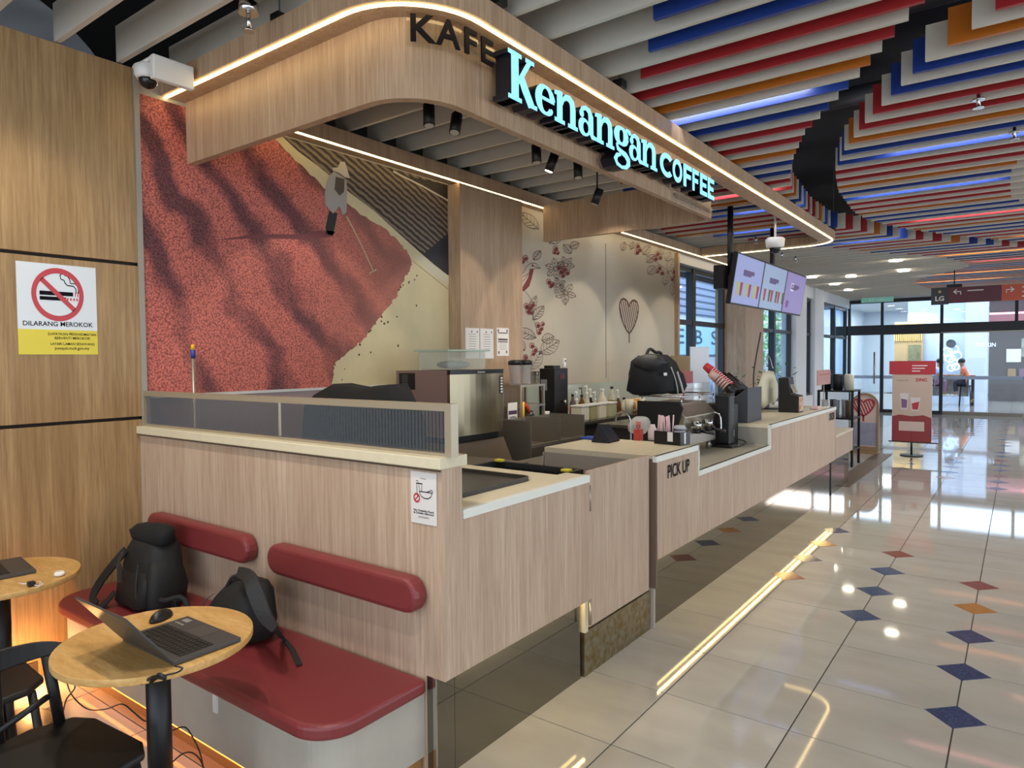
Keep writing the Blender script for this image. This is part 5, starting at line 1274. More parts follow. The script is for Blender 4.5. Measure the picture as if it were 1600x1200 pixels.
op = thing('open_board', 'small white and purple price board on the lower rack', 'board', (-3.94, 6.12, ZR))
part(op, 'sheet', MB().box(-3.975, -3.970, 5.28, 5.43, ZR, ZR + .24), PAPER)
k = Print((-3.970, 5.28, ZR), (0, .15, 0), (0, 0, .24), (1, 0, 0)); k.poly([(.05, .52), (.95, .52), (.95, .68), (.05, .68)], .0006); k.poly([(.05, .1), (.95, .1), (.95, .28), (.05, .28)], .0006); k.text('OPEN', .5, .34, .11, .0008, w=.8, bold=.03, align='C'); k.make(op, 'print', mat('print_purple', '4a3350', 0.6))
lg = thing('gas_lighter', 'red and yellow gas lighter hanging at the rack front', 'lighter', (-3.93, 6.30, ZR + .1))
part(lg, 'body', MB().tube([(-3.965, 5.55, ZR + .22), (-3.965, 5.60, ZR + .17), (-3.965, 5.63, ZR + .12)], .018, 8), mat('lighter_red', 'c23a2a', 0.4)); part(lg, 'grip', MB().tube([(-3.966, 5.53, ZR + .24), (-3.966, 5.525, ZR + .12), (-3.966, 5.52, ZR + .0)], .014, 8), mat('lighter_yellow', 'd8b23a', 0.4))
jg = thing('milk_jug', 'steel milk jug in the rack', 'jug', (-3.98, 6.5, ZR)); part(jg, 'body', MB().lathe([(.045, .001), (.05, .04), (.036, .10), (.042, .13)], (-4.09, 5.80, ZR), 18), CHROME); part(jg, 'handle', MB().tube([(-4.09, 5.845, ZR + .11), (-4.09, 5.88, ZR + .09), (-4.09, 5.88, ZR + .04), (-4.09, 5.848, ZR + .03)], .006, 6), CHROME)
# black dispenser
x0, x1, y0, y1 = -4.23, -4.03, 6.20, 6.47
dp = thing('drink_dispenser', 'tall black hot water dispenser on the back counter beside the syrup bottles', 'dispenser', (-4.0, 6.84, ZB))
part(dp, 'body', MB().box(x0, x1, y0, y1, ZB, 1.66), BLACK, bevel=.008); part(dp, 'top_cap', MB().box(x0 + .03, x1 - .05, y0 + .05, y1 - .08, 1.66, 1.69), BLACK)
part(dp, 'tap', MB().cyl((x1, (y0 + y1) / 2, 1.30), .012, .06, 10, axis='x').cyl((x1 + .05, (y0 + y1) / 2, 1.25), .01, .07, 10), CHROME); part(dp, 'display', MB().box(x1, x1 + .004, y0 + .10, y1 - .07, 1.54, 1.60), mat('display_dark', '501c22', 0.3), label='dark red display')
part(dp, 'label', MB().box(x0 + .02, x0 + .10, y0 - .003, y0, 1.42, 1.54), mat('label_grey', '8f9194', 0.5)); 
wc = thing('small_camera', 'small white device on top of the black dispenser', 'camera', (-3.92, 6.93, 1.66)); part(wc, 'foot', MB().cyl((-4.06, 6.44, 1.661), .014, .03, 10), WHITE); part(wc, 'head', MB().box(-4.075, -4.045, 6.422, 6.458, 1.69, 1.77), WHITE, bevel=.006); part(wc, 'lens', MB().cyl((-4.045, 6.44, 1.74), .011, .003, 10, axis='x'), BLACK)
for i, (px, n_) in enumerate(((852, 3), (860, 2))):
    p = onz(px, 645, ZB); p.x = -4.01; p.y = 6.00 + .1 * i
    cs = thing('cup_stack', ['stack of white cups before the black dispenser, taller one', 'stack of white cups before the black dispenser, lower one'][i], 'cups', (p.x, p.y, ZB), 'white cup stacks')
    for q_ in range(n_): part(cs, 'cup', MB().lathe([(.03, .001), (.04, .055)], (p.x, p.y, ZB + .028 * q_), 16), WHITE)
# syrup bottles with pumps
def bottle(px, pyb, hb, r, col, label, pump=None, capcol=None, name='syrup_bottle', labelcol=None, x=-4.02, group='syrup bottles on the back counter'):
    p = onx(px, pyb, x); t = thing(name, label, 'bottle', (x, p.y, ZB), group)
    part(t, 'body', MB().lathe([(r * .95, .0005), (r, .01), (r, hb * .68), (r * .45, hb * .86), (r * .4, hb)], (x, p.y, ZB), 14), col)
    if labelcol: part(t, 'label', MB().lathe([(r * 1.03, hb * .15), (r * 1.03, hb * .55)], (x, p.y, ZB), 14), labelcol)
    if pump:
        part(t, 'pump', MB().cyl((x, p.y, ZB + hb), r * .5, .025, 10).cyl((x, p.y, ZB + hb + .025), .006, .075, 8).tube([(x, p.y, ZB + hb + .10), (x, p.y - .055, ZB + hb + .095)], .007, 6), pump)
    elif capcol: part(t, 'cap', MB().cyl((x, p.y, ZB + hb), r * .48, .03, 10), capcol)
    return t
AMB = mat('amber_syrup', '6a4420', 0.15); PALEB = mat('pale_syrup', 'c3bda8', 0.2); DKB = mat('dark_syrup', '2c1c16', 0.15); GRNB = mat('olive_bottle', '6c6c3c', 0.2); YEL = mat('yellow_label', 'd2a61c', 0.5); CREAM = mat('cream_plastic', 'cfc8b4', 0.45)
bottle(895, 640, .24, .034, mat('cola_bottle', '5c4c4c', 0.2), 'clear bottle with red label nearest the dispenser', capcol=BLACK, labelcol=REDINK)
bottle(901, 640, .19, .032, PALEB, 'pale syrup bottle with white pump, leftmost of the pump row', pump=WHITE)
bottle(909, 640, .23, .036, AMB, 'syrup bottle with yellow label and black pump', pump=BLACK, labelcol=YEL)
bottle(917, 640, .25, .034, PALEB, 'pale syrup bottle with the tallest white pump', pump=WHITE)
bottle(923, 640, .21, .034, DKB, 'dark syrup bottle with white pump, between two pale bottles', pump=WHITE)
bottle(930, 640, .17, .032, PALEB, 'short pale syrup bottle with white pump beside the white tub', pump=WHITE)
bottle(941, 640, .27, .05, CREAM, 'white tub with a wide screw lid among the bottles', capcol=WHITE, name='white_tub')
bottle(956, 640, .29, .042, PALEB, 'tall sauce bottle with dark cap right of the white tub', capcol=BLACK, labelcol=GRNB)
bottle(966, 640, .17, .038, AMB, 'brown bottle with white pump left of the black bag', pump=WHITE)
bottle(975, 645, .14, .04, CREAM, 'short cream bottle with a brown lid by the bag', capcol=DKB)
for i, (px0, px1, yt, yb_, m_, lab) in enumerate(((900, 913, 629, 655, CREAM, 'cream ingredient box at the left of the front row'), (914, 926, 632, 656, mat('olive_tub', '9a9268', 0.4), 'olive ingredient tub, second in the front row'), (927, 941, 632, 655, CREAM, 'cream ingredient tub, third in the front row'), (943, 958, 634, 653, mat('pale_green_tub', 'a8a888', 0.4), 'pale green ingredient tub, right end of the front row'))):
    p = onx((px0 + px1) / 2, yb_, -3.80); y_ = p.y
    t = thing('ingredient_tub', lab, 'tub', (-3.80, y_, ZB), 'ingredient tubs')
    part(t, 'tub', MB().box(-3.87, -3.73, y_ - .075, y_ + .075, ZB, ZB + .15), m_, bevel=.006); part(t, 'lid', MB().box(-3.875, -3.725, y_ - .08, y_ + .08, ZB + .1505, ZB + .165), WHITE)
for i, (yy, m_, lab) in enumerate(((8.55, CREAM, 'white measuring jug nearest the black bag'), (8.70, mat('mustard_jug', 'b8862a', 0.4), 'mustard yellow jug next to the white one'), (8.86, CREAM, 'white measuring jug farthest right'))):
    t = thing('measuring_jug', lab, 'jug', (-3.78, yy - 1.1, ZB), 'measuring jugs')
    part(t, 'body', MB().lathe([(.045, .0005), (.055, .17)], (-3.78, yy - 1.1, ZB), 14), m_); part(t, 'handle', MB().tube([(-3.725, yy - 1.1, ZB + .15), (-3.68, yy - 1.1, ZB + .13), (-3.68, yy - 1.1, ZB + .05), (-3.73, yy - 1.1, ZB + .03)], .007, 6), m_)
# ================================================================= PICK-UP COUNTER TOP
# tablet on a black wedge stand
a, b_, c_ = onz(930, 690, ZT), onz(952, 693, ZT), onz(972, 688, ZT)
tb_ = thing('tablet_stand', 'black tablet in a folded cover standing on the pick up counter', 'tablet', (b_.x, b_.y, ZT))
dirx = (c_ - b_).normalized(); diry = Vector((-dirx.y, dirx.x, 0)); L_ = (c_ - b_).length * 1.05; o_ = Vector((b_.x, b_.y, ZT + .001))
wdg = [o_, o_ - Vector((dirx.y, -dirx.x, 0)) * -.0 + diry * .14, o_ + diry * .11 + Vector((0, 0, .13))]
wdg = [o_, o_ + diry * .15, o_ + diry * .10 + Vector((0, 0, .125))]
part(tb_, 'cover', MB().prism(wdg, dirx * .20), mat('tablet_cover', '191b22', 0.5), bevel=.004)
part(tb_, 'screen', MB().obox(o_ + diry * .0476 + dirx * .10 + Vector((0, 0, .0655)), dirx * .092, (diry * .10 + Vector((0, 0, .125))) * .45, (Vector((0, 0, .1)) - diry * .125) * .012), mat('tablet_back', '22252e', 0.35))
q = onz(924, 687, ZT); solo('blue_cloth', MB().box(q.x - .09, q.x + .09, q.y - .02, q.y + .10, ZT + .0005, ZT + .018), mat('cloth_blue', '2a4aa0', 0.85), 'folded blue cloth on the pick up counter behind the tablet', 'cloth', bevel=.007)
# red acrylic holder
x0, x1, y0, y1, z0, z1 = boxat(990, 1005, 667, 689, ZT)
rh = thing('red_holder', 'small red acrylic card holder on the pick up counter', 'holder', ((x0 + x1) / 2, (y0 + y1) / 2, ZT))
part(rh, 'box', MB().box(x0, x1, y0, y1, ZT + .001, ZT + .085), mat('red_acrylic', 'b8463c', 0.25)); part(rh, 'card', MB().box(x0 + .005, x1 - .005, (y0 + y1) / 2, (y0 + y1) / 2 + .003, ZT + .0855, ZT + .145), mat('pale_red', 'c98078', 0.4))
k = Print(((x0 + x1) / 2, (y0 + y1) / 2 - .001, ZT + .092), (1, 0, 0), (0, 0, 1), (0, -1, 0)); k.text('O', 0, 0, .03, e=.0006, align='C', bold=.03); k.make(rh, 'lettering', mat('dk_red', '8c2a2c', 0.5))
p, w, h = spot(1005, 1020, 662, 688, ZT); solo('milk_bottle', MB().lathe([(.034, .001), (.036, .02), (.036, .08), (.02, .105), (.02, .12)], (p.x + .02, p.y + .04, ZT), 18), mat('milky_plastic', 'd6c8c2', 0.3), 'milky plastic bottle between the red holder and the straw caddy', 'bottle')
# crumpled clear bag
p, w, h = spot(985, 1012, 652, 682, ZT); solo('plastic_bag', rough_(MB().sph((p.x - .02, p.y + .03, ZT + .085), .09, .075, .075, 16, 10), .03, 12), frosted('bag_film', 'd8d6d2', .4), 'crumpled clear plastic bag behind the red holder', 'bag')
# straw caddy
x0, x1, y0, y1 = -2.185, -1.985, 4.66, 4.775
a, b_, c_ = onz(1022, 693, ZT), onz(1063, 697, ZT), onz(1077, 690, ZT)
ux = (b_ - a); Lx = ux.length; ux.normalize(); uy = (c_ - b_); Ly = min(.17, uy.length); uy = Vector((-ux.y, ux.x, 0))
cd = thing('straw_caddy', 'black caddy of straws and lids at the edge of the pick up counter', 'caddy', ((a.x + c_.x) / 2, (a.y + c_.y) / 2, ZT))
O_ = Vector((a.x, a.y, ZT + .001)); B_ = lambda s_, t_, z_: O_ + ux * s_ + uy * t_ + Vector((0, 0, z_))
HC = .095; Ly = .13
for (s0, s1, t0, t1) in ((0, Lx, 0, .006), (0, Lx, Ly - .006, Ly), (0, .006, .006, Ly - .006), (Lx - .006, Lx, .006, Ly - .006)):
    part(cd, 'wall', MB().obox(B_((s0 + s1) / 2, (t0 + t1) / 2, HC / 2), ux * (s1 - s0) / 2, uy * (t1 - t0) / 2, Vector((0, 0, HC / 2))), BLACK)
part(cd, 'floor_plate', MB().obox(B_(Lx / 2, Ly / 2, .004), ux * (Lx / 2 - .007), uy * (Ly / 2 - .007), Vector((0, 0, .003))), BLACK)
part(cd, 'napkins', MB().obox(B_(Lx * .62, -.0012, HC * .62), ux * .022, uy * .001, Vector((0, 0, HC * .36))), WHITE)
part(cd, 'side_slot', MB().obox(B_(Lx + .0012, Ly * .45, HC * .5), ux * .001, uy * .01, Vector((0, 0, HC * .4))), WHITE)
STRW = mat('straw_wrap', 'd8b8bc', 0.6)
for i in range(18):
    s_ = .012 + .11 * (i % 9) / 8 * (Lx / .26); t_ = .03 + .05 * (i // 9) + rnd.uniform(-.008, .008); lean_ = rnd.uniform(-.02, .02)
    solo('paper_straw', MB().tube([B_(s_, t_, .008), B_(s_ + lean_, t_ + rnd.uniform(-.005, .005), .205 + rnd.uniform(-.012, .008))], .0055, 6), STRW, 'pink and white wrapped straw standing in the black caddy', 'straw', 'straws in the caddy')
for i in range(4):
    solo('plastic_cover', MB().lathe([(.046, 0), (.048, .008), (.038, .022), (.036, .026)], tuple(B_(Lx * .80, Ly * .5, .012 + .034 * i)), 20), mat('lid_grey', 'a9acb4', 0.4), 'grey cup lid in the stack in the black caddy', 'lid', 'cup lids in the caddy')
# faucet
q = onz(980, 700, ZT - .15); fx = ony(983, 690, 5.25)
fc = thing('faucet', 'chrome gooseneck tap behind the pick up counter', 'tap', (fx.x, 5.25, .94))
fz = ony(975, 643, 5.25).z; xw = (ony(985, 660, 5.25).x - ony(962, 660, 5.25).x)
fcx = ony(985, 660, 5.25).x
part(fc, 'spout', MB().tube(smooth([(fcx, 5.25, .945), (fcx, 5.25, fz - .10), (fcx - .02, 5.25, fz - .03), (fcx - xw * .5, 5.25, fz), (fcx - xw * .92, 5.25, fz - .03), (fcx - xw, 5.25, fz - .09)], 6), .0085, 8), CHROME)
part(fc, 'base', MB().cyl((fcx, 5.25, .942), .022, .02, 14), CHROME)
su = thing('undercounter_unit', 'dark steel undercounter unit with pale top behind the pick up counter', 'cabinet', (-3.1, 5.1, 0)); part(su, 'body', MB().box(-3.24, -2.97, 4.30, 5.9, 0, .91), mat('dark_steel', '6e6458', 0.4, .5)); part(su, 'steel_top', MB().box(-3.26, -2.96, 4.28, 5.92, .912, .94), STEEL)
pass
# ================================================================= LOW SECTION: ESPRESSO MACHINE, GRINDERS
em = thing('espresso_machine', 'low black and steel espresso machine on the lowered counter', 'coffee machine', (-2.5, 5.75, ZLOW))
ex0, ex1, ey0, ey1 = -2.64, -2.22, 5.40, 6.10
SATIN = mat('satin_steel', 'b3aa98', 0.3, .9)
for (a, b_) in ((ex0 + .06, ey0 + .06), (ex1 - .05, ey0 + .06), (ex0 + .06, ey1 - .06), (ex1 - .05, ey1 - .06)): part(em, 'foot', MB().cyl((a, b_, ZLOW), .022, .075, 12), STEEL)
part(em, 'body', MB().prism([(ex0, ey0, ZLOW + .075), (ex1, ey0, ZLOW + .075), (ex1, ey0, ZLOW + .20), (ex1 - .03, ey0, ZLOW + .22), (ex1 + .0, ey0, ZLOW + .33), (ex1 - .09, ey0, ZLOW + .42), (ex0, ey0, ZLOW + .42)], (0, ey1 - ey0, 0)), SATIN, bevel=.01)
part(em, 'side_cover', MB().prism([(ex0 - .01, ey0 - .02, ZLOW + .09), (ex1 - .12, ey0 - .02, ZLOW + .09), (ex1 - .02, ey0 - .02, ZLOW + .40), (ex1 - .05, ey0 - .02, ZLOW + .455), (ex0 - .01, ey0 - .02, ZLOW + .455)], (0, .02, 0)), BLACK)
part(em, 'cup_rail', MB().tube([(ex0, ey0, ZLOW + .50), (ex1 - .02, ey0, ZLOW + .50), (ex1 - .02, ey1, ZLOW + .50), (ex0, ey1, ZLOW + .50)], .008, 8, closed=True), CHROME)
for (a, b_) in ((ex0 + .02, ey0), (ex1 - .04, ey0), (ex1 - .02, ey1 - .02), (ex1 - .02, (ey0 + ey1) / 2)): part(em, 'rail_post', MB().cyl((a, b_, ZLOW + .42), .006, .08, 8), CHROME)
part(em, 'cup_tray', MB().box(ex0, ex1 - .09, ey0 + .01, ey1 - .01, ZLOW + .4205, ZLOW + .432), STEELD)
part(em, 'splash_panel', MB().box(ex1 - .001, ex1 + .006, ey0 + .05, ey1 - .05, ZLOW + .09, ZLOW + .18), STEEL)
for yy in (5.60, 5.86):
    gp = part(em, 'group_head', MB().cyl((ex1 + .02, yy, ZLOW + .22), .036, .06, 16), CHROME)
    part(gp, 'portafilter', MB().cyl((ex1 + .02, yy, ZLOW + .18), .034, .036, 16).tube([(ex1 + .05, yy, ZLOW + .20), (ex1 + .17, yy, ZLOW + .185)], .013, 8), BLACK)
part(em, 'steam_wand', MB().tube(smooth([(ex1 - .01, 6.05, ZLOW + .33), (ex1 + .05, 6.06, ZLOW + .30), (ex1 + .06, 6.06, ZLOW + .15)]), .007, 8), CHROME)
# black bag on top
db = thing('delivery_bag', 'large black carry bag slumped on the espresso machine with its strap up', 'bag', (-2.66, 5.6, ZLOW + .51))
bx0, bx1 = onx(985, 600, -2.7).y, onx(1024, 600, -2.7).y
zt_ = zat(556, -2.7, (bx0 + bx1) / 2)
bz = ZLOW + .512
w_ = bx1 - bx0; ym_ = (bx0 + bx1) / 2
part(db, 'body', rough_(blob((-2.60, ym_, bz), [(0, .16, w_ * .40, 0, 0), (.03, .19, w_ * .46, 0, 0), ((zt_ - bz) * .5, .18, w_ * .46, 0, 0), ((zt_ - bz) * .85, .15, w_ * .44, 0, .0), (zt_ - bz, .09, w_ * .36, 0, 0)], sq=4), .04, 21), mat('matte_black_fabric', '0d0d11', 0.8))
part(db, 'strap', MB().tube(smooth([(-2.60, ym_ - w_ * .38, zt_ - .05), (-2.60, ym_ - w_ * .18, zt_ + .055), (-2.60, ym_ + w_ * .08, zt_ + .03), (-2.60, ym_ + w_ * .30, zt_ + .02), (-2.60, ym_ + w_ * .44, zt_ - .09)]), .014, 8), BAG2)
part(db, 'side_lobe', rough_(blob((-2.52, ym_ + w_ * .42, ZLOW + .512), [(0, .08, w_ * .22, 0, 0), (.06, .11, w_ * .30, 0, 0), (.17, .09, w_ * .24, 0, -.02), (.26, .05, w_ * .12, 0, -.05)], sq=2.5), .03, 33), mat('matte_black_fabric', '0d0d11', 0.8))
part(db, 'collapsed_flap', rough_(blob((-2.56, ym_ - w_ * .30, zt_ - .10), [(0, .10, w_ * .2, 0, 0), (.05, .14, w_ * .24, 0, 0), (.10, .10, w_ * .16, 0, 0)], sq=2.5), .03, 37), BAG3)
part(db, 'pale_band', ribbon([(-2.39, ym_ + w_ * .05, ZLOW + .70), (-2.385, ym_ + w_ * .18, ZLOW + .60), (-2.38, ym_ + w_ * .26, ZLOW + .52)], [.008, .009, .01], .004, (1, -.2, .1)), mat('pale_piping', 'b8b4ac', 0.6))
part(db, 'white_tag', MB().box(-2.415, -2.412, ym_ - w_ * .40, ym_ - w_ * .28, zt_ - .17, zt_ - .145), WHITE)
part(db, 'piping', MB().tube(smooth([(-2.415, ym_ - w_ * .1, bz + .23), (-2.41, ym_ + w_ * .08, bz + .11), (-2.405, ym_ + w_ * .14, bz + .0)]), .006, 6), mat('pale_piping', 'b8b4ac', 0.6))
# milk carton, cardboard, booklet beside the bag
x_, z_ = -2.66, ZLOW + .5
def bx(name, label, cat, px0, px1, pyt, pyb, z, m, ratio=1.0, group=None, bevel=.003):
    a = boxat(px0, px1, pyt, pyb, z, ratio); return solo(name, MB().box(*a), m, label, cat, group, bevel)
sh = thing('side_shelf', 'narrow dark shelf behind the coffee machines', 'shelf', (-3.15, 7.1, 0)); part(sh, 'top', MB().box(-3.45, -2.98, 6.1, 9.3, 1.07, 1.10), mat('dark_top', '4c4740', 0.25)); part(sh, 'carcass', MB().box(-3.43, -3.0, 6.12, 9.28, 0, 1.07), mat('dark_carcass', '2b2724', 0.5))
def onshelf(name, label, cat, px0, px1, pyt, zbot, x, dx_, m, group=None):
    y0_, y1_ = onx(px0, pyt, x).y, onx(px1, pyt, x).y; z1 = onx((px0 + px1) / 2, pyt, x).z
    return solo(name, MB().box(x - dx_, x, y0_, y1_, zbot, z1), m, label, cat, group, .003)
onshelf('cardboard_sheet', 'tall brown cardboard sheet right of the black bag', 'cardboard', 1050, 1078, 556, 1.101, -3.30, .02, mat('cardboard', '8c7452', 0.8))
onshelf('white_board', 'white sign board leaning by the window behind the counter', 'board', 1079, 1108, 542, 1.101, -3.40, .015, mat('board_white', 'c9d0da', 0.4))
onshelf('red_booklet', 'red and lilac booklet upright left of the acrylic cup box', 'booklet', 1065, 1083, 580, 1.101, -3.16, .012, mat('booklet_red', 'a8585a', 0.5))
onshelf('milk_carton', 'white milk carton with red print below the cardboard', 'carton', 1053, 1067, 594, 1.101, -3.05, .06, mat('carton_white', 'c8bfb0', 0.5))
ac = thing('acrylic_box', 'clear acrylic box of small cups above the espresso machine', 'box', (-3.05, 7.0, 1.1))
ya_, yb2 = onx(1085, 610, -3.02).y, onx(1114, 610, -3.02).y
part(ac, 'box', MB().box(-3.14, -3.02, ya_, yb2, 1.101, onx(1100, 598, -3.02).z), CLEAR)
for i in range(3): part(ac, 'cup', MB().lathe([(.028, 0), (.036, .09)], (-3.08, ya_ + (yb2 - ya_) * (.25 + .25 * i), 1.106), 14), mat('cup_cream', 'c9b9a0', 0.5))
sg = thing('screen_guard', 'low clear glass guard at the back of the shop by the windows', 'screen', (-3.9, 10.5, 1.1))
ya_, yb2 = onx(1076, 577, -3.46).y, onx(1226, 577, -3.46).y
part(sg, 'pane', MB().box(-3.470, -3.462, ya_, min(yb2, 9.2), 1.101, onx(1150, 577, -3.466).z), GLASS); part(sg, 'edge', MB().box(-3.472, -3.460, ya_, min(yb2, 9.2), onx(1150, 577, -3.466).z, onx(1150, 577, -3.466).z + .008), STEEL)
# grinders / boilers
def tower(px0, px1, pyt, pyb, z, label, name, ratio=.9):
    a = boxat(px0, px1, pyt, pyb, z, ratio); t = thing(name, label, 'machine', ((a[0] + a[1]) / 2, (a[2] + a[3]) / 2, z)); return a, t
a, t = tower(1117, 1147, 617, 700, ZLOW, 'tall black coffee grinder, left of the pair on the lowered counter', 'coffee_grinder')
part(t, 'body', MB().box(a[0], a[1], a[2], a[3], ZLOW + .03, a[5]), BLACK, bevel=.012); part(t, 'base', MB().box(a[0] - .02, a[1] + .03, a[2] - .02, a[3] + .01, ZLOW + .001, ZLOW + .03), BLACK, bevel=.006)
part(t, 'front_seam', MB().box(a[1], a[1] + .002, a[2] + .02, a[3] - .02, (ZLOW + a[5]) / 2 + .10, (ZLOW + a[5]) / 2 + .106), GREYP)
part(t, 'hopper_tray', MB().box(a[0] - .05, a[1], a[2] - .05, a[3], a[5] + .001, a[5] + .014), CLEAR)
part(t, 'red_lever', MB().tube([(a[0] - .03, a[2] - .025, ZLOW + .16), (a[0] - .03, a[2] - .025, ZLOW + .30)], .012, 8, rs=[.006, .014]), mat('lever_red', 'b23a3c', 0.4), label='red lever')
a = (-2.40, -2.16, 6.36, 6.53, ZLOW, zat(632, -2.16, 6.27)); t = thing('coffee_grinder', 'shorter black grinder right of the tall one, with white label and lead', 'machine', (-2.3, 6.39, ZLOW))
part(t, 'body', MB().box(a[0], a[1], a[2], a[3], ZLOW + .001, a[5]), mat('soft_black', '1f1f22', 0.5), bevel=.01); part(t, 'label', MB().box(a[1], a[1] + .002, a[2] + .02, a[2] + .05, ZLOW + .08, ZLOW + .14), WHITE)
part(t, 'lead', MB().tube(smooth([(a[1], (a[2] + a[3]) / 2, ZLOW + .06), (a[1] + .08, a[3] - .02, ZLOW + .02), (a[1] + .10, a[2] - .12, ZLOW + .008), (a[1] + .02, a[2] - .2, ZLOW + .008)]), .005, 6), BLACK)
# cup dispenser with tilted tubes
CX0, CX1, CY0, CY1 = -2.34, -2.10, 6.62, 7.06
ztop = zat(606, -2.10, 6.62)
cdp = thing('cup_dispenser', 'black slanted cup dispenser loaded with red cups on the high counter', 'dispenser', ((CX0 + CX1) / 2, (CY0 + CY1) / 2, ZT))
part(cdp, 'body', MB().prism([(CX0, CY0, ZT + .001), (CX1, CY0, ZT + .001), (CX1, CY0, ztop), (CX0 + .02, CY0, ztop - .16)], (0, CY1 - CY0, 0)), mat('dispenser_grey', '3a3c42', 0.5), bevel=.004)
dv = Vector((-.74, -.05, .60)).normalized()
for i in range(4):
    st_p = Vector((CX0 + .10, CY0 + .055 + .11 * i, ztop - .06))
    part(cdp, 'tube', MB().tube([st_p + dv * .0, st_p + dv * (.10 if i < 2 else .26)], .050, 16), BLACK)
    n_ = (5, 11, 0, 0)[i]
    for k_ in range(n_):
        b0 = st_p + dv * (.103 + (.024 if i == 1 else .03) * k_); last = k_ == n_ - 1
        red_ = mat('cup_red', 'c0323c', 0.45) if i == 1 else mat('cup_pink', 'c9a49c', 0.5)
        o = solo('paper_cup', MB().tube([b0, b0 + dv * (.09 if last else .018)], .04, 16, rs=[.047, .037 if last else .045]), red_, ['pale pink paper cup in the left tube of the cup dispenser', 'red white rimmed paper cup in the tilted stack of the cup dispenser'][i], 'cup', ['pale cups in the dispenser', 'red cups in the dispenser'][i])
        if i == 1 and not last: part(o, 'rim', MB().tube([b0 + dv * .0181, b0 + dv * .0232], .049, 16), WHITE)
# cloth bag on a chrome stand
p, w, h = spot(1184, 1214, 580, 640, ZT)
bgx, bgy = -2.45, p.y - .4
p = onx(1199, 640, -2.5); bgx, bgy = -2.42, p.y - .05
bs_ = thing('filter_bag_stand', 'chrome stand holding a hanging cream cloth filter bag', 'stand', (bgx, bgy, ZT))
part(bs_, 'base', MB().cyl((bgx, bgy, ZT + .001), .11, .012, 24), BLACK)
hw_ = (onx(1214, 600, -2.5).y - onx(1184, 600, -2.5).y) / 2; ztb = zat(582, bgx, bgy); zbb = zat(634, bgx, bgy)
part(bs_, 'pole', MB().tube(smooth([(bgx - .09, bgy, ZT + .012), (bgx - .09, bgy, ztb + .08), (bgx - .05, bgy, zat(556, bgx, bgy)), (bgx, bgy, ztb + .04)]), .006, 8), CHROME)
bagp = [(1192, 582), (1201, 579), (1209, 580), (1213, 598), (1215, 622), (1209, 633), (1203, 630), (1192, 639), (1185, 631), (1184, 604)]
bm_ = MB(); fr_ = [onx(px, py, bgx + .03) for px, py in bagp]; cen = sum(fr_, Vector()) / len(fr_); n_ = len(fr_)
vs = [p + Vector((.0, 0, 0)) for p in fr_] + [cen + (p - cen) * .7 + Vector((.035 + .012 * (i % 2), 0, 0)) for i, p in enumerate(fr_)] + [cen + Vector((.04, 0, 0))]
vs += [Vector((2 * (bgx + .03) - v.x, v.y, v.z)) for v in vs[n_:]]
fs = []
for o1 in (n_, 2 * n_ + 1):
    for i in range(n_): j = (i + 1) % n_; fs += [(i, j, o1 + j, o1 + i), (o1 + i, o1 + j, o1 + n_)]
solo('filter_bag', bm_.add(vs, fs, True), mat('cream_cloth', 'cfcbb0', 0.9), 'cream cloth bag hanging from the chrome stand', 'bag')
# till
p = onz(1236, 646, ZT)
ti = thing('cash_till', 'black stepped till with a colourful print on its front on the high counter', 'till', (-2.1, p.y, ZT))
a = boxat(1217, 1254, 590, 645, ZT, .9)
ym_ = (a[2] + a[3]) / 2; hh = a[5] - ZT; xl = a[1] - a[0]
part(ti, 'body', MB().prism([(a[0], a[2], ZT + .001), (a[1], a[2], ZT + .001), (a[1], a[2], ZT + hh * .48), (a[0] + xl * .62, a[2], ZT + hh * .52), (a[0] + xl * .5, a[2], ZT + hh), (a[0], a[2], ZT + hh)], (0, a[3] - a[2], 0)), BLACK, bevel=.006)
kp = Print((a[1] + .001, a[2], ZT), (0, a[3] - a[2], 0), (0, 0, hh), (1, 0, 0))
kp.poly([(.04, .04), (.96, .04), (.96, .45), (.04, .45)]); kp.make(ti, 'front_print', mat('pale_print', 'c9a890', 0.5))
kp = Print((a[1] + .002, a[2], ZT), (0, a[3] - a[2], 0), (0, 0, hh), (1, 0, 0))
for _ in range(14): kp.disc((rnd.uniform(.15, .85), rnd.uniform(.1, .4)), .07, .001, 7, ry=.04)
kp.make(ti, 'print_spots', mat('orange_print', 'b8763a', 0.5))
mk = MB().obox(Vector((a[0] + xl * .60, ym_, ZT + hh * .72)), Vector((.004, 0, 0)), Vector((0, (a[3] - a[2]) * .42, 0)), Vector((-.03, 0, hh * .16)))
part(ti, 'display_print', mk, mat('floral_print', '9a9078', 0.5, vary=.5, bscale=25))
sc_ = solo('counter_screen', MB().box(a[0] - .30, a[0] - .27, a[3] + .02, a[3] + .40, ZT + .001, ZT + .34), BLACK, 'black order screen behind the till, turned to the staff', 'screen', bevel=.006)
p = onx(1287, 615, -1.965)
sb = thing('pink_sign', 'small pink sign board on a post at the far end of the high counter', 'sign', (-1.965, p.y, ZT))
ys0, ys1 = onx(1277, 590, -1.965).y, onx(1297, 590, -1.965).y; zs0, zs1 = onx(1287, 601, -1.965).z, onx(1287, 578, -1.965).z
part(sb, 'board', MB().box(-1.97, -1.96, ys0, ys1, zs0, zs1), mat('pink_board', 'b08078', 0.5)); part(sb, 'post', MB().box(-1.968, -1.962, (ys0 + ys1) / 2 - .01, (ys0 + ys1) / 2 + .01, ZT + .012, zs0), STEEL); part(sb, 'foot', MB().box(-2.0, -1.91, (ys0 + ys1) / 2 - .05, (ys0 + ys1) / 2 + .05, ZT + .001, ZT + .012), WHITE)
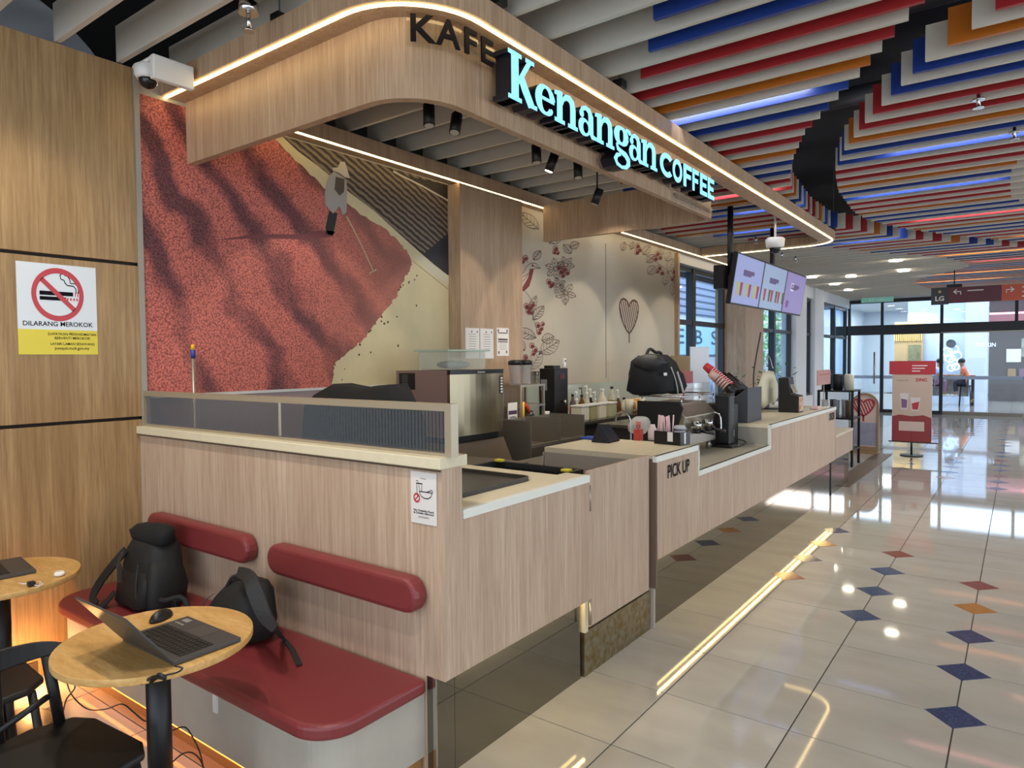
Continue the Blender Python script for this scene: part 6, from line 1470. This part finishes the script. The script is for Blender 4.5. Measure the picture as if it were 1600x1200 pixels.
part(sb, 'print', MB().box(-1.9597, -1.9587, ys0 + .06, ys1 - .06, zs0 + .12, zs1 - .05), mat('board_red', 'a84c48', 0.5))
solo('candy_tray', MB().box(-2.02, -1.93, 8.7, 8.84, ZT + .001, ZT + .04), mat('candy_pink', 'd6b8b4', 0.5), 'small pale tray of sweets by the pink sign', 'tray', bevel=.01)
# plant behind the counter by the window
pl_ = thing('potted_plant', 'leafy plant on the window ledge behind the till', 'plant', (-3.6, 11.5, 0))
p = onx(1240, 590, -3.7)
part(pl_, 'pot', MB().lathe([(.14, 0), (.18, .75), (.17, .76)], (-3.7, 11.8, 0), 20), mat('pot_grey', '3c3c3e', 0.6)); part(pl_, 'stem', MB().tube(smooth([(-3.7, 11.8, .72), (-3.68, 11.9, 1.2), (-3.7, 12.0, 1.55), (-3.65, 12.2, 2.2)]), .012, 6), mat('stem_brown', '4a3a28', 0.8))
lf_ = MB()
for i in range(60):
    q_ = Vector((-3.7 + rnd.uniform(-.3, .3), 12.3 + rnd.uniform(-.6, 1.4), rnd.uniform(1.25, 1.62))); d_ = Vector((rnd.uniform(-1, 1), rnd.uniform(-1, 1), rnd.uniform(-.4, .4))).normalized(); s_ = d_.cross(Vector((0, 0, 1))).normalized()
    lf_.add([q_, q_ + d_ * .05 + s_ * .03, q_ + d_ * .13, q_ + d_ * .05 - s_ * .03], [(0, 1, 2, 3)])
part(pl_, 'leaves', lf_, mat('leaf_green', '3f6a3c', 0.5), kind='stuff')
# ================================================================= FAR SHOP END, SCREENS, SIGNS
# menu screens hung along the counter
tvx = -2.75
tilt = R(9)
ms = [(1147, 393, 1183, 408), (1184, 408, 1220, 419), (1221, 420, 1256, 431)]
y_0 = onx(1147, 393, tvx).y; y_3 = onx(1256, 430, tvx).y; zt = onx(1147, 393, tvx).z; zb_ = onx(1132, 472, tvx).z
hgt = zt - zb_; cz = (zt + zb_) / 2; wy = (y_3 - y_0) / 3
labs = ['menu screen with yellow green drinks, nearest of the three hanging screens', 'menu screen with a row of red drinks, middle of the three hanging screens', 'violet menu screen, farthest of the three hanging screens']
ax_ = Vector((math.sin(tilt), 0, math.cos(tilt))); nx_ = Vector((math.cos(tilt), 0, -math.sin(tilt)))
for i in range(3):
    c = Vector((tvx, y_0 + wy * (i + .5), cz))
    t = thing('menu_screen', labs[i], 'screen', (c.x, c.y, c.z - hgt / 2), 'hanging menu screens')
    part(t, 'case', MB().obox(c - nx_ * .03, nx_ * .028, Vector((0, wy / 2 - .003, 0)), ax_ * hgt / 2), BLACK)
    P_ = Print(c + nx_ * .0, (0, 1, 0), ax_, nx_); ww, hh = wy / 2 - .02, hgt / 2 - .02
    P_.poly([(-ww, -hh), (ww, -hh), (ww, hh), (-ww, hh)], .0005)
    P_.make(t, 'display', mat('display_%d' % i, ['8e98c6', '8fa3c0', '8a82b4'][i], 0.3, emit=.42))
    cols = ([('a8b04a', .0), ('8c2a3c', .3)], [('9c2a34', 0), ('4c5a2c', .5)], [('7a3a8a', .1), ('d8d4e8', .2)])[i]
    for (col, o_) in cols:
        for j_ in range(3 if i < 2 else 1):
            k = Print(c, (0, 1, 0), ax_, nx_)
            u = -ww * .7 + j_ * ww * .62 + o_ * ww * .8; v = -hh * .45
            if i < 2: k.poly([(u - .035, v - .06), (u + .035, v - .06), (u + .05, v + .10), (u - .05, v + .10)], .001)
            else: k.poly([(u - .06, -hh * .75), (u + .06, -hh * .75), (u + .07, -hh * .4), (u - .07, -hh * .4)] if col == '7a3a8a' else [(-ww * .5, hh * .1), (-ww * .2, hh * .1), (-ww * .2, hh * .5), (-ww * .5, hh * .5)], .001)
            k.make(t, 'drink_picture', mat('disp_' + col, col, 0.4, emit=.35))
    for r_ in range(2):
        k = Print(c, (0, 1, 0), ax_, nx_); k.strip([(-ww * .45, hh * (.36 - .12 * r_)), (ww * (.35 - .2 * r_), hh * (.36 - .12 * r_))], .05 - .02 * r_); k.make(t, 'text_line', mat('disp_ink', '5a4878', 0.4, emit=.3))
hb = thing('screen_hanger', 'black poles and bar carrying the menu screens from the ceiling', 'bracket', (-2.85, 9.2, 2.6))
for yy in (8.30, 10.05): part(hb, 'pole', MB().cyl((-2.85, yy, cz), .035, Z0 - cz, 12), BLACKM)
part(hb, 'bar', MB().box(-2.86, -2.82, y_0 + .1, y_3 - .1, cz - .05, cz + .05), BLACKM)
part(hb, 'media_box', MB().box(-2.98, -2.86, y_0 - .05, y_0 + .13, cz - .12, cz + .16), BLACKM)
q = onx(1211, 384, -2.55); dc = thing('dome_camera', 'white dome camera hanging by the second screen pole', 'camera', (q.x, q.y, q.z)); part(dc, 'housing', MB().lathe([(.10, .10), (.12, .08), (.11, -.01), (.09, -.03)], (q.x, q.y, q.z), 18), WHITE); part(dc, 'dome', MB().sph((q.x, q.y, q.z - .03), .075, .075, .07, 14, 8), mat('smoked_dome', '141214', 0.08)); part(dc, 'stem', MB().cyl((q.x, q.y, q.z + .10), .015, Z0 - q.z - .10, 8), WHITE)
# wayfinding sign
yw = 17.5
a, b_ = ony(1455, 451, yw), ony(1455, 475, yw)
ws = thing('wayfinding_sign', 'hanging wayfinding sign in charcoal, maroon and orange with arrows', 'sign', (-.9, yw, b_.z))
xl = a.x; x1_ = ony(1482, 463, yw).x; x2_ = ony(1565, 460, yw).x; x3_ = ony(1680, 455, yw).x; zA, zB = a.z, b_.z
part(ws, 'charcoal_block', MB().box(xl, x1_, yw, yw + .1, zB - .02, zA + .01), mat('charcoal', '30333c', 0.4)); part(ws, 'maroon_block', MB().box(x1_, x2_, yw + .005, yw + .1, zB, zA), mat('maroon', '5c2a36', 0.4)); part(ws, 'orange_block', MB().box(x2_, x3_, yw + .005, yw + .1, zB, zA), mat('sign_orange', 'c2583a', 0.4))
for xx in (x1_ + .1, x3_ - .5): hg = part(ws, 'hanger', MB().box(xx - .14, xx + .14, yw + .03, yw + .08, zA, zA + .07), BLACKM); part(hg, 'rod', MB().cyl((xx, yw + .055, zA + .07), .012, Z0 + .05 - zA - .07, 8), BLACKM)
H_ = zA - zB
k = Print((xl, yw, zB), (1, 0, 0), (0, 0, 1), (0, -1, 0)); wl_ = x1_ - xl
k.text('LG', wl_ * .5, H_ * .18, H_ * .30, e=.008, w=wl_ * .5, bold=.02, align='C')
def arrow(P_, u, v, s, dirn):
    P_.strip([(u, v), (u, v + s * .45), (u + dirn * s * .8, v + s * .45)], s * .13, .009); P_.strip([(u + dirn * s * .5, v + s * .8), (u + dirn * s * .9, v + s * .45), (u + dirn * s * .5, v + s * .1)], s * .13, .009)
arrow(k, (x1_ - xl) + .22, H_ * .52, H_ * .42, -1); arrow(k, (x2_ - xl) + .08, H_ * .48, H_ * .42, 1)
k.strip([((x1_ - xl) + .34, H_ * .74), ((x1_ - xl) + .62, H_ * .74)], H_ * .06, .008)
for r_ in range(3): k.strip([((x2_ - xl) + .34, H_ * (.78 - .28 * r_)), ((x2_ - xl) + .34 + (.34, .26, .5)[r_], H_ * (.78 - .28 * r_))], H_ * .06, .008)
k.make(ws, 'lettering', WHITE)
k = Print((xl, yw, zB), (1, 0, 0), (0, 0, 1), (0, -1, 0)); k.disc((wl_ * .5, H_ * .76), H_ * .09, .008, 8); k.make(ws, 'emblem', mat('gold_ink', 'b8a070', 0.5))
# arched mirror board with the heart leaf
pa_ = onz(1335, 703, 0); pb_ = onz(1373, 705, 0)
ab = thing('arched_board', 'arched oak framed board with a red striped heart leaf beside the counter end', 'board', ((pa_.x + pb_.x) / 2, (pa_.y + pb_.y) / 2, 0))
ya = 13.6
A_ = onz(1373, 705, .05)
ya = A_.y; xr = ony(1373, 660, ya).x; xl_ = ony(1329, 660, ya).x; zt = ony(1352, 614, ya).z; rw = (xr - xl_) / 2; xc = (xr + xl_) / 2
def archpts(r, zt_, zb, n=14): return [(xc + r, ya, zb)] + [(xc + r * math.cos(R(180 * i / n)), ya, zt_ - rw + r * math.sin(R(180 * i / n)) * 1.0) for i in range(n + 1)] + [(xc - r, ya, zb)]
o_, i_ = archpts(rw, zt, .0), archpts(rw * .86, zt, .12)
mb = MB(); n = len(o_)
vs = [Vector(p) for p in o_] + [Vector(p) for p in i_]; vs += [p + Vector((0, .05, 0)) for p in vs]
fs = []
for i in range(n - 1): fs += [(i, i + 1, n + i + 1, n + i), (2 * n + i, 3 * n + i, 3 * n + i + 1, 2 * n + i + 1), (i, 2 * n + i, 2 * n + i + 1, i + 1), (n + i, n + i + 1, 3 * n + i + 1, 3 * n + i)]
fs += [(n - 1, 0, n, 2 * n - 1), (2 * n + n - 1, 2 * n + 2 * n - 1, 3 * n, 2 * n), (0, n - 1, 3 * n - 1, 2 * n), (n, 3 * n, 4 * n - 1, 2 * n - 1)]
part(ab, 'frame', mb.add(vs, fs), mat('board_oak', '8f7250', 0.5))
part(ab, 'panel', MB().prism([(p[0], ya + .02, p[2]) for p in i_], (0, .015, 0)), mat('board_cream', 'c4aea0', 0.25))
k = Print((xc - rw * .15, ya + .019, 0), (1, 0, 0), (0, 0, 1), (0, -1, 0)); z_t = ony(1345, 624, ya).z; z_b = ony(1343, 658, ya).z
k.P = Vector((xc - rw * .1, ya + .019, z_b)); heart(k, rw * 1.5, z_t - z_b, .03, (z_t - z_b) * .25, n=7); k.make(ab, 'heart_leaf', mat('heart_red', '9c1f30', 0.5))
part(ab, 'lower_print', MB().box(xc - rw * .84, xc + rw * .84, ya + .0185, ya + .0195, .14, ony(1345, 660, ya).z), mat('blue_grey_print', '9a98a8', 0.3, vary=.3, bscale=6))
part(ab, 'foot', MB().box(xc - rw * 1.05, xc + rw * 1.05, ya - .12, ya + .2, 0, .03), mat('board_oak', '8f7250', 0.5))
q = [onz(1333, 708, 0), onz(1385, 708, 0), onz(1334, 742, 0)]
# display rack beside the counter end
rk2 = thing('display_rack', 'black metal display rack with tumblers at the end of the counter', 'rack', (-2.39, 12.2, 0))
xa, xb, ya2, yb2 = -2.62, -2.10, 11.0, 12.6
ya2 = onx(1300, 700, -2.1).y if False else 11.0
for (x, y) in ((-2.64, 11.94), (-2.14, 11.94), (-2.64, 12.5), (-2.14, 12.5)): part(rk2, 'post', MB().box(x - .018, x + .018, y - .018, y + .018, 0, 1.22), BLACKM)
for z in (.28, .78, 1.22): part(rk2, 'shelf', MB().box(-2.66, -2.12, 11.92, 12.52, z - .025, z), BLACKM)
for i in range(5):
    for lv, z in enumerate((.78, .28)):
        x = -2.57 + .088 * i; y = 12.05 + .18 * (i % 2)
        solo('tumbler', MB().lathe([(.04, .001), (.05, .26), (.052, .28)], (x, y, z), 14), mat(['tumbler_white', 'tumbler_brown', 'tumbler_grey'][i % 3], ['cfcac4', '6a5546', '8a8a90'][i % 3], 0.35), ['white tumbler', 'brown tumbler', 'grey tumbler'][i % 3] + ', ' + ['leftmost', 'second from the left', 'in the middle', 'second from the right', 'rightmost'][i] + (' on the middle' if lv == 0 else ' on the bottom') + ' shelf of the display rack', 'tumbler', 'tumblers in the display rack')
for i, (x, y, h, m_, lab) in enumerate(((-2.56, 12.1, .30, BLACK, 'black canister on top of the display rack, left'), (-2.39, 12.12, .26, mat('black_pouch', '20201c', 0.5), 'black coffee pouch on top of the display rack'), (-2.22, 12.1, .26, CREAM, 'cream pouch on top of the display rack, right'))):
    solo('canister', MB().lathe([(.07, .001), (.075, h * .9), (.06, h)], (x, y, 1.22), 16), m_, lab, 'container', 'goods on the display rack')
solo('floor_mat', MB().box(-2.08, -1.83, 10.1, 13.9, .001, .008), mat('mat_brown', '5e4c38', 0.5), 'narrow brown floor mat along the counter end up to the arched board', 'mat')
# banner stand (plain artwork of two cups)
p = onz(1424, 712, 0)
bx_, by_ = p.x, p.y
bn = thing('banner_stand', 'upright advertising banner of two iced cups on a round black foot', 'banner', (bx_, by_, 0))
part(bn, 'foot', MB().cyl((bx_, by_, 0), .18, .02, 28), BLACKM); part(bn, 'pole', MB().cyl((bx_, by_, .02), .017, .42, 12), BLACKM)
xl_, xr = ony(1394, 640, by_).x, ony(1456, 640, by_).x; zb0, zt0 = ony(1424, 690, by_).z, ony(1424, 585, by_).z; zh = ony(1424, 564, by_).z
part(bn, 'crossbar', MB().box(xl_ - .05, xr + .10, by_ - .012, by_ + .012, zb0 - .02, zb0), BLACKM)
part(bn, 'panel', MB().box(xl_, xr, by_ - .015, by_ + .015, zb0, zt0), mat('banner_cream', 'c0a898', 0.5))
part(bn, 'header', MB().box(xl_ - .05, xr + .05, by_ - .02, by_ + .02, zt0, zh), mat('banner_red', 'ae3138', 0.45), label='red header board')
Wb, Hb = xr - xl_, zt0 - zb0
def BPn(): return Print((xl_, by_ - .0155, zb0), (Wb, 0, 0), (0, 0, Hb), (0, -1, 0))
k = BPn(); k.poly([(0, 0), (1, 0), (1, .36), (.8, .40), (.5, .38), (.2, .40), (0, .37)], .001); k.make(bn, 'red_ground', mat('banner_wine', '8c3436', 0.5))
k = BPn(); k.poly([(.23, .48), (.39, .48), (.42, .72), (.20, .72)], .0015); k.poly([(.50, .46), (.68, .46), (.72, .66), (.47, .66)], .0015); k.make(bn, 'cup_picture', mat('cup_print', 'cfc6c4', 0.5))
k = BPn(); k.poly([(.245, .50), (.375, .50), (.39, .62), (.23, .64)], .002); k.make(bn, 'violet_picture', mat('banner_violet', '7a5a78', 0.45))
k = BPn(); k.poly([(.52, .48), (.66, .48), (.69, .60), (.50, .57)], .002); k.make(bn, 'red_picture', mat('banner_red', 'ae3138', 0.45))
k = BPn(); k.poly([(.18, .16), (.82, .16), (.82, .30), (.18, .30)], .002); k.make(bn, 'pale_box_picture', mat('banner_pale', 'c8b0a4', 0.45))
k = BPn(); k.text('DNC', .6, .90, .045, .001, w=.28, bold=.04); k.make(bn, 'red_lettering', mat('banner_red', 'ae3138', 0.45))
k = BPn(); k.text('kenangan coffee', .12, .905, .02, .001, w=.3); k.make(bn, 'dark_lettering', INKB)
k = BPn(); k.strip([(.5, 1.13), (.88, 1.13)], .012, .006); k.strip([(.5, 1.09), (.82, 1.09)], .012, .006); k.strip([(.5, 1.05), (.7, 1.05)], .012, .006); k.make(bn, 'white_text_lines', WHITE, kind='stuff')

# ================================================================= BEYOND THE DOORS
fs_ = mat('neon_and_reflection_glow', 'd8ecff', 0.4, emit=1.3)
hx = lambda px, py, yy: ony(px, py, yy)
# side shop wall with a flower neon and clock
nw = thing('neon_flower', 'glowing white looped neon on the wall beyond the doors', 'sign', (0, 30.9, 1.7))
c0 = ony(1489, 553, 30.9)
nb = MB()
for (px, py, r) in ((1480, 550, .16), (1490, 546, .15), (1494, 556, .17), (1484, 560, .15), (1489, 566, .14), (1493, 573, .12), (1486, 575, .12)):
    q = ony(px, py, 30.9); nb.tube([(q.x + r * math.cos(a), 30.9, q.z + r * math.sin(a)) for a in [2 * math.pi * k_ / 14 for k_ in range(14)]], .022, 6, closed=True)
part(nw, 'tubes', nb, fs_, kind='stuff')
q = ony(1486, 537, 30.9); solo('wall_clock', MB().cyl((q.x, 30.86, q.z), .16, .06, 24, axis='y'), mat('clock_dark', '2a2c34', 0.4), 'dark round clock above the looped neon beyond the doors', 'clock')
struct('trim_9', MB().box(-3.6, -1.1, 31.0, 31.2, 0, 4.0), mat('hall_blue_white', 'b9c6da', 0.6))
# warm slatted stall front
sf = thing('stall_front', 'warm timber slatted stall front glowing beyond the doors', 'stall', (-3.3, 30, 0))
x0, x1 = ony(1396, 540, 30.5).x, ony(1441, 540, 30.5).x
part(sf, 'back', MB().box(x0, x1, 30.75, 30.85, 0, 3.1), mat('stall_tan', 'c0a274', 0.6))
for i in range(14): part(sf, 'slat', MB().box(x0 + (x1 - x0) * i / 14, x0 + (x1 - x0) * (i + .5) / 14, 30.68, 30.75, 2.35, 3.0), mat('stall_slat', 'd8b878', 0.5))
part(sf, 'picture', MB().box(x0 + (x1 - x0) * .5, x1 - .08, 30.7, 30.75, 1.1, 2.2), mat('stall_picture', '8c8a68', 0.5, vary=.5, bscale=6))
lamp('AREA', 'stall_light', ((x0 + x1) / 2, 30.2, 3.3), 60, (1, .82, .5), ((x0 + x1) / 2, 30.7, 1.2), 1.2)
# right shop with pink light band
rs = thing('far_shop', 'dark brown shop front with a pink light band beyond the doors', 'shop', (1.5, 32, 0))
x0 = ony(1545, 560, 32.3).x
part(rs, 'front', MB().box(x0, 6, 32.3, 32.55, 0, 2.9), mat('shop_brown', '4a403c', 0.6)); part(rs, 'light_band', MB().box(x0, 6, 32.25, 32.3, 3.32, 3.40), mat('pink_glow', 'ff9aa8', 0.4, emit=4)); part(rs, 'canopy', MB().box(x0, 6, 32.0, 32.3, 2.9, 3.32), mat('shop_pink', 'a0686a', 0.6))
for i in range(5): part(rs, 'goods', MB().box(x0 + .6 + i * .35, x0 + .85 + i * .35, 32.2, 32.3, .95, 1.25), mat(['goods_a', 'goods_b', 'goods_c'][i % 3], ['9a7a50', '7a5a6a', 'a8a090'][i % 3], 0.5))
part(rs, 'notice', MB().box(x0 + .55, x0 + 1.0, 32.24, 32.3, 1.5, 2.0), PAPER); part(rs, 'window_goods', MB().box(x0 + 1.0, x0 + 2.6, 32.24, 32.3, 1.7, 2.4), mat('goods_shelf', 'a8a898', 0.5, vary=.6, bscale=5))
# table and two people beyond the doors
yt = 28.6; yq = 29.35
tx = ony(1482, 600, yt).x
tbl = thing('high_table', 'dark high table between the two people beyond the doors', 'table', (tx, yq, 0))
part(tbl, 'top', MB().box(tx - .75, tx + .75, yq - .3, yq + .3, 1.02, 1.07), mat('table_orange', 'b07a50', 0.5))
for sx in (-.68, .68): part(tbl, 'leg', MB().box(tx + sx - .04, tx + sx + .04, yq - .25, yq + .25, 0, 1.02), BLACKM)
part(tbl, 'display', MB().box(tx - .55, tx + .55, yq + .05, yq + .25, .3, .95), mat('table_display', 'c0b8b0', 0.5, vary=.4, bscale=6))
def skin(name, parent, pts, edges, radii, m, sub=2):
    me = bpy.data.meshes.new(name); me.from_pydata([Vector(p) for p in pts], edges, []); o = bpy.data.objects.new(name, me); link(o, parent)
    sk_ = o.modifiers.new('skin', 'SKIN'); lay = me.skin_vertices[0] if me.skin_vertices else None
    if lay is None:
        bm = bmesh.new(); bm.from_mesh(me); bm.verts.layers.skin.verify(); bm.to_mesh(me); bm.free(); lay = me.skin_vertices[0]
    for i, r_ in enumerate(radii): lay.data[i].radius = (r_, r_) if not isinstance(r_, tuple) else r_
    lay.data[0].use_root = True
    s_ = o.modifiers.new('sub', 'SUBSURF'); s_.levels = sub; s_.render_levels = sub
    me.materials.append(m)
    for p_ in me.polygons: p_.use_smooth = True
    sk_.use_smooth_shade = True
    return o
def person(label, x, y, face, top, bottom, hair, seat_h, skinc, bag=None):
    """seated figure on a high stool; face = +1 looks to +x, -1 looks to -x"""
    root = thing('person', label, 'person', (x, y, 0)); f = face; S_ = seat_h
    P = {'pel': (0, 0, S_ + .10), 'spine': (.02 * f, 0, S_ + .30), 'chest': (.05 * f, 0, S_ + .48), 'neck': (.09 * f, 0, S_ + .62), 'head': (.13 * f, 0, S_ + .76), 'crown': (.13 * f, 0, S_ + .84)}
    pts = [P['pel'], P['spine'], P['chest'], P['neck'], P['head'], P['crown']]; ed = [(0, 1), (1, 2), (2, 3), (3, 4), (4, 5)]; rad = [.15, .13, .15, .055, .095, .07]
    for s in (-1, 1):
        b = len(pts); pts += [(.05 * f, .19 * s, S_ + .50), (.12 * f, .23 * s, S_ + .28), (.34 * f, .17 * s, S_ + .30), (.42 * f, .14 * s, S_ + .31)]; ed += [(2, b), (b, b + 1), (b + 1, b + 2), (b + 2, b + 3)]; rad += [.065, .05, .038, .035]
        b = len(pts); pts += [(.06 * f, .10 * s, S_ + .07), (.30 * f, .12 * s, S_ + .08), (.27 * f, .12 * s, S_ - .36), (.37 * f, .12 * s, S_ - .40)]; ed += [(0, b), (b, b + 1), (b + 1, b + 2), (b + 2, b + 3)]; rad += [.10, .07, .045, .035]
    skin('body', root, pts, ed, rad, skinc)
    tp = [(0, 0, S_ + .12), (.02 * f, 0, S_ + .30), (.05 * f, 0, S_ + .48), (.08 * f, 0, S_ + .56)]; te = [(0, 1), (1, 2), (2, 3)]; tr_ = [.16, .145, .165, .08]
    for s in (-1, 1):
        b = len(tp); tp += [(.05 * f, .195 * s, S_ + .50), (.10 * f, .225 * s, S_ + .34)]; te += [(2, b), (b, b + 1)]; tr_ += [.078, .064]
    skin('shirt', root, tp, te, tr_, top)
    lp = [(0, 0, S_ + .09)]; le = []; lr = [.165]
    for s in (-1, 1):
        b = len(lp); lp += [(.08 * f, .10 * s, S_ + .07), (.30 * f, .12 * s, S_ + .08), (.275 * f, .12 * s, S_ - .30)]; le += [(0, b), (b, b + 1), (b + 1, b + 2)]; lr += [.112, .085, .06]
    skin('trousers', root, lp, le, lr, bottom)
    part(root, 'hair', MB().sph((x + .115 * f, y, S_ + .80), .108, .10, .10, 16, 10), hair)
    for s in (-1, 1): part(root, 'shoe', MB().sph((x + .33 * f, y + .12 * s, S_ - .41), .12, .05, .045, 12, 8), WHITE)
    for s in (-1, 1): part(root, 'eye', MB().sph((x + .215 * f, y + .035 * s, S_ + .765), .012, .012, .012, 8, 6), BLACK)
    part(root, 'nose', MB().sph((x + .228 * f, y, S_ + .74), .02, .014, .02, 8, 6), skinc)
    st_ = thing('bar_stool', 'dark bar stool under the ' + label.split(' beyond')[0], 'stool', (x, y, 0))
    part(st_, 'seat', MB().cyl((x, y, S_ - .085), .18, .04, 20), BLACKM)
    for (a, b_) in ((.13, .13), (-.13, .13), (.13, -.13), (-.13, -.13)): part(st_, 'leg', MB().tube([(x + a, y + b_, S_ - .085), (x + a * 1.3, y + b_ * 1.3, 0)], .016, 6), BLACKM)
SKN = mat('skin_tone', 'b08468', 0.5); HAIR = mat('black_hair', '161214', 0.5)
xp1 = ony(1462, 590, yt).x; xp2 = ony(1502, 590, yt).x
person('person in a pale blue shirt seated at the high table beyond the doors', xp1, yt, 1, mat('shirt_pale', 'b9c6e0', 0.7), mat('skirt_pink', '9a7888', 0.7), HAIR, .78, SKN)
person('person in an orange top seated at the high table beyond the doors', xp2 + .12, yt, -1, mat('shirt_orange', 'd8744c', 0.7), mat('trousers_dark', '2a2c3a', 0.7), HAIR, .78, SKN)
# sign reflection in the door glass, put in as glowing blue white letters
gl = thing('reflected_lettering', 'pale blue glowing letters standing in for a sign reflection in the door glass', 'sign', (0, 30.84, 2.2))
q = ony(1524, 542, 30.84); k = Print((q.x, 30.84, q.z), (1, 0, 0), (0, 0, 1), (0, -1, 0)); k.text('SUCKIN', 0, 0, .15, .01, w=.62); k.make(gl, 'lettering', fs_)
# ================================================================= OUTSIDE THE WINDOWS
struct('trim_10', MB().box(-30, -5.2, 5, 45, -.3, -.02), mat('pavement', '9a9aa0', 0.8))
fb = thing('shop_block', 'white and glass shop block across the lane outside the windows', 'building', (-11, 18, 0))
part(fb, 'facade', MB().box(-13, -11, 8, 70, 0, 9), mat('facade_white', 'c4ccdc', 0.6)); part(fb, 'blue_band', MB().box(-11, -10.9, 21, 34, 1.9, 3.3), mat('facade_blue', 'a8d4f0', 0.4))
for i in range(14): part(fb, 'louvre', MB().box(-11, -10.9, 18, 34, 3.6 + .28 * i, 3.74 + .28 * i), mat('louvre_grey', '8f9bb8', 0.5))
k = Print((-10.89, 25.6, 2.35), (0, 1, 0), (0, 0, 1), (1, 0, 0)); k.text('E  B  S', 0, 0, .62, .01, w=4.4); k.make(fb, 'lettering', mat('facade_ink', '3c5a78', 0.5))
for i in range(6): part(fb, 'pier', MB().box(-10.9, -10.5, 14.3 + i * 8, 14.9 + i * 8, 0, 9), mat('facade_pier', '8890a4', 0.6))
def tree(x, y, h, label):
    t = thing('tree', label, 'tree', (x, y, 0)); part(t, 'trunk', MB().tube([(x, y, -.05), (x + .05, y, h * .6)], .09, 8, rs=[.11, .05]), mat('bark', '4a3c30', 0.8))
    mb = MB(); r_ = random.Random(int(y * 10))
    for i in range(700):
        v = Vector((r_.gauss(0, 1), r_.gauss(0, 1), r_.gauss(0, 1))); v = v.normalized() * (r_.random() ** .4); q_ = Vector((x + v.x * h * .38, y + v.y * h * .42, h * .58 + v.z * h * .46)); d = Vector((r_.uniform(-1, 1), r_.uniform(-1, 1), r_.uniform(-1, 1))).normalized(); s = d.orthogonal().normalized()
        mb.add([q_, q_ + d * .1 + s * .06, q_ + d * .24, q_ + d * .1 - s * .06], [(0, 1, 2, 3)])
    part(t, 'foliage', mb, mat('tree_green', '9ccf92', 0.6), kind='stuff')
tree(-8.6, 30.0, 4.2, 'leafy young tree outside the second window, left one'); tree(-8.9, 35.2, 4.4, 'leafy young tree outside the second window, right one')
